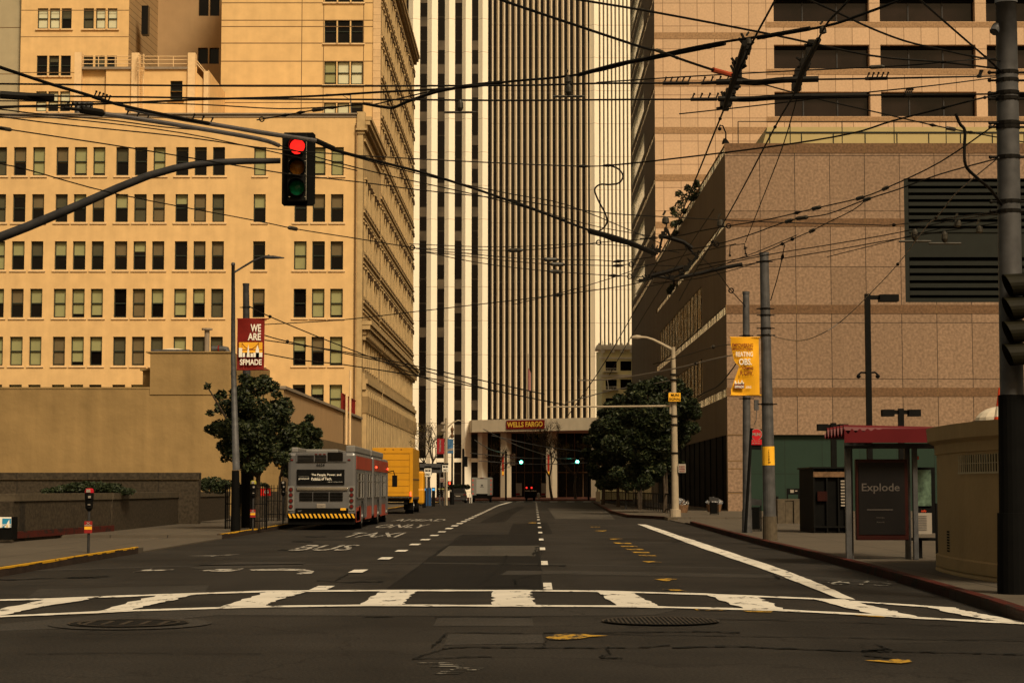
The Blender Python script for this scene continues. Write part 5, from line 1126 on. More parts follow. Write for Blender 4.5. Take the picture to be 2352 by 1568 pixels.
b = MB(); b.box(xh(1966), xh(2086), YH+.02, YH+.16, zh(1240), zh(1054)); b.build('advert_case', M['poster_red'], t, bevel=.015)
b = MB(); b.box(xh(1972), xh(2078), YH+.005, YH+.017, zh(1227), zh(1062)); b.build('poster', M['poster'], t)
b = MB(); b.text('Explode', (xh(1979), YH-.003, zh(1133)), xh(2066)-xh(1979), .21, bold=.012); b.box(xh(1990), xh(2050), YH-.003, YH+.002, zh(1171), zh(1169)); b.text('Design', (xh(2012), YH-.003, zh(1190)), .16, .03); b.text('Awards', (xh(2012), YH-.003, zh(1200)), .16, .03); b.build('lettering', M['letter'], t)
b = MB(); b.box(xh(2109), xh(2160), YH+.5, YH+.56, zh(1225), zh(1072)); b.build('map_case', M['black'], t)
b = MB(); b.box(xh(2112), xh(2150), YH+.46, YH+.497, zh(1162), zh(1078)); b.build('map', M['map'], t)
b = MB(); b.box(xh(2114), xh(2150), YH+.45, YH+.49, zh(1227), zh(1178)); b.build('timetable', M['paper'], t)
b = MB(); b.text('info', (xh(2126), YH+.445, zh(1176)), .1, .05, bold=.02); b.box(xh(2106), xh(2122), YH+.44, YH+.46, zh(1054), zh(1046)); b.build('red_lettering', M['cone'], t)
b = MB()
for k in range(9): z = zh(1186+k*4); b.box(xh(2117), xh(2138), YH+.44, YH+.448, z, z+.008)
b.build('timetable_print', M['wire_g'], t)
b = MB(); b.box(xh(2110), xh(2165), YH+.6, YH+1.1, zh(1243), zh(1237)); b.box(xh(2128), xh(2134), YH+.75, YH+.9, .13, zh(1243)-.003); b.build('seat', M['black'], t); b = MB(); b.box(xh(2144, 1260), xh(2150, 1260), YH-.3, YH-.2, .13, zh(1155)); b.build('post', M['black'], t)
# ---- kiosk
YK = 31.0
def xk(p, y=1150): return X_(p, YK, y)
t = thing('kiosk', 'beige round-cornered kiosk with a glass block window and moulded base', 'kiosk', (9.6, 32, .13))
KO = [(11.5, 36.0), (9.4, 36.0), (8.55, 35.7), (8.0, 35.0), (7.72, 34.1), (7.60, 33.2), (7.54, 32.2), (7.52, 31.2), (7.56, 30.2), (7.66, 29.3), (7.85, 28.5), (8.15, 27.9), (8.7, 27.45), (9.5, 27.3), (12, 27.3), (12, 36.0)]
KO = [(p.x, p.y) for p in smooth([Vector((x, y, 0)) for x, y in KO], 4)]
KC = Vector((9.8, 31.8))
def outline(off):
    o = []
    n = len(KO)
    for k in range(n):
        d = Vector(KO[(k+1) % n])-Vector(KO[k-1]); nn = Vector((d.y, -d.x)).normalized()
        if nn.dot(Vector(KO[k])-KC) < 0: nn = -nn
        o.append((KO[k][0]+nn.x*off, KO[k][1]+nn.y*off))
    return o
b = MB()
for o0, z0, o1, z1 in ((.06, .0, .05, .16), (.05, .16, .015, .2), (.015, .2, .015, .21), (.045, .21, .045, .40), (.045, .40, 0, .425), (0, .425, 0, 2.18), (0, 2.18, .03, 2.20), (.03, 2.20, .04, 2.36), (.04, 2.36, .16, 2.42), (.16, 2.42, .18, 2.66)):
    A = outline(o0); B_ = outline(o1); n = len(A)
    for k in range(n): b.quad((*A[k], z0), (*A[(k+1) % n], z0), (*B_[(k+1) % n], z1), (*B_[k], z1))
b.poly([(*p, 2.66) for p in outline(.18)]); b.build('wall', M['kiosk'], t)
def onk(k0, k1, z0, z1, off, b):
    A = outline(off)
    for k in range(k0, k1): b.quad((*A[k], z0), (*A[k+1], z0), (*A[k+1], z1), (*A[k], z1))
zA_, zB_ = 1.86, 2.14
kk = [i for i, p in enumerate(KO) if p[0] < 8.3 and p[1] < 31.6]; k0, k1 = kk[0], kk[-1]
b = MB(); onk(k0, k1, zA_, zB_, .01, b); b.build('glass_block_window', M['glassblock'], t)
b = MB(); A = outline(.03)
for k in range(k0, k1):
    for f_ in (0, .5): p = Vector(A[k]).lerp(Vector(A[k+1]), f_); b.box(p.x-.007, p.x+.007, p.y-.014, p.y+.014, zA_, zB_)
onk(k0, k1, (zA_+zB_)/2-.006, (zA_+zB_)/2+.006, .03, b); onk(k0, k1, zA_-.03, zA_, .045, b); b.build('window_grid', M['mortar'], t)
b = MB(); kv = min(range(len(KO)), key=lambda i: abs(KO[i][1]-32.6)+(KO[i][0] > 8)*9)
for k in range(8): z = .50+k*.047; onk(kv, kv+1, z, z+.03, .006, b)
b.build('vent', M['blackm'], t)
b = MB(); c_ = at(2300, 962, YK+1.6); c_.z = 2.76; b.ball((c_.x, c_.y, c_.z-.03), .46, 18, 0, (1, 1, .62)); b.tube([(c_.x, c_.y, c_.z-.08), (c_.x, c_.y, c_.z-.0)], .5, 18, 1); b.tube([(c_.x-.2, c_.y, 2.665), (c_.x-.2, c_.y, c_.z-.08)], .28, 8, 1); solo('dome_vent', b, [M['dome'], M['galv_d']], 'pale domed roof vent on the kiosk', 'roof vent', smooth=False)
b = MB(); c_ = at(2298, 966, YK+.9); z = 2.685
c2_ = [(z, .12), (z+.12, .1), (z+.121, .1), (z+.3, .07), (z+.301, .07), (z+.42, .05), (z+.421, .05), (z+.62, .022)]
for k, m_ in ((0, 0), (2, 1), (4, 0), (6, 0)): b.tube([(c_.x, c_.y, c2_[k][0]), (c_.x, c_.y, c2_[k+1][0])], [c2_[k][1], c2_[k+1][1]], 14, m_)
b.box(c_.x-.16, c_.x+.16, c_.y-.16, c_.y+.16, z-.02, z+.005); solo('traffic_cone', b, [M['cone'], M['white']], 'orange traffic cone with a white band standing on the kiosk roof', 'traffic cone')
# ---- parking meters
def meter(label, px, Y, ptop, head, twin=False, sign=False):
    t = thing('parking_meter', label, 'parking meter', (X_(px, Y, 1200), Y, .13)); x = X_(px, Y, 1200); zt_ = Z_(ptop, Y); k = (zt_-.13)/1.47
    b = MB(); b.tube([(x, Y, .13), (x, Y, .13+.98*k)], .03, 10); b.build('post', M['galv_d'], t)
    b = MB(); b.tube([(x, Y, zt_-.52*k), (x, Y, zt_-.45*k), (x, Y, zt_-.3*k)], [.035, .085, .095], 12); b.tube([(x, Y, zt_-.3*k), (x, Y, zt_-.24*k), (x, Y, zt_-.1*k)], [.085, .1, .105], 12); b.build('meter_head', M['black'], t)
    b = MB(); b.tube([(x, Y, zt_-.1*k), (x, Y, zt_-.03*k), (x, Y, zt_)], [.107, .1, .07], 12); b.build('meter_cap', head, t)
    b = MB(); b.box(x-.045, x+.045, Y-.115, Y-.098, zt_-.09*k, zt_-.02*k); b.build('meter_display', M['paper'], t); b = MB(); b.box(x+.0, x+.06, Y-.12, Y-.1, zt_-.22*k, zt_-.17*k); b.build('sticker', M['paper'], t); b = MB(); b.box(x-.01, x+.05, Y-.105, Y-.09, zt_-.38*k, zt_-.36*k); b.build('coin_slot', M['paper'], t)
    if sign:
        b = MB(); z = .58; h = .27; b.box(x-.09, x+.09, Y-.055, Y-.04, z, z+h); b.box(x-.085, x+.085, Y-.06, Y-.056, z+h*.3, z+h*.55, 1); b.box(x-.085, x+.085, Y-.06, Y-.056, z+h*.6, z+h*.68, 2); b.text('X', (x-.05, Y-.062, z+.72*h), .1, .06, m=2, bold=.02); b.build('meter_sign', [mat('plate_red', (.25, .02, .02), .5, .05, 3), M['sign_y'], M['paper']], t)
meter('parking meter with a red cap on a tall post near the yellow kerb', 204, 42.7, 1121, mat('meter_red', (.35, .01, .02), .4, .05, 3), sign=True)
meter('parking meter with a yellow-green cap between the dark pole and the tree guard', 754*.766+174, 77, 1120, mat('meter_yellow', (.25, .24, .03), .4, .05, 3), sign=True) if False else None
meter('parking meter with a yellowish cap between the dark pole and the tree guard', 581, 65.5, 1103, mat('meter_yellow', (.28, .26, .04), .4, .05, 3), sign=True)
meter('dark parking meter right of the second tree guard, next to the bus', 650, 77, 1104, M['black'])
# red sign board behind guards
t = thing('red_sign_board', 'red board with white capitals behind the tree guards on the left pavement', 'sign', (X_(609, 86, 1120), 86, .13)); b = MB(); b.box(X_(591, 86, 1120), X_(622, 86, 1120), 86, 86.05, Z_(1138, 86), Z_(1120, 86)); b.build('sign_panel', mat('board_red', (.5, .015, .01), .5, .05, 3), t); b = MB(); b.text('ES', (X_(607, 86, 1120), 85.98, Z_(1132, 86)), .2, .13, bold=.02); b.build('lettering', M['white'], t); b = MB(); b.tube([(X_(607, 86, 1120), 86.1, .13), (X_(607, 86, 1120), 86.1, Z_(1120, 86))], .03, 6); b.build('post', M['galv_d'], t)
# tree guards
def guard(label, px, Y, w=.75, h=1.6):
    t = thing('tree_guard', label, 'tree guard', (X_(px, Y, 1150), Y, .13), 'black iron tree guards'); x = X_(px, Y, 1150); b = MB()
    for k in range(10): a = 2*math.pi*k/10; b.tube([(x+math.cos(a)*w/2, Y+math.sin(a)*w/2, .13), (x+math.cos(a)*w/2, Y+math.sin(a)*w/2, .13+h)], .018, 5)
    for z in (.3, .9, 1.45): b.tube([(x+math.cos(a*math.pi/6)*w/2, Y+math.sin(a*math.pi/6)*w/2, .13+z) for a in range(13)], .016, 5, cap=False)
    b.build('bars', M['black'], t); return t
guard('black iron tree guard left of the lamp base on the left pavement', 535, 68, .55)
guard('black iron tree guard round the trunk behind the yellowish meter', 594, 67, .6)
guard('black iron tree guard round the small tree nearest the bus', 633, 84, .85)
# ================================================================ VEHICLES
def wheel(t, x, y, r, w, nm='wheel'):
    b = MB(); b.tube([(x, y, r), (x+w, y, r)], r, 22); o = b.build(nm, M['rubber'], t)
    q = MB(); s = x+w; q.tube([(s, y, r), (s+.012, y, r)], r*.6, 18); q.tube([(s+.012, y, r), (s+.05, y, r)], r*.22, 10); q.build('rim', M['rim'], o); return o
# ---- articulated bus
YU = 71.5; bx0 = X_(660, YU, 1120); bx1 = X_(817, YU, 1120); BL_ = 18.6; W_ = bx1-bx0
t = thing('articulated_bus', 'long grey and red articulated bus seen from behind, stopped by the left kerb', 'bus', ((bx0+bx1)/2, YU, 0))
def hh(yz): return (1527-yz)/311.0
def hx(xz): return bx0+(xz-370)/820.0*W_
sec = [(YU+.05, YU+8.2), (YU+9.4, YU+BL_)]
bd = MB(); top = 2.95
for a, c_ in sec: bd.box(bx0, bx1, a, c_, .38, top)
bd.build('body', M['bus_grey'], t, bevel=.12)
b = MB()
for k in range(12): b.box(bx0+.08, bx1-.08, YU+8.2+k*.1, YU+8.26+k*.1, .45, top-.08); b.box(bx0+.13, bx1-.13, YU+8.26+k*.1, YU+8.3+k*.1, .5, top-.12)
b.build('bellows', M['galv_d'], t)
b = MB()
for a, c_ in ((YU+.3, YU+8.3), (YU+8.9, YU+16)): b.box(bx1-.42, bx1-.06, a, c_, top, top+.27)
b.box(bx0+.1, bx0+.36, YU+.3, YU+16, top, top+.2); b.box(hx(570), hx(965), YU+.35, YU+5, top-.02, top+.13); b.build('roof_shroud', M['bus_pale'], t, bevel=.05)
yb = YU+.04
b = MB(); b.box(hx(470), hx(1078), yb-.03, yb, hh(725), hh(610)); b.build('upper_panel', M['bus_grey'], t, bevel=.012)
b = MB()
for x0, x1 in ((488, 685), (697, 836)):
    for k in range(5): z = hh(645+k*17); b.box(hx(x0), hx(x1), yb-.045, yb-.031, z-.03, z+.004)
b.build('upper_vent', M['blackm'], t)
b = MB(); b.box(hx(850), hx(1034), yb-.05, yb-.031, hh(712), hh(610)); b.build('destination_screen', M['bus_glass'], t)
b = MB(); 
for x in (712, 762, 812): b.box(hx(x)-.05, hx(x)+.05, yb-.055, yb-.046, hh(636), hh(626))
for x in (420, 1108): b.box(hx(x)-.05, hx(x)+.05, yb-.02, yb+.01, hh(705), hh(690))
b.build('marker_lamp', M['lamp_r'], t)
b = MB(); b.text('6654', (hx(716), yb-.02, hh(774)), hx(815)-hx(716), .105, bold=.02); b.text('www.transit.com', (hx(670), yb-.052, hh(1044)), .62, .045) if False else None; b.build('fleet_number', M['black'], t)
b = MB(); b.box(hx(482), hx(1054), yb-.035, yb-.01, hh(990), hh(812)); b.build('advert_panel', M['black'], t)
b = MB(); b.text('The People, Power, and', (hx(658), yb-.04, hh(892)), 1.13, .10, bold=.012); b.text('Politics of Tech.', (hx(658), yb-.04, hh(937)), .78, .10, bold=.012); b.text('protocol', (hx(505), yb-.04, hh(935)), .39, .085, bold=.01); b.box(hx(658), hx(772), yb-.041, yb-.037, hh(940), hh(938)); b.box(hx(722), hx(830), yb-.041, yb-.037, hh(897), hh(895)); b.text('sign up at protocol.com', (hx(855), yb-.04, hh(962)), .56, .03); b.box(hx(508), hx(628), yb-.041, yb-.037, hh(896), hh(895)); b.build('advert_lettering', M['white'], t)
b = MB(); b.box(hx(482), hx(1095), yb-.05, yb-.01, hh(1058), hh(1022)); b.build('chrome_strip', M['chrome'], t, bevel=.015)
b = MB()
for x0, x1 in ((516, 672), (682, 868), (880, 1036)):
    for k in range(6): z = hh(1082+k*17.5); b.box(hx(x0), hx(x1), yb-.03, yb-.012, z-.032, z+.006)
b.build('engine_grille', M['blackm'], t)
for x in (413, 1140):
    for y in (1048, 1112, 1180, 1248):
        b = MB(); b.tube([(hx(x), yb-.0, hh(y)), (hx(x), yb-.04, hh(y))], .085, 16, 0); b.tube([(hx(x), yb-.04, hh(y)), (hx(x), yb-.055, hh(y))], .06, 14, 1); b.build('tail_lamp', [M['galv_d'], M['lamp_r']], t)
b = MB()
for x in (413, 1140): b.box(hx(x-38), hx(x+38), yb-.012, yb+.02, hh(1300), hh(1010))
b.build('lamp_panel', M['bus_pale'], t, bevel=.01)
b = MB(); b.box(hx(724), hx(828), yb-.03, yb-.01, hh(1264), hh(1214)); o = b.build('number_plate', M['paper'], t); b = MB(); b.text('1529677', (hx(735), yb-.035, hh(1254)), .27, .07, bold=.02); b.build('plate_text', M['wire_g'], o)
b = MB(); b.box(hx(470), hx(1100), yb-.05, yb-.01, hh(1325), hh(1268)); b.box(hx(380), hx(1180), yb-.02, yb+.2, .22, hh(1385)-.003); b.build('lower_panel', M['blackm'], t)
b = MB(); b.box(bx0+.01, bx1-.01, yb-.16, yb+.1, hh(1386), hh(1328)); b.build('bumper', M['blackm'], t, bevel=.02)
b = MB(); n = 16
for k in range(n): x = bx0+.03+k*W_/n*.985; b.quad((x+.09, yb-.168, hh(1383)), (x+.165, yb-.168, hh(1383)), (x+.085, yb-.168, hh(1333)), (x+.01, yb-.168, hh(1333)))
b.build('hazard_stripe', M['sign_y'], t)
b = MB(); b.box(hx(1010), hx(1076), yb-.06, yb-.052, hh(1292), hh(1266)); b.build('sticker', M['sign_y'], t); b = MB(); b.poly([(hx(495), yb-.056, hh(1295)), (hx(550), yb-.056, hh(1290)), (hx(530), yb-.056, hh(1308)), (hx(505), yb-.056, hh(1312))]); b.build('emblem', M['galv'], t)
# side
sx = bx1+.004
def side(mb, y0, y1, z0, z1, p=.006, m=0): mb.box(sx-.003, sx+p, y0, y1, z0, z1, m)
b = MB(); 
for a, c_ in sec: side(b, a+.15, c_-.15, 2.32, 2.82)
side(b, YU+.2, YU+1.5, .30, .72); side(b, YU+1.5, YU+2.4, .30, .9)
b.build('red_band', M['bus_red'], t)
SK = mat('bus_skirt', (.30, .05, .03), .4, .2, 1.5, spec=.4)
for a, c_ in ((YU+.3, YU+2.0), (YU+4.6, YU+8), (YU+9.6, YU+11.2), (YU+13.3, YU+18.2)): b = MB(); side(b, a, c_, .34, .86); b.build('red_skirt', SK, t)
for y0, y1 in ((.7, 2.3), (2.5, 3.6), (5.4, 6.6), (6.8, 8.0), (9.7, 10.9), (11.1, 12.2), (14.0, 15.3), (15.5, 16.3)):
    b = MB(); side(b, YU+y0, YU+y1, 1.2, 2.2, .01); o = b.build('side_window', M['bus_glass'], t)
    b = MB()
    for z in (1.2, 1.85, 2.17): side(b, YU+y0, YU+y1, z, z+.035, .03)
    side(b, YU+y0, YU+y0+.05, 1.2, 2.2, .032); side(b, YU+y1-.05, YU+y1, 1.2, 2.2, .032); b.build('window_frame', M['bus_pale'], o)
for y0 in (3.7, 12.3, 16.6):
    b = MB(); side(b, YU+y0, YU+y0+1.4, .42, 2.25, .012); b.build('door', M['bus_glass'], t); b = MB(); 
    for q in (0, .67, 1.34): side(b, YU+y0+q, YU+y0+q+.06, .42, 2.25, .03)
    b.build('door_frame', M['bus_grey'], t)
for y in (YU+3.0, YU+11.8, YU+17.2): wheel(t, bx1-.33, y, .48, .32)
b = MB(); 
for y in (YU+3.0, YU+11.8, YU+17.2): b.tube([(bx1-.02, y+math.cos(a*math.pi/10)*.6, .48+math.sin(a*math.pi/10)*.6) for a in range(11)], .045, 5)
b.build('wheel_arch', M['blackm'], t)
b = MB(); b.box(bx0+.15, bx1-.15, YU+.3, YU+BL_-.3, .2, .42); b.build('underbody', M['blackm'], t)
b = MB(); y = YU+BL_-.3; b.tube([(bx1, y, 2.35), (bx1+.28, y, 2.42), (bx1+.34, y, 2.2)], .03, 6); b.box(bx1+.22, bx1+.46, y-.05, y+.06, 1.65, 2.2); b.build('mirror', M['black'], t)
b = MB(); 
for y in (10.4, 17.9): b.ball((bx1+.02, YU+y, 2.5), .05, 6)
b.build('marker_lamp', M['lamp_on'], t)
# ---- yellow box truck
YT = 116.0; tx1 = X_(948, YT, 1090); tx0 = tx1-2.5
t = thing('box_truck', 'yellow box truck seen from behind just beyond the bus', 'truck', ((tx0+tx1)/2, YT, 0))
zt_ = Z_(1028, YT); zb_ = Z_(1146, YT)
b = MB(); b.box(tx0, tx1, YT, YT+8.2, zb_, zt_); b.build('cargo_box', M['truck_side'], t, bevel=.03)
b = MB(); b.box(tx0-.01, tx1+.01, YT-.06, YT-.003, zt_-.35, zt_+.01); b.box(tx0-.01, tx0+.2, YT-.06, YT-.003, zb_, zt_-.352); b.box(tx1-.2, tx1+.01, YT-.06, YT-.003, zb_-.2, zt_-.352); b.build('door_frame', M['truck_y'], t, bevel=.015)
b = MB()
for k in range(7): z0 = zb_+k*(zt_-.37-zb_)/7; b.box(tx0+.21, tx1-.21, YT-.035, YT-.006, z0+.012, z0+(zt_-.37-zb_)/7-.012)
b.build('roller_door', M['truck_y'], t, bevel=.01)
b = MB(); b.box(tx0+.1, tx1-.1, YT-.05, YT+8, .75, zb_-.003); b.box(tx0+.05, tx1-.05, YT-.25, YT-.07, .95, 1.1); b.box(tx0+.2, tx1-.3, YT-.12, YT-.06, .6, .72); b.build('chassis', M['blackm'], t)
b = MB(); b.box(tx0, tx1, YT-.27, YT-.255, 1.0, 1.04); b.build('step_edge', M['chrome'], t)
b = MB(); b.box(tx1-.16, tx1-.08, YT-.09, YT-.062, zb_+.2, zb_+.45); b.build('tail_lamp', M['lamp_on'], t)
b = MB(); 
for k in range(3): b.box((tx0+tx1)/2-.5+k*.5, (tx0+tx1)/2-.42+k*.5, YT-.08, YT-.061, zt_-.13, zt_-.08)
b.build('marker_lamp', M['lamp_r'], t)
wheel(t, tx1-.55, YT+2.0, .5, .5); wheel(t, tx1-.35, YT+8.2, .5, .33); wheel(t, tx0+.05, YT+2.0, .5, .5)
b = MB(); b.box(tx1-.6, tx1+.0, YT+.9, YT+.95, .25, .9); b.build('mud_flap', M['blackm'], t)
b = MB(); b.box(tx0+.1, tx1+.28, YT+8.5, YT+10.4, .7, 2.7); b.build('cab', M['truck_y'], t, bevel=.12)
b = MB(); b.box(tx1-.1, tx1+.33, YT+7.7, YT+9.0, .55, 1.55); b.build('fender', M['truck_y'], t, bevel=.1)
b = MB(); b.box(tx1+.003, tx1+.02, YT+.3, YT+8, zb_+1.2, zb_+1.26); b.box(tx1+.003, tx1+.02, YT+.3, YT+8, zb_, zb_+.12); b.build('rub_rail', M['galv'], t)
# ---- small car
YC = 200.0
def car(name, label, xc, Y, w, h, m, rails=True):
    t = thing(name, label, 'car', (xc, Y, 0)); b = MB(); L = 4.5; hw = w/2
    # cross-sections along y (rear at Y): half width and heights
    S = [(0, .93, .42, .98), (.06, .97, .32, 1.05), (.5, 1.0, .3, 1.0*h*.66), (1.3, 1.0, .28, .62*h), (3.3, 1.0, .28, .6*h), (4.2, .95, .3, .52*h), (4.5, .85, .38, .42*h)]
    prev = None
    def sect(y, kw, z0, z1): return [(xc-hw*kw*.96, Y+y, z0), (xc-hw*kw, Y+y, z0+.25), (xc-hw*kw, Y+y, z1-.12), (xc-hw*kw*.92, Y+y, z1), (xc+hw*kw*.92, Y+y, z1), (xc+hw*kw, Y+y, z1-.12), (xc+hw*kw, Y+y, z0+.25), (xc+hw*kw*.96, Y+y, z0)]
    for s in S:
        r = sect(*s)
        if prev:
            for k in range(8): b.quad(prev[k], prev[(k+1) % 8], r[(k+1) % 8], r[k])
        else: b.poly(r)
        prev = r
    b.poly(prev[::-1]); b.build('body', m, t, smooth=False)
    b = MB(); z0 = .64*h; A_ = [(xc-hw*.9, Y+.12, z0), (xc+hw*.9, Y+.12, z0), (xc+hw*.92, Y+3.4, z0), (xc-hw*.92, Y+3.4, z0)]; T_ = [(xc-hw*.68, Y+.55, h), (xc+hw*.68, Y+.55, h), (xc+hw*.7, Y+2.4, h), (xc-hw*.7, Y+2.4, h)]
    for k in range(4): b.quad(A_[k], A_[(k+1) % 4], T_[(k+1) % 4], T_[k])
    b.build('windows', M['bus_glass'], t)
    b = MB(); b.prism(T_, (0, 0, .04)); 
    for k in range(4): b.tube([A_[k], T_[k]], .05, 5)
    b.build('roof', m, t)
    for s in (-1, 1):
        b = MB(); b.box(*sorted((xc+s*hw*.62, xc+s*hw*.97)), Y-.02, Y+.1, .55*h, .63*h); b.build('tail_lamp', M['lamp_r'], t)
        wheel(t, xc+s*hw*.98-(.2 if s > 0 else 0), Y+.8, .33, .2); wheel(t, xc+s*hw*.98-(.2 if s > 0 else 0), Y+3.6, .33, .2)
    b = MB(); b.box(xc-.25, xc+.25, Y-.03, Y, .45*h, .52*h); b.build('number_plate', M['paper'], t)
    b = MB(); b.box(xc-hw*.9, xc+hw*.9, Y-.08, Y+.1, .3, .5); b.build('bumper', M['galv_d'], t, bevel=.03)
    b = MB(); b.box(xc-hw*.7, xc+hw*.7, Y-.04, Y-.005, .56*h, .59*h); b.build('chrome_strip', M['chrome'], t); return t
car('parked_car', 'dark grey estate car seen from behind at the far left kerb', X_(1052, YC, 1140), YC, 1.75, 1.5, M['car'])
# ---- delivery van
YV = 212.0; vx0, vx1 = X_(1083, YV, 1120), X_(1131, YV, 1120); t = thing('delivery_van', 'boxy white mail van with red reflectors seen from behind near the end of the street', 'van', ((vx0+vx1)/2, YV, 0))
zt_ = Z_(1096, YV); b = MB(); b.box(vx0, vx1, YV, YV+5.5, .75, zt_); b.build('body', M['van_w'], t, bevel=.08)
b = MB(); cxv = (vx0+vx1)/2; b.box(cxv-.62, cxv+.62, YV-.02, YV-.003, .95, zt_-.2); b.build('rear_door', mat('van_door', (.40, .39, .37), .4, .05, 1), t)
b = MB(); b.box(cxv-.63, cxv+.63, YV-.03, YV-.021, .7, .95); b.box(vx0+.05, vx1-.05, YV-.1, YV+.2, .42, .72); b.build('bumper', M['blackm'], t)
b = MB(); 
for s in (vx0+.1, vx1-.22):
    for k in range(4): b.box(s, s+.12, YV-.02, YV-.003, .85+k*.5, 1.05+k*.5)
b.build('reflector', mat('reflector', (.7, .09, .06), .4, .1, 3), t)
b = MB(); b.box(cxv-.2, cxv+.2, YV-.03, YV, zt_-.12, zt_-.02); b.build('marker_lamp', M['lamp_r'], t)
b = MB(); b.box(cxv-.12, cxv+.12, YV-.03, YV-.021, 1.8, 2.0); b.box(cxv-.22, cxv+.22, YV-.03, YV-.021, 1.68, 1.74); b.build('emblem', M['wire_g'], t)
for x in (vx0+.1, vx1-.35): wheel(t, x, YV+1.0, .38, .25)
# ---- dark utility cart by the tower
t = thing('dark_vehicle', 'small dark vehicle with two red rear lamps in front of the portico', 'vehicle', (X_(1218, 232, 1140), 232, 0)); x0, x1 = X_(1205, 232, 1130), X_(1231, 232, 1130)
b = MB(); b.box(x0, x1, 232, 235, .35, Z_(1127, 232)); b.box(x0+.1, x1-.1, 232.3, 234, Z_(1127, 232)+.003, Z_(1111, 232)); b.build('body', M['blackm'], t, bevel=.08)
b = MB(); 
for p in (1209.5, 1221): q = at(p, 1119.5, 231.95); b.ball(q, .12, 8)
b.build('tail_lamp', mat('tail_dim', (.5, .02, .01), .3, .1, 3, emit=.6, ecol=(1, .03, .02)), t)
b = MB(); b.box(X_(1205, 232), X_(1217, 232), 231.9, 231.96, Z_(1128, 232), Z_(1125.5, 232)); b.box(X_(1219, 232), X_(1231, 232), 231.9, 231.96, Z_(1128, 232), Z_(1125.5, 232)); b.build('bumper_strip', M['paper'], t)
wheel(t, x0+.1, 233, .35, .25); wheel(t, x1-.35, 233, .35, .25)
# ================================================================ FAR STREET FURNITURE
def hydrant(px, Y):
    p = at(px, 1149, Y); b = MB(); b.tube([(p.x, Y, .13), (p.x, Y, .25), (p.x, Y, .26), (p.x, Y, .75), (p.x, Y, .78), (p.x, Y, .95), (p.x, Y, 1.02)], [.2, .2, .14, .14, .19, .15, .05], 12); b.tube([(p.x-.26, Y, .6), (p.x+.26, Y, .6)], .08, 8); return b
solo('fire_hydrant', hydrant(1237, 236), M['paper'], 'pale fire hydrant standing before the portico', 'fire hydrant')
def fsig(label, px, py, Y, pole_px=None, lit=True, ptop=1040):
    t = thing('traffic_signal', label, 'traffic light', (X_(pole_px or px, Y, 1140), Y, .13)); c_ = at(px, py, Y); k = Y/225*1.0
    b = MB(); b.box(c_.x-.2*k, c_.x+.2*k, Y, Y+.2, c_.z-.28*k, c_.z+.95*k); b.build('housing', M['blackm'], t)
    if lit: b = MB(); b.ball((c_.x, Y-.02, c_.z), .2*k, 12, 0, (1, .4, 1)); b.build('green_lens', M['green_on'], t)
    if pole_px: b = MB(); xp = X_(pole_px, Y, 1100); b.tube([(xp, Y+.1, .13), (xp, Y+.1, Z_(ptop, Y))], .12, 8); b.tube([(xp, Y+.1, c_.z+.9*k), (c_.x, Y+.1, c_.z+.9*k)], .05, 6); b.build('pole', M['black'], t)
    return t
fsig('far traffic signal showing green between the left and middle portico columns', 1197, 1061, 226, 1162, ptop=1036)
fsig('far traffic signal showing green right of the middle portico column', 1326, 1060, 226, 1352, ptop=1045)
t = fsig('dark far signal on a black pole beside the delivery van', 1070, 1066, 206, 1064, lit=False, ptop=1030)
b = MB(); c_ = at(1177, 1051, 225); 
t = thing('no_turn_sign', 'white square no left turn sign above a small truck plate on the far black pole', 'sign', (c_.x, 225, Z_(1068, 225))); b.box(X_(1170.5, 225), X_(1183.5, 225), 224.9, 224.95, Z_(1055, 225), Z_(1041.5, 225)); b.box(X_(1170.5, 225), X_(1183.5, 225), 224.9, 224.95, Z_(1068, 225), Z_(1056, 225)); b.build('sign_panel', M['paper'], t)
b = MB(); b.tube([(c_.x+math.cos(a*math.pi/10)*.28, 224.86, Z_(1048, 225)+math.sin(a*math.pi/10)*.28) for a in range(21)], .035, 5, cap=False); b.tube([(c_.x-.2, 224.86, Z_(1048, 225)+.2), (c_.x+.2, 224.86, Z_(1048, 225)-.2)], .035, 5); b.build('red_ring', M['red'], t)
b = MB(); b.tube([(c_.x+.12, 224.87, Z_(1048, 225)-.15), (c_.x+.12, 224.87, Z_(1048, 225)+.05), (c_.x-.12, 224.87, Z_(1048, 225)+.08)], .035, 5); b.box(c_.x-.25, c_.x-.02, 224.86, 224.89, Z_(1063.5, 225), Z_(1061, 225)); b.box(c_.x+.05, c_.x+.25, 224.86, 224.89, Z_(1063.5, 225), Z_(1061, 225)); b.build('black_symbol', M['black'], t)
def symb(t, a, c_, za, zb_, Y):
    b = MB(); h = zb_-za; w = c_-a; b.box(a+.12*w, a+.48*w, Y-.05, Y-.034, za+.5*h, za+.62*h); b.box(a+.6*w, a+.88*w, Y-.05, Y-.034, za+.5*h, za+.62*h); b.build('black_symbol', M['black'], t)
boardsign('white bus and taxi lane sign on the left, nearest the yellow truck', 975, 991, 1070, 1094, 150, ['', 'BUS TAXI', 'ONLY'][1:], top=True, extra=symb, name='lane_sign')
boardsign('white bus and taxi lane sign on the right, beside the far lamp pole', 1016, 1030, 1063, 1083, 158, ['BUS TAXI', 'ONLY'], top=True, extra=symb, name='lane_sign')
boardsign('small pinkish parking sign below the two bus lane signs', 1010.5, 1021.5, 1096, 1107, 156, ['NO', 'STOP'], 'paper', 'red', name='parking_sign')
boardsign('white one way sign partly hidden by the right street trees', 1366, 1378, 1110, 1116, 214, ['ONE WAY'], 'paper', 'black', name='one_way_sign')
boardsign('stacked dim red signs among the trunks of the right street trees', 1431, 1443, 1066, 1096, 128, ['TOW', 'AWAY', 'BUS'], 'poster_red', 'red', name='parking_sign')
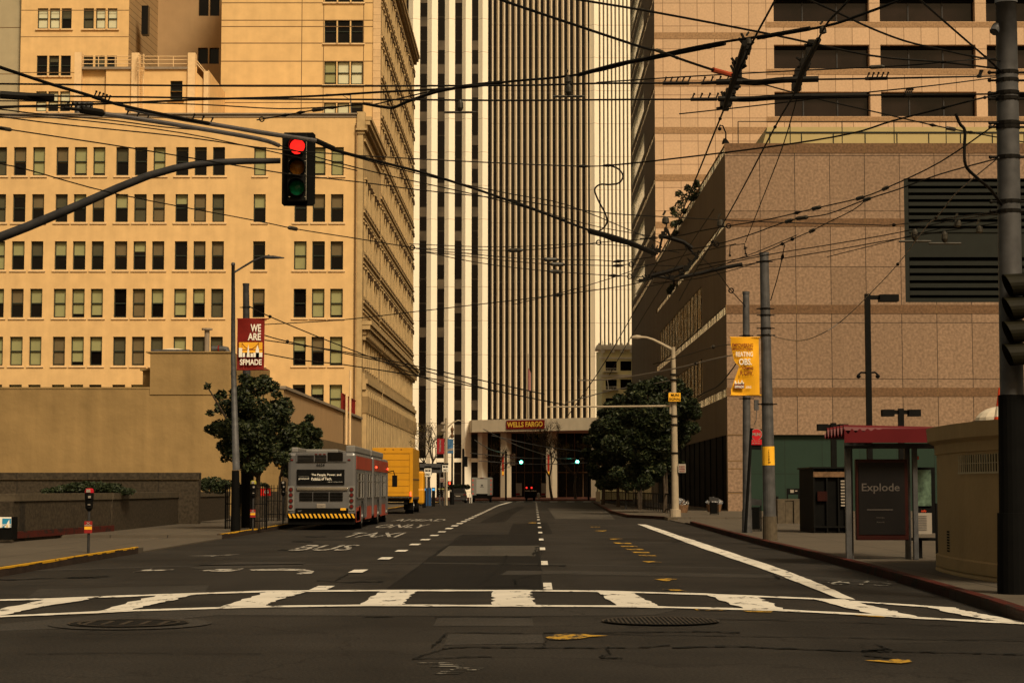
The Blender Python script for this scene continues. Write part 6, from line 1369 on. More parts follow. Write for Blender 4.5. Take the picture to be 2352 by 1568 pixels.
# far banners and lamps, left
t = thing('far_lamp_pole', 'tan street lamp pole with a thin arm among the far left signs', 'street lamp', (X_(1024, 160, 1140), 160, .13)); b = MB(); x = X_(1024.5, 160, 1050); b.tube([(x, 160, .13), (x, 160, Z_(960, 160))], [.16, .11], 8); b.build('pole', M['beige_pole'], t); b = MB(); b.tube([at(1025, 984, 160), at(1040, 970, 160), at(1052, 965, 160), at(1066, 967, 160)], [.07, .06, .06, .03], 6); b.build('arm', M['beige_pole'], t)
b = MB(); [b.ball(at(1017.5, y, 159.8), .2, 10, 0, (1.1, .8, .8)) for y in (973, 989)]; b.build('signal_globe', M['trim_grey'], t)
t = thing('ornate_lamp', 'black ornate lamp post with stacked globes beside the blue banner', 'street lamp', (X_(1038, 166, 1140), 166, .13)); b = MB(); x = X_(1038.5, 166, 1050); b.tube([(x, 166, .13), (x, 166, 1.2), (x, 166, 1.25), (x, 166, Z_(1008, 166))], [.2, .16, .09, .07], 8); b.build('post', M['black'], t)
b = MB(); [b.ball((x, 166, Z_(y, 166)), r, 10, 0, (1, 1, 1.25)) for y, r in ((1001, .17), (986, .16))]; b.tube([(x, 166, Z_(996, 166)), (x, 166, Z_(990, 166))], [.08, .14], 8); b.tube([(x, 166, Z_(983, 166)), (x, 166, Z_(975, 166))], [.1, .01], 6); b.build('globe', M['granite_band'], t)
t = thing('far_banner', 'dark red vertical banner with pale script on the far tan lamp pole', 'banner', at(1013, 1042, 160)); b = MB(); b.box(X_(1005, 160), X_(1022, 160), 159.8, 159.83, Z_(1042, 160), Z_(1007, 160)); b.build('cloth', mat('banner_crimson', (.25, .015, .02), .7, .05, 3), t); b = MB(); b.text('Winterfest', (X_(1014.5, 160), 159.78, Z_(1038, 160)), 1.05, .18, (0, 0, 1), (-1, 0, 0), bold=.02); b.build('lettering', M['paper'], t)
t = thing('far_banner', 'blue and white picture banner on the ornate lamp post', 'banner', at(1034, 1041, 166)); b = MB(); b.box(X_(1026, 166), X_(1042.5, 166), 165.8, 165.83, Z_(1041, 166), Z_(1008, 166)); b.build('cloth', M['sky_b'], t); b = MB(); b.poly([(X_(1027, 166), 165.78, Z_(1036, 166)), (X_(1042, 166), 165.78, Z_(1034, 166)), (X_(1042, 166), 165.78, Z_(1028, 166)), (X_(1027, 166), 165.78, Z_(1032, 166))]); b.build('picture', M['paper'], t)
for k, (px, Y) in enumerate(((974, 140), (995.5, 150))):
    t = thing('pay_station', 'black parking pay station with a blue screen, %s of two' % ('left', 'right')[k], 'pay station', (X_(px, Y, 1140), Y, .13), 'parking pay stations on the left pavement'); b = MB(); x = X_(px, Y, 1140); b.box(x-.13, x+.13, Y, Y+.3, .13, Z_(1119, Y)); b.build('body', M['black'], t); b = MB(); b.box(x-.1, x+.1, Y-.02, Y-.003, Z_(1126, Y), Z_(1121, Y)); b.build('screen', M['blue'], t)
b = MB(); x = X_(982, 155, 1130); b.box(x-.3, x+.3, 155, 155.5, .13, Z_(1120, 155)); solo('newspaper_box', b, mat('blue_box', (.02, .06, .16), .4, .1, 3), 'blue newspaper box between the two pay stations', 'newspaper box')
for px in (1008.5, 1016.5): meter('far twin parking meter with a yellow-green cap, %s one' % ('left' if px < 1010 else 'right'), px, 150, 1121, bpy.data.materials['meter_yellow'])
for k, px in enumerate((1079, 1083.5)):
    b = MB(); x = X_(px, 200, 1150); b.tube([(x, 200, 0), (x, 200, Z_(1134, 200))], .045, 8); solo('lane_post', b, M['white'], 'thin white plastic lane post beside the van, %s one' % ('left', 'right')[k], 'lane post', 'white lane posts beside the van')
b = MB(); b.box(X_(1367, 208), X_(1377, 208), 208, 208.6, 0.13, Z_(1128, 208)); solo('concrete_pillar', b, M['concrete'], 'squat pale concrete pillar at the far right corner before the trees', 'pillar')
t = thing('pedestrian_signal', 'red pedestrian signal glowing above the parked car', 'pedestrian signal', (X_(1034, 196, 1130), 196, .13)); b = MB(); x = X_(1034, 196, 1109); z = Z_(1109, 196); b.box(x-.3, x+.3, 196, 196.2, z-.22, z+.22); b.build('housing', M['blackm'], t); b = MB(); b.box(x-.12, x+.02, 195.97, 195.99, z-.13, z+.13); b.box(x+.1, x+.2, 195.97, 195.99, z-.13, z+.13); b.build('hand_lens', M['lamp_on'], t); b = MB(); b.tube([(x, 196.1, .13), (x, 196.1, z-.22)], .06, 6); b.build('post', M['black'], t)
b = MB(); b.box(X_(966, 172), X_(1014, 172), 172, 175, Z_(1085, 172), Z_(1064, 172)); b.box(X_(966, 172), X_(1014, 172), 171.9, 171.99, Z_(1076, 172), Z_(1073, 172), 1)
for px in (968, 1011): b.box(X_(px, 172), X_(px+2, 172), 172, 172.2, .13, Z_(1085, 172)-.003)
solo('entrance_canopy', b, [M['galv'], M['black']], 'flat grey entrance canopy behind the far left lane signs', 'canopy')
# planters with foil, right
for k, (px, Y) in enumerate(((1563, 112), (1640, 116))):
    b = MB(); x = X_(px, Y, 1150); b.tube([(x, Y, .13), (x, Y, .6)], [.4, .5], 12, 0)
    for q in range(60): a = R.uniform(0, 6.28); r = R.uniform(0, .5); p = Vector((x+math.cos(a)*r, Y+math.sin(a)*r, .62+R.uniform(0, .35)*(1-r))); d = Vector((R.uniform(-1, 1), R.uniform(-1, 1), R.uniform(-1, 1))).normalized()*.1; e = d.orthogonal().normalized()*.07; b.quad(p-d-e, p+d-e, p+d+e, p-d+e, 1)
    solo('shiny_planter', b, [M['granite_band'], M['silver']], 'round planter with shiny silver wrapping %s' % ('just right of the beige street lamp', 'behind the small lone litter bin')[k], 'planter')
# fence of white stakes below right trees
for k in range(9):
    Y = 112+k*9.5; b = MB(); x = 8.9+.02*k; b.tube([(x+.9, Y, .13), (x+.9, Y, 2.2)], .032, 6)
    solo('tree_stake', b, M['planter_cap'], 'pale wooden tree stake below the right street trees, number %d counting from the beige lamp' % (k+1), 'tree stake', 'pale stakes in a row under the right street trees')
b = MB()
for k in range(60): Y = 108+k*1.4; b.box(9.15+.001*k, 9.2+.001*k, Y, Y+.05, .13, 1.25)
b.box(9.14, 9.2, 107.9, 192, 1.2, 1.28); b.box(9.14, 9.2, 107.9, 192, .3, .36); solo('street_fence', b, M['blackm'], 'low black railing running under the right street trees', 'fence')
# ================================================================ TREES
def leaves(b, c, rad, n, size, rng, ms=(0, 1, 2), wts=(5, 4, 1.2), flat=1.0):
    pick = rng.choices(ms, wts, k=n)
    for k in range(n):
        while True:
            d = Vector((rng.uniform(-1, 1), rng.uniform(-1, 1), rng.uniform(-1, 1)))
            if d.length <= 1: break
        if rng.random() < .5: d = d*(.75+.25*rng.random())/max(d.length, .3)
        p = Vector(c)+Vector((d.x*rad[0], d.y*rad[1], d.z*rad[2]))
        u = Vector((rng.uniform(-1, 1), rng.uniform(-1, 1), rng.uniform(-.5, .8))).normalized(); v = u.orthogonal(); v.rotate(Matrix.Rotation(rng.uniform(0, 6.28), 3, u)); v.normalize()
        s = size*rng.uniform(.6, 1.3); w = s*.42
        b.poly([p-u*s*.5, p+v*w*.5, p+u*s*.5, p-v*w*.5], pick[k])
def tree(name, label, x, Y, z0, trunk, clumps, n, size, mats, seed, bark, r0=.12, group=None, limbs=5, cat='tree', wts=(5, 4, 1.2), stems=1):
    rng = random.Random(seed); t = thing(name, label, cat, (x, Y, z0), group)
    b = MB(); tz = z0+trunk; cs_ = [Vector((x+c[0], Y+c[1], c[2])) for c in clumps]
    for q in range(stems):
        ox = (q-(stems-1)/2)*.12; b.tube([(x+ox, Y, z0), (x+ox+rng.uniform(-.06, .06), Y+.03, z0+trunk*.5), (x+ox*1.6, Y, tz)], [r0, r0*.85, r0*.7], 8)
    for k in range(min(limbs, len(cs_))):
        c_ = cs_[k*len(cs_)//max(1, min(limbs, len(cs_)))]; m_ = (Vector((x, Y, tz))+c_)/2+Vector((rng.uniform(-.2, .2), 0, .15)); b.tube([(x, Y, tz-.05), m_, c_, c_+(c_-m_)*.08], [r0*.6, r0*.42, r0*.22, r0*.1], 6)
    b.build('trunk', bark, t)
    b = MB(); tot = sum(c[3]**2 for c in clumps)
    for c, p in zip(clumps, cs_): leaves(b, p, (c[3], c[3], c[3]*(c[4] if len(c) > 4 else .85)), int(n*c[3]**2/tot), size, rng, wts=wts)
    b.build('crown', mats, t); return t
def clumps_px(lst, Y, x0, rng, dy=1.0):
    out = []
    for px, py, r in lst: p = at(px, py, Y); out.append((p.x-x0, rng.uniform(-dy, dy), p.z, r*Y/F))
    return out
G3 = [M['leaf'], M['leaf2'], M['leaf3']]
rg = random.Random(5)
Y = 67.0; x0 = X_(592, Y, 1200)
cl = [(560, 868, 14), (545, 900, 22), (590, 890, 24), (620, 885, 16), (632, 905, 12), (500, 905, 14), (485, 890, 8), (515, 935, 22), (545, 945, 32), (590, 940, 34), (630, 935, 24), (655, 950, 18), (668, 945, 8), (488, 950, 9), (482, 985, 14), (505, 985, 26), (545, 990, 34), (590, 995, 38), (632, 985, 32), (655, 1000, 20), (515, 1025, 22), (550, 1035, 28), (590, 1045, 30), (628, 1040, 24), (515, 1052, 10), (575, 1075, 14), (600, 1078, 12), (530, 855, 7), (527, 1000, 14), (560, 920, 30), (610, 960, 40), (570, 1000, 44), (610, 1020, 36), (540, 970, 30), (640, 960, 26), (560, 1060, 26), (600, 1062, 24), (540, 1020, 34), (650, 930, 22), (640, 1050, 20), (600, 872, 18), (575, 880, 20)]
tree('magnolia_tree', 'broad dark-leaved street tree behind the left street lamp', x0, Y, .13, 1.9, clumps_px(cl, Y, x0, rg, .9), 15000, .19, G3, 3, M['bark'], .11, 'street trees on the left pavement', 7)
Y = 85.0; x0 = X_(655, Y, 1190)
cl = [(712, 960, 10), (705, 985, 20), (730, 995, 14), (690, 1010, 28), (725, 1020, 18), (660, 1020, 24), (690, 1045, 28), (650, 1060, 22), (715, 1045, 16), (672, 985, 16), (640, 1035, 14), (700, 1065, 14), (665, 1085, 14)]
tree('magnolia_tree', 'smaller dark-leaved street tree between the first tree and the bus', x0-.25, Y, .13, 2.0, clumps_px(cl, Y, x0-.25, rg, .7), 8000, .2, G3, 4, M['bark'], .08, 'street trees on the left pavement', 6)
b = MB(); rr2 = random.Random(9)
for px, py in ((636, 1052), (645, 1060), (640, 1068), (650, 1050), (632, 1046)): leaves(b, at(px, py, 83.5), (.1, .1, .08), 9, .2, rr2, ms=(0,), wts=(1,))
solo('yellow_leaves', b, M['leafy'], 'few yellow leaves on the small tree next to the bus', 'leaves')
# right ficus row
for k, (px, Y, lst, lb) in enumerate((
    (1528, 112, [(1480, 890, 20), (1515, 880, 22), (1550, 890, 22), (1580, 900, 16), (1460, 915, 22), (1500, 920, 34), (1545, 925, 34), (1580, 935, 24), (1455, 960, 30), (1500, 970, 38), (1550, 975, 36), (1585, 985, 18), (1465, 1005, 28), (1510, 1015, 34), (1555, 1015, 24), (1480, 1045, 24), (1525, 1050, 24), (1490, 880, 12), (1570, 1000, 22), (1450, 890, 12), (1500, 1075, 30), (1550, 1070, 22), (1460, 1080, 24), (1590, 950, 18), (1530, 880, 14), (1470, 895, 18), (1515, 1095, 16), (1480, 1105, 20), (1540, 1100, 16), (1500, 960, 50), (1540, 940, 46), (1500, 1030, 46)], 'first and nearest of the dense dark street trees on the right'),
    (1470, 128, [(1425, 915, 16), (1450, 905, 16), (1405, 935, 20), (1435, 950, 28), (1400, 975, 26), (1440, 995, 30), (1475, 1000, 26), (1405, 1020, 26), (1445, 1035, 26), (1480, 1050, 20), (1420, 1060, 20), (1450, 1085, 24), (1415, 1088, 20), (1485, 1085, 20), (1440, 960, 40), (1440, 1030, 40), (1440, 1110, 22), (1470, 1112, 18), (1410, 1108, 16)], 'second dense dark street tree on the right'),
    (1420, 146, [(1385, 950, 14), (1410, 945, 14), (1375, 980, 20), (1405, 985, 22), (1370, 1010, 20), (1400, 1025, 24), (1430, 1030, 20), (1375, 1045, 20), (1405, 1060, 20), (1395, 1085, 20), (1370, 1090, 16), (1425, 1090, 18), (1395, 1000, 34), (1400, 1108, 20), (1380, 1112, 14)], 'third dense dark street tree on the right'),
    (1385, 166, [(1365, 990, 12), (1350, 1010, 12), (1375, 1020, 16), (1350, 1040, 14), (1370, 1055, 18), (1395, 1060, 16), (1360, 1075, 14), (1385, 1085, 14)], 'fourth and farthest dense dark street tree on the right'))):
    x0 = X_(px, Y, 1160); tree('ficus_tree', lb, x0, Y, .13, 2.6, clumps_px(lst, Y, x0, rg, 1.3), 28000 if k == 0 else 14000, .28, G3, 20+k, M['bark'], .10, 'dense street trees on the right', 6, wts=(9, 3, .6), stems=2)
# roof greenery on granite building
b = MB(); rr3 = random.Random(31)
for px, py, r, Y in ((1600, 425, 8, 139), (1592, 440, 10, 140), (1580, 432, 8, 142), (1575, 455, 12, 143), (1560, 445, 9, 145), (1562, 470, 12, 146), (1590, 455, 9, 141), (1552, 490, 12, 149), (1570, 485, 7, 147), (1545, 480, 6, 151), (1548, 515, 10, 152), (1560, 510, 8, 150), (1552, 535, 7, 155), (1600, 418, 4, 138)): leaves(b, at(px, py, Y), (r*Y/F, .6, r*Y/F*.8), 95, .3, rr3)
solo('roof_plants', b, G3, 'leafy shrubs growing over the roof edge of the granite building', 'shrub')
b = MB()
for px, py in ((1558, 640), (1550, 650), (1543, 660), (1538, 668)): leaves(b, at(px, py, 160), (.25, .5, .3), 90, .3, rr3)
solo('roof_plants', b, G3, 'small trailing green plant lower down on the ribbed side wall', 'shrub')
# hedges
def hedge(label, lst, Y, n, size=.13, ms=None):
    b = MB(); rng = random.Random(len(label)); 
    for px, py, r in lst: leaves(b, at(px, py, Y), (r*Y/F*1.4, .8, r*Y/F), int(n*r*r/100), size, rng, ms=(0, 1), wts=(3, 2))
    solo('hedge', b, ms or [M['hedge'], M['hedge2']], label, 'hedge')
hedge('dark low spreading shrub between the two left planter walls', [(108+k*9, 1128-11*math.sin(min(1, max(0, (k-1)/19))*math.pi)*(.85+.3*math.sin(k*2.1)), 7+5*math.sin(k/22*math.pi)) for k in range(22)]+[(180+k*12, 1122, 13) for k in range(8)], 66, 260)
hedge('dark shrub right of the upper planter wall, by the lamp pole', [(450, 1120, 9), (462, 1112, 10), (478, 1108, 13), (495, 1108, 14), (512, 1112, 12), (526, 1110, 9), (540, 1112, 8), (445, 1126, 6), (480, 1120, 12), (505, 1122, 12)], 80, 260)
hedge('tiny green shrub above the pale wall behind the tree guards', [(601, 1112, 4), (609, 1114, 5), (615, 1116, 4), (593, 1108, 3)], 93, 400)
hedge('clipped green hedge behind the parked grey car', [(1036+k*6, 1118, 6) for k in range(7)]+[(1024, 1122, 6)], 228, 900, .22)
# bare trees
def bare(label, px, Y, h, spread, seed, lf=0, lean=0):
    rng = random.Random(seed); x = X_(px, Y, 1140); t = thing('bare_tree', label, 'tree', (x, Y, .13), 'bare winter trees at the end of the street'); b = MB(); tips = []
    def grow(p, d, L, r, n):
        q = p+d*L; m_ = (p+q)/2+Vector((rng.uniform(-.1, .1), rng.uniform(-.1, .1), 0))*L; b.tube([p, m_, q], [r, r*.85, r*.7], 5 if n > 2 else 3, cap=False); tips.append(q)
        if n:
            for k in range(3 if n > 1 else 4):
                e = (d+Vector((rng.uniform(-1, 1)*spread, rng.uniform(-1, 1)*spread, rng.uniform(-.3, .5)))).normalized(); grow(q, e, L*rng.uniform(.6, .85), r*.62, n-1)
    grow(Vector((x, Y, .13)), Vector((lean, 0, 1)).normalized(), h*.34, h*.022, 5); b.build('trunk', M['bark'], t)
    if lf:
        b = MB()
        for k in range(lf): leaves(b, rng.choice(tips), (.3, .3, .25), 3, .22, rng, ms=(0,), wts=(1,))
        b.build('crown', mat('leaf_autumn', (.10, .075, .015), .8, .4, 3) if 'leaf_autumn' not in bpy.data.materials else bpy.data.materials['leaf_autumn'], t)
bare('bare street tree with a pale leaning trunk before the portico', 1268, 240, 8.5, .75, 41, 110, -.12)
bare('bare tree with thin twigs above the yellow truck', 985, 178, 6.6, .8, 42, 60, .0)
bare('sparse bare tree behind the white delivery van', 1122, 246, 7.0, .8, 44, 30)
bare('bare tree close to the far right corner before the dark trees', 1322, 246, 9, .8, 45, 120)

# unseen blocks behind the viewer, added to shade the near street
for s_, xa, xb_, ya, yb_, hz, lb in ((1, 17, 60, -75, 2, 19, 'plain unseen block behind the viewer on the right, added to shade the street'), (-1, -70, -19, -75, 4, 34, 'plain unseen block behind the viewer on the left, added to block sky light')):
    t = thing('corner_block', lb, 'building', ((xa+xb_)/2, (ya+yb_)/2, 0)); b = MB(); oc = [(xa+1+k*3.2, xa+2.6+k*3.2, 4+j*3.7, 6.2+j*3.7) for k in range(int((xb_-xa-2)/3.2)) for j in range(int((hz-5)/3.7))]
    facade(b, lambda u, v, d: (u, yb_-d, v), xa, xb_, 0, hz, oc, .3, back=True); b.box(xa, xb_, ya, yb_-.4, 0, hz-.05); b.build('wall', [M['cream_dull'], M['pane']], t)
# ================================================================ OVERHEAD WIRES
def W3(pts, z): return [at(*p) if len(p) == 3 else atz(p[0], p[1], z) for p in pts]
GW = 'overhead trolley wires and span cables'
def wire(label, pts, z, r=.012, m='wire', ins=(), clamps=(), thick=(), name='overhead_wire', k=4):
    pts = list(pts)
    def ext(a, c_):   # carry a cable on past the edge of the view towards its next support
        dx, dy = a[0]-c_[0], a[1]-c_[1]; L_ = math.hypot(dx, dy) or 1; return (a[0]+dx/L_*380, a[1]+dy/L_*380)
    if len(pts[0]) == 2 and (-30 < pts[0][0] <= 0 or pts[0][1] < 0) and len(pts[1]) == 2: pts.insert(0, ext(pts[0], pts[1]))
    if len(pts[-1]) == 2 and (pts[-1][0] > 2360 or pts[-1][1] < 0) and len(pts[-2]) == 2: pts.append(ext(pts[-1], pts[-2]))
    P = W3(pts, z); t = thing(name, label, 'cable', P[0], GW); b = MB(); S_ = smooth(P, k); b.tube(S_, [max(r, r*p.y/30*.8) for p in S_], 6); b.build('cable', M[m], t)
    def near(px, py):
        """nearest point of this cable to a spot along it"""
        best = None
        for i in range(len(S_)-1):
            for q in (0, .33, .66):
                p = S_[i].lerp(S_[i+1], q); u = p-Vector((0, 0, EYE)); dyc = u.y*math.cos(TH)+u.z*math.sin(TH); X = CX+F*u.x/dyc; Yp = CY-F*(u.z*math.cos(TH)-u.y*math.sin(TH))/dyc
                d = (X-px)**2+(Yp-py)**2
                if best is None or d < best[0]: best = (d, p, (S_[i+1]-S_[i]).normalized())
        return best[1], best[2]
    for px, py, kind in ins:
        p, d = near(px, py); b = MB(); s = p.y/30
        if kind == 'box': b.tube([p-d*.13*s, p-d*.09*s, p+d*.09*s, p+d*.13*s], [.012*s, .033*s, .033*s, .012*s], 8); mm = 'porcelain'
        elif kind == 'rod': b.tube([p-d*.26*s, p+d*.26*s], .045*s, 8); mm = 'redrod'
        elif kind == 'bell': b.tube([p+Vector((0, 0, .0)), p+Vector((0, 0, -.03*s)), p+Vector((0, 0, -.10*s)), p+Vector((0, 0, -.12*s))], [.03*s, .055*s, .06*s, .02*s], 12); b.tube([p+Vector((-.04*s, 0, .03)), p+Vector((0, 0, .1*s))], .02*s, 6); mm = 'porcelain'
        elif kind == 'bar': b.tube([p+Vector((-.26*s, 0, -.2*s)), p+Vector((.26*s, 0, -.2*s))], .02*s, 6); b.tube([p+Vector((0, 0, 0)), p+Vector((0, 0, -.05*s)), p+Vector((0, 0, -.13*s)), p+Vector((0, 0, -.2*s))], [.025*s, .05*s, .055*s, .015*s], 10); mm = 'porcelain'
        elif kind == 'ring': b.tube([p+Vector((math.cos(a*.524)*.038*s, 0, math.sin(a*.524)*.038*s)) for a in range(13)], .011*s, 5, cap=False); mm = 'wire'
        else: b.ball(p, .03*s, 7); b.tube([p-d*.1*s, p-d*.03*s, p+d*.03*s, p+d*.1*s], [.012*s, .026*s, .022*s, .014*s], 6); mm = 'wire'
        b.build('insulator' if kind in ('box', 'rod', 'bell', 'bar') else 'cable_fitting', M[mm], t)
    for px, py, n in clamps:
        p, d = near(px, py); s = p.y/28; b = MB(); b.tube([p-d*.2*s, p+d*.2*s], .028*s, 6)
        for q in range(n): c_ = p+d*(-.18+.36*q/(max(1, n-1)))*s; b.tube([c_, c_+Vector((.035, 0, .085))*s], .012*s, 5); b.ball(c_+Vector((.035, 0, .085))*s, .02*s, 5)
        b.build('wire_clamp', M['wire'], t)
    for q0, rr_, mm in thick:
        Q = W3(q0, z); b = MB(); b.tube(smooth(Q, 4), rr_, 8); b.build('contact_rail', M[mm], t)
    return t
PR = 26.2
wire('thick black feeder cable at far left sweeping down along a grey rail to the signal', [(-20, 149), (0, 155), (115, 193), (200, 218), (270, 240), (400, 268), (590, 305), (720, 325), (760, 342), (870, 371), (1000, 405), (1176, 463), (1370, 535), (1510, 583)], 5.9, .018, clamps=((235, 218, 5), (470, 282, 3)), thick=(([(290, 249), (420, 274), (588, 302), (725, 323)], .026, 'wire_g'), ([(725, 323), (765, 341)], .035, 'wire'), ([(1355, 531), (1430, 552), (1500, 580)], .05, 'wire')))
wire('second thick cable and grey rail just below the first, crossing the red lens', [(-20, 250), (60, 246), (165, 250), (240, 262), (400, 286), (590, 320), (690, 350), (760, 370), (900, 405), (1060, 440), (1176, 468), (1300, 505)], 5.9, .008, clamps=((180, 247, 6), (310, 270, 3)), thick=(([(240, 262), (400, 286), (588, 318), (640, 334)], .028, 'wire_g'), ([(186, 252), (235, 260)], .045, 'wire')))
wire('upper straight contact wire running level across the whole street', [(-20, 192.5), (0, 193), (588, 198), (1176, 196.5), (1370, 192), (1600, 191), (1680, 188), (1800, 184), (2000, 181), (2150, 178), (2290, 175, PR)], 6.0, .011, ins=((1308, 193, 'bar'),), clamps=((1558, 189, 5), (1640, 189, 4), (2008, 181, 5), (2250, 176, 4)), thick=(([(1645, 189), (1700, 188), (1740, 190), (1800, 184), (1880, 182)], .034, 'wire'),))
wire('lower straight contact wire running level across the whole street', [(-20, 219), (0, 220), (300, 223), (588, 227.5), (960, 229.5), (1176, 231), (1450, 229), (1660, 228), (1764, 224), (2000, 219), (2280, 216, PR)], 5.95, .011, ins=((1055, 229, 'bar'),), clamps=((1615, 228, 4), (2080, 218, 4)), thick=(([(0, 218), (60, 222), (125, 225)], .045, 'wire'), ([(1650, 227), (1720, 228), (1800, 223), (1990, 219)], .032, 'wire')))
wire('long sagging feeder cable rising from lower left to the top right corner', [(-20, 246), (200, 240), (390, 232), (480, 228), (700, 222), (870, 212), (1040, 203), (1176, 187), (1280, 178), (1380, 162), (1500, 130), (1620, 104), (1720, 88), (1890, 62), (1990, 30), (2090, -8)], 7.0, .016, ins=((1306, 172, 'bell'), (1718, 88, 'bell'), (1890, 62, 'bell')), thick=(([(1060, 200), (1150, 190)], .03, 'wire'), ([(1330, 172), (1420, 148), (1500, 133), (1665, 100)], .028, 'wire'), ([(1740, 87), (1860, 66)], .028, 'wire')))
wire('insulated link chain sloping up from the middle left to the long feeder cable', [(590, 276), (655, 265), (730, 252), (830, 240), (860, 240), (920, 226), (1000, 208), (1040, 203)], 6.6, .009, ins=((728, 253, 'box'), (655, 265, 'fit'), (690, 259, 'fit'), (768, 245, 'fit'), (602, 272, 'ring')))
wire('black jumper cable dipping below the lower contact wire left of the striped towers', [(835, 238), (880, 246), (905, 247), (940, 232), (1000, 212), (1045, 203)], 6.55, .02)
wire('thin span wire from the far left dipping past the red signal to the white tower', [(-10, 250), (90, 262), (250, 276), (375, 292), (480, 300)], 6.4, .009)
wire('thin span wire crossing the red signal at mid height towards the curly cable', [(-10, 267), (150, 287), (400, 312), (588, 338), (720, 350), (900, 362), (1176, 376), (1340, 382), (1400, 380)], 6.8, .010, ins=((1340, 382, 'fit'), (1400, 380, 'fit')))
wire('black cable rising from the curly jumper to the thick right pole', [(1400, 380), (1500, 370), (1764, 338), (1950, 308), (2050, 278), (2160, 250), (2245, 228), (2296, 218, PR)], 6.8, .013, m='wire', ins=((2170, 248, 'fit'), (2262, 224, 'fit')))
wire('thin span wire passing over the amber lens and on towards the granite wall', [(-10, 291), (30, 299), (300, 340), (588, 388), (680, 402), (840, 420), (960, 436), (1176, 459), (1370, 487), (1510, 497), (1764, 510), (1990, 516), (2060, 516), (2290, 486, PR)], 6.6, .010, ins=((12, 296, 'box'), (1655, 505, 'bell'), (1524, 497, 'bell'), (2050, 516, 'fit')))
wire('thin span wire under the mast arm with a small insulator, ending at the two rings', [(-10, 374), (60, 389), (270, 446), (588, 507), (680, 526), (820, 548), (955, 570)], 6.9, .011, ins=((42, 385, 'fit'), (673, 524, 'box'), (955, 571, 'ring'), (968, 577, 'ring')))
wire('topmost of four thin wires fanning right from the two rings', [(955, 570), (1080, 574), (1176, 575), (1270, 570), (1375, 557), (1440, 552), (1510, 548)], 6.9, .009, ins=((1181, 575, 'box'), (1375, 557, 'ring')))
wire('second of four thin wires fanning right from the two rings', [(955, 571), (1080, 583), (1176, 592), (1265, 596), (1370, 597), (1420, 600), (1500, 590)], 6.9, .009, ins=((1265, 596, 'box'), (1418, 599, 'fit')))
wire('third of four thin wires fanning right from the two rings', [(968, 577), (1080, 589), (1176, 600), (1280, 607), (1420, 610), (1450, 607), (1570, 612)], 6.9, .009, ins=((1280, 607, 'box'), (1420, 611, 'fit'), (1450, 607, 'ring')))
wire('lowest of four thin wires fanning right from the two rings', [(968, 577), (1080, 600), (1176, 614), (1278, 624), (1410, 633), (1480, 636)], 6.9, .009, ins=((1278, 624, 'box'), (1412, 633, 'fit'), (1446, 634, 'ring')))
wire('thick cable coming down from the top centre to a grey insulator and red rod', [(1120, -12), (1176, 9), (1330, 61), (1475, 109), (1515, 118), (1560, 135), (1635, 160), (1700, 178)], 6.3, .014, ins=((1515, 120, 'box'), (1555, 134, 'fit'), (1660, 167, 'rod')))
wire('long black cable from the top centre down to the thick right pole', [(1290, -8), (1330, 0), (1500, 28), (1764, 78), (2000, 128), (2165, 143), (2290, 158, PR)], 7.3, .014, ins=((2165, 143, 'fit'),))
wire('black cable from the top right sloping to the upper clamps of the thick pole', [(1840, -8), (1925, 30), (2000, 65), (2080, 95), (2165, 115), (2235, 130), (2296, 140, PR)], 7.4, .013, ins=((2235, 130, 'fit'),))
wire('short steep cable from the top edge to the thick right pole', [(2095, -20), (2113, 0), (2190, 68), (2264, 132), (2300, 165, PR)], 7.6, .014, ins=((2264, 132, 'fit'),))
wire('thin wire joining the level contact wires to the upper pole clamps', [(1370, 190), (1550, 178), (1764, 166), (1930, 158), (2090, 150), (2200, 140), (2290, 134, PR)], 6.3, .008, ins=((2008, 152, 'box'),))
wire('thin wire passing under the granite tower windows down to the right edge', [(1690, 175), (1764, 197), (1880, 228), (2000, 255), (2130, 285), (2200, 299), (2370, 330)], 7.0, .010, ins=((2140, 288, 'fit'), (2186, 297, 'box'), (2225, 305, 'fit')))
wire('black hanging cable with a drooping tail beside the thick right pole', [(2195, 262, 25), (2205, 285, 25), (2216, 300, 25), (2215, 340, 25), (2218, 380, 25), (2240, 405, 25.3), (2275, 435, 25.7), (2300, 470, PR)], 7, .022)
wire('steep down-street contact wire from the top edge through the left wire crossing', [(1785, -8), (1720, 115), (1660, 258), (1590, 430), (1530, 570), (1480, 650)], 5.9, .011, ins=((1653, 268, 'fit'),), thick=(([(1710, 100), (1690, 165), (1665, 245)], .028, 'wire'),))
wire('steep down-street contact wire from the top edge through the right wire crossing', [(1952, -2), (1890, 70), (1830, 205), (1780, 292), (1680, 480), (1590, 635), (1560, 690)], 5.9, .011, ins=((1783, 292, 'fit'), (1620, 545, 'fit')), thick=(([(1880, 92), (1850, 150), (1828, 205)], .028, 'wire'),))
wire('long down-street wire continuing past the striped tower to the far corner', [(1560, 690), (1450, 700), (1400, 780), (1350, 850), (1330, 875)], 5.9, .02) if False else None
wire('thin diagonal wire falling over the striped tower towards the ivory building', [(1500, 640), (1440, 745), (1390, 830), (1340, 905), (1300, 960)], 6.2, .010)
wire('uppermost cable rising from the tangle of wires to the thick right pole', [(1470, 548), (1560, 541), (1610, 530), (1680, 518), (1770, 503), (1875, 478), (1975, 455), (2040, 430), (2160, 372), (2292, 282, PR)], 6.6, .011, ins=((1872, 479, 'box'), (1972, 455, 'box'), (2035, 432, 'box'), (1675, 518, 'ring'), (1830, 487, 'fit')))
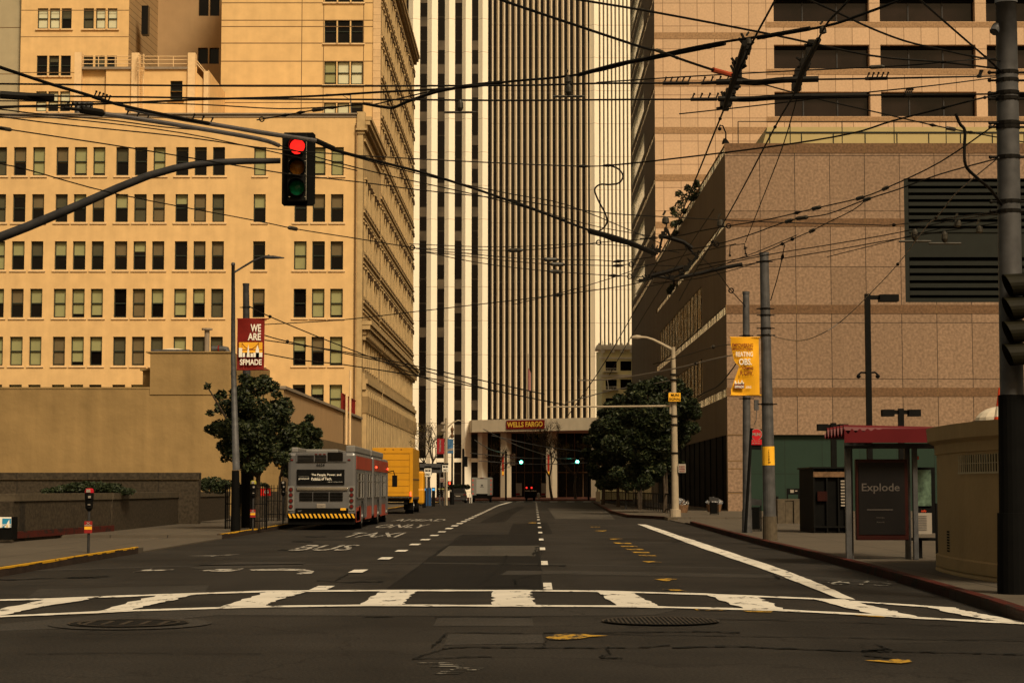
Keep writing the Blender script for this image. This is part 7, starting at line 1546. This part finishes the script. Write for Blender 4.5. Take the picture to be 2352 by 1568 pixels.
wire('middle cable rising from the tangle of wires to the thick right pole', [(1520, 577), (1600, 570), (1650, 560), (1720, 540), (1820, 505), (1900, 492), (1985, 460), (2060, 436), (2160, 400), (2292, 364, PR)], 6.6, .011, ins=((1648, 562, 'ring'), (1808, 508, 'box'), (1840, 503, 'box'), (1990, 459, 'box')))
wire('lower cable rising from the tangle across the granite wall to the middle cable', [(1600, 610), (1720, 590), (1764, 575), (1830, 545), (1865, 530), (1900, 512), (1960, 482), (1990, 458)], 6.8, .010, ins=((1865, 530, 'box'), (1800, 560, 'fit'), (1822, 548, 'fit')))
wire('upper of two long thin wires crossing the granite wall to the thick pole', [(1600, 620), (1764, 585), (1900, 563), (2060, 535), (2170, 510), (2296, 490, PR)], 6.4, .010, ins=((2100, 529, 'bar'), (2200, 508, 'bell')))
wire('lower of two long thin wires crossing the granite wall to the thick pole', [(1640, 622), (1764, 599), (1900, 577), (2100, 542), (2230, 522), (2370, 500)], 6.3, .010, ins=((2168, 533, 'bar'), (2248, 518, 'bell')))
wire('slack wire sagging from the thick pole in a long curve to the banded pole', [(2294, 362, PR), (2200, 440, 29), (2165, 483, 30), (2145, 505, 31), (2128, 520, 32), (2062, 607, 38), (1985, 688, 43), (1935, 735, 46), (1890, 765, 46), (1840, 782, 49), (1790, 776, 51.5), (1765, 766, 52.7)], 7, .009, m='wire_g', ins=((2150, 500, 'fit'), (2062, 607, 'fit')))
wire('short drop wire from the lower cable to the banded pole', [(1802, 562, 50), (1797, 590, 51), (1785, 640, 52), (1770, 690, 52.7)], 7, .010, ins=((1796, 590, 'fit'),))
wire('curly black jumper cable hanging before the striped tower', [(1400, 380, 33), (1420, 388, 33), (1431, 404, 33), (1422, 420, 33), (1400, 424, 33.5), (1378, 424, 34), (1366, 436, 34.5), (1375, 462, 35), (1390, 490, 35.5), (1394, 510, 36), (1386, 524, 36.5), (1376, 530, 37)], 6, .016)
wire('thin span wire from the left dark pole to the far tower', [(572, 703, 70), (620, 727, 78), (760, 785, 95), (930, 850, 130), (1020, 885, 170)], 6, .011, ins=((620, 727, 'fit'),))
wire('upper thin wire behind the red banner running towards the ornate block', [(608, 770, 70), (660, 784, 80), (760, 805, 95), (860, 826, 120), (1000, 858, 170), (1140, 900, 215)], 6, .012, ins=((660, 784, 'fit'),))
wire('middle thin wire behind the red banner running towards the ornate block', [(608, 781, 70), (700, 794, 85), (830, 815, 110), (1000, 850, 150), (1250, 905, 215)], 6, .012, ins=((700, 794, 'fit'),))
wire('lower thin wire behind the red banner running towards the ornate block', [(608, 812, 70), (700, 828, 85), (830, 843, 110), (1050, 880, 160), (1300, 930, 220)], 6, .012, ins=((690, 826, 'fit'),))
wire('long shallow wire rising from the red banner to the wire tangle', [(608, 745, 70), (780, 735, 70), (950, 716, 62), (1176, 690, 55), (1330, 671, 50), (1440, 655, 46), (1500, 640, 44)], 6, .010, ins=((1289, 673, 'box'),))
wire('pale support arm wire sloping from the yellow banner down past the ivory building', [(1685, 815, 54), (1640, 824, 66), (1550, 846, 80), (1450, 864, 100), (1385, 872, 125), (1330, 873, 150)], 6, .014, m='wire_g', ins=((1600, 835, 'fit'),), name='support_cable')
wire('thin wire from the yellow banner to the beige street lamp', [(1688, 790, 54), (1638, 797, 70), (1560, 820, 90), (1500, 836, 95)], 6, .010, ins=((1638, 797, 'box'),))
wire('drooping cable from the yellow banner down to the trees', [(1696, 826, 54), (1680, 850, 66), (1650, 885, 75), (1620, 900, 86), (1600, 912, 100)], 6, .014)
wire('thin wire from the beige lamp towards the far signals', [(1546, 872, 96), (1480, 885, 120), (1400, 897, 150), (1300, 925, 200)], 6, .011, m='wire_g', ins=((1455, 889, 'box'),))
wire('thin wire from the wire tangle down to the grey pole', [(1610, 590, 46), (1650, 628, 52), (1675, 662, 56), (1700, 690, 60), (1712, 702, 62)], 6, .010, ins=((1677, 670, 'ring'),))
wire('thin wire from the tower side down to the tangle of wires', [(1176, 459), (1260, 490), (1370, 520), (1440, 533), (1510, 545)], 6.6, .008)
for k, (a, c_) in enumerate((((1090, 1010, 200), (1160, 1040, 225)), ((1110, 985, 180), (1270, 1050, 230)), ((1080, 1040, 190), (1340, 1052, 230)), ((1100, 1058, 200), (1360, 1062, 230)), ((1130, 1000, 190), (1380, 1040, 230)))):
    m_ = ((a[0]+c_[0])/2, (a[1]+c_[1])/2+6, (a[2]+c_[2])/2); wire('thin far trolley wire before the portico, %s' % ('steepest on the left', 'crossing behind the left green signal', 'level one above the green signals', 'lowest level one', 'sloping to the right trees')[k], [a, m_, c_], 6, .008, m='wire_g')
for lab, P_ in (('thin wire falling from the top centre across the striped tower to the tangle', [(1176, 700), (1290, 672), (1400, 640), (1480, 612), (1580, 585), (1690, 560)]),
    ('faint wire running level in front of the striped tower at mid height', [(940, 560), (1080, 566), (1200, 566), (1330, 560), (1450, 566), (1560, 580)]),
    ('thin wire rising right from the central knot over the granite corner', [(1480, 660), (1600, 632), (1680, 600), (1740, 578), (1830, 540)]),
    ('thin wire from the long diagonal rail down to the right street trees', [(1640, 480), (1560, 600), (1500, 690), (1440, 790), (1400, 860)]),
    ('second thin wire above the amber lens crossing the wide-column tower', [(760, 345), (900, 384), (1040, 418), (1176, 446), (1300, 470), (1450, 530), (1520, 560)]),
    ('fine wire in front of the louvre rising to the right edge', [(1900, 590), (2020, 560), (2160, 525), (2290, 500), (2370, 486)]),
    ('thin wire from the top left corner falling behind the grey rail to the downpipe', [(-10, 262), (180, 276), (420, 306), (640, 352), (820, 392)]),
    ('fine wire from upper left crossing below the level wires to the feeder', [(-10, 232), (200, 234), (450, 240), (640, 250), (760, 246)]),
    ('fine wire across the granite tower windows to the pole top', [(1560, 262), (1764, 240), (1960, 216), (2150, 196), (2290, 178, 26.2)]),
    ('thin slanting wire from the right gear down to the bracket fitting', [(1840, 190), (1800, 330), (1750, 460), (1712, 556)]),
    ('fine wire from the bottom knot rising to the banded pole top', [(1500, 650), (1600, 640), (1690, 618), (1750, 600)])):
    wire(lab, P_, 6.2, .008)
# trolley crossing gear
def gear(label, pts, Y, seed, n=9, r=.06):
    rng = random.Random(seed); P = [at(px, py, Y) for px, py in pts]; t = thing('wire_crossing', label, 'wire fitting', P[0], 'black trolley wire crossing fittings'); b = MB(); b.tube(P, r*.45, 6)
    for k in range(n):
        u = abs(rng.gauss(.5, .28))%1*(len(P)-1.001); i = int(u); p = P[i].lerp(P[i+1], u-i); s = r*rng.uniform(.35, 1.0)
        b.box(p.x-s*rng.uniform(.5, 1.2), p.x+s*rng.uniform(.5, 1.2), p.y-s, p.y+s, p.z-s*rng.uniform(.4, 1), p.z+s*rng.uniform(.4, 1.2))
        b.tube([p, p+Vector((rng.uniform(-.12, .12), 0, rng.uniform(-.05, .16)))], r*.25, 5); 
    b.build('frame', M['wire'], t); return t
gear('black wire crossing gear hanging at upper right, left one with the red rod', [(1712, 95), (1716, 120), (1700, 145), (1690, 185), (1672, 228), (1664, 250)], 24.5, 1, 34, .075)
gear('black wire crossing gear hanging at upper right, right one', [(1862, 92), (1860, 128), (1842, 155), (1835, 188), (1826, 215)], 24.5, 2, 30, .07)
gear('lower left knot of black wire fittings before the granite building', [(1500, 583), (1515, 572), (1522, 540), (1530, 525), (1540, 545)], 38, 3, 13, .06)
gear('central knot of black wire fittings before the granite building', [(1575, 565), (1590, 578), (1600, 590), (1590, 605), (1570, 622), (1560, 632)], 39, 4, 16, .06)
gear('bottom knot of black wire fittings near the ivory building', [(1470, 645), (1490, 637), (1510, 635), (1540, 640), (1570, 628)], 41, 5, 14, .06)
gear('small bracket shaped fitting above the banded pole', [(1676, 587), (1677, 564), (1710, 560), (1712, 580), (1716, 590)], 45, 6, 4, .035)
for lab, pts, Y in (('thick black curved rail from the left knot to the central knot', [(1520, 542), (1545, 548), (1570, 556), (1590, 570)], 38.5), ('thick black rail sloping down left below the central knot', [(1495, 634), (1530, 625), (1570, 613)], 40), ('long thick black rail rising right towards the banded pole', [(1560, 638), (1610, 627), (1660, 615), (1705, 607)], 42), ('thick black rail sloping in from the striped tower to the left knot', [(1380, 538), (1410, 550), (1450, 560), (1500, 578)], 37.5)):
    b = MB(); b.tube([at(x, y, Y) for x, y in pts], .045, 8); solo('contact_rail', b, M['wire'], lab, 'wire fitting', 'black trolley wire rails')
# ================================================================ WORLD, SUN, CAMERA
w = bpy.data.worlds.new('World'); bpy.context.scene.world = w; w.use_nodes = True; nt = w.node_tree
bg = nt.nodes['Background']; sky = nt.nodes.new('ShaderNodeTexSky'); sky.sky_type = 'NISHITA'; sky.sun_disc = False
SE, SAZ = math.radians(46), math.radians(152)   # azimuth clockwise from +Y
sky.sun_elevation = SE; sky.sun_rotation = SAZ; sky.dust_density = 4
mx = nt.nodes.new('ShaderNodeMixRGB'); mx.blend_type = 'MULTIPLY'; mx.inputs[0].default_value = 1; mx.inputs[2].default_value = (1.0, .70, .35, 1)
nt.links.new(sky.outputs[0], mx.inputs[1]); nt.links.new(mx.outputs[0], bg.inputs[0]); bg.inputs[1].default_value = .05
sl = bpy.data.lights.new('sun', 'SUN'); sl.energy = 1.5; sl.angle = math.radians(14); sl.color = (1, .86, .60)
so_ = bpy.data.objects.new('sun', sl); C.objects.link(so_)
d = Vector((math.sin(SAZ)*math.cos(SE), math.cos(SAZ)*math.cos(SE), math.sin(SE))); so_.rotation_euler = (-d).to_track_quat('-Z', 'Y').to_euler()
cam = bpy.data.cameras.new('camera'); co = bpy.data.objects.new('camera', cam); C.objects.link(co); bpy.context.scene.camera = co
cam.sensor_width = 36; cam.lens = 36*F/2352; cam.clip_end = 3000; co.location = (0, 0, EYE); co.rotation_euler = (math.pi/2+TH, 0, 0)
vs = bpy.context.scene.view_settings; vs.view_transform = 'Standard'; vs.look = 'None'; vs.exposure = 1.24; vs.gamma = 1
bpy.context.scene.cycles.max_bounces = 6
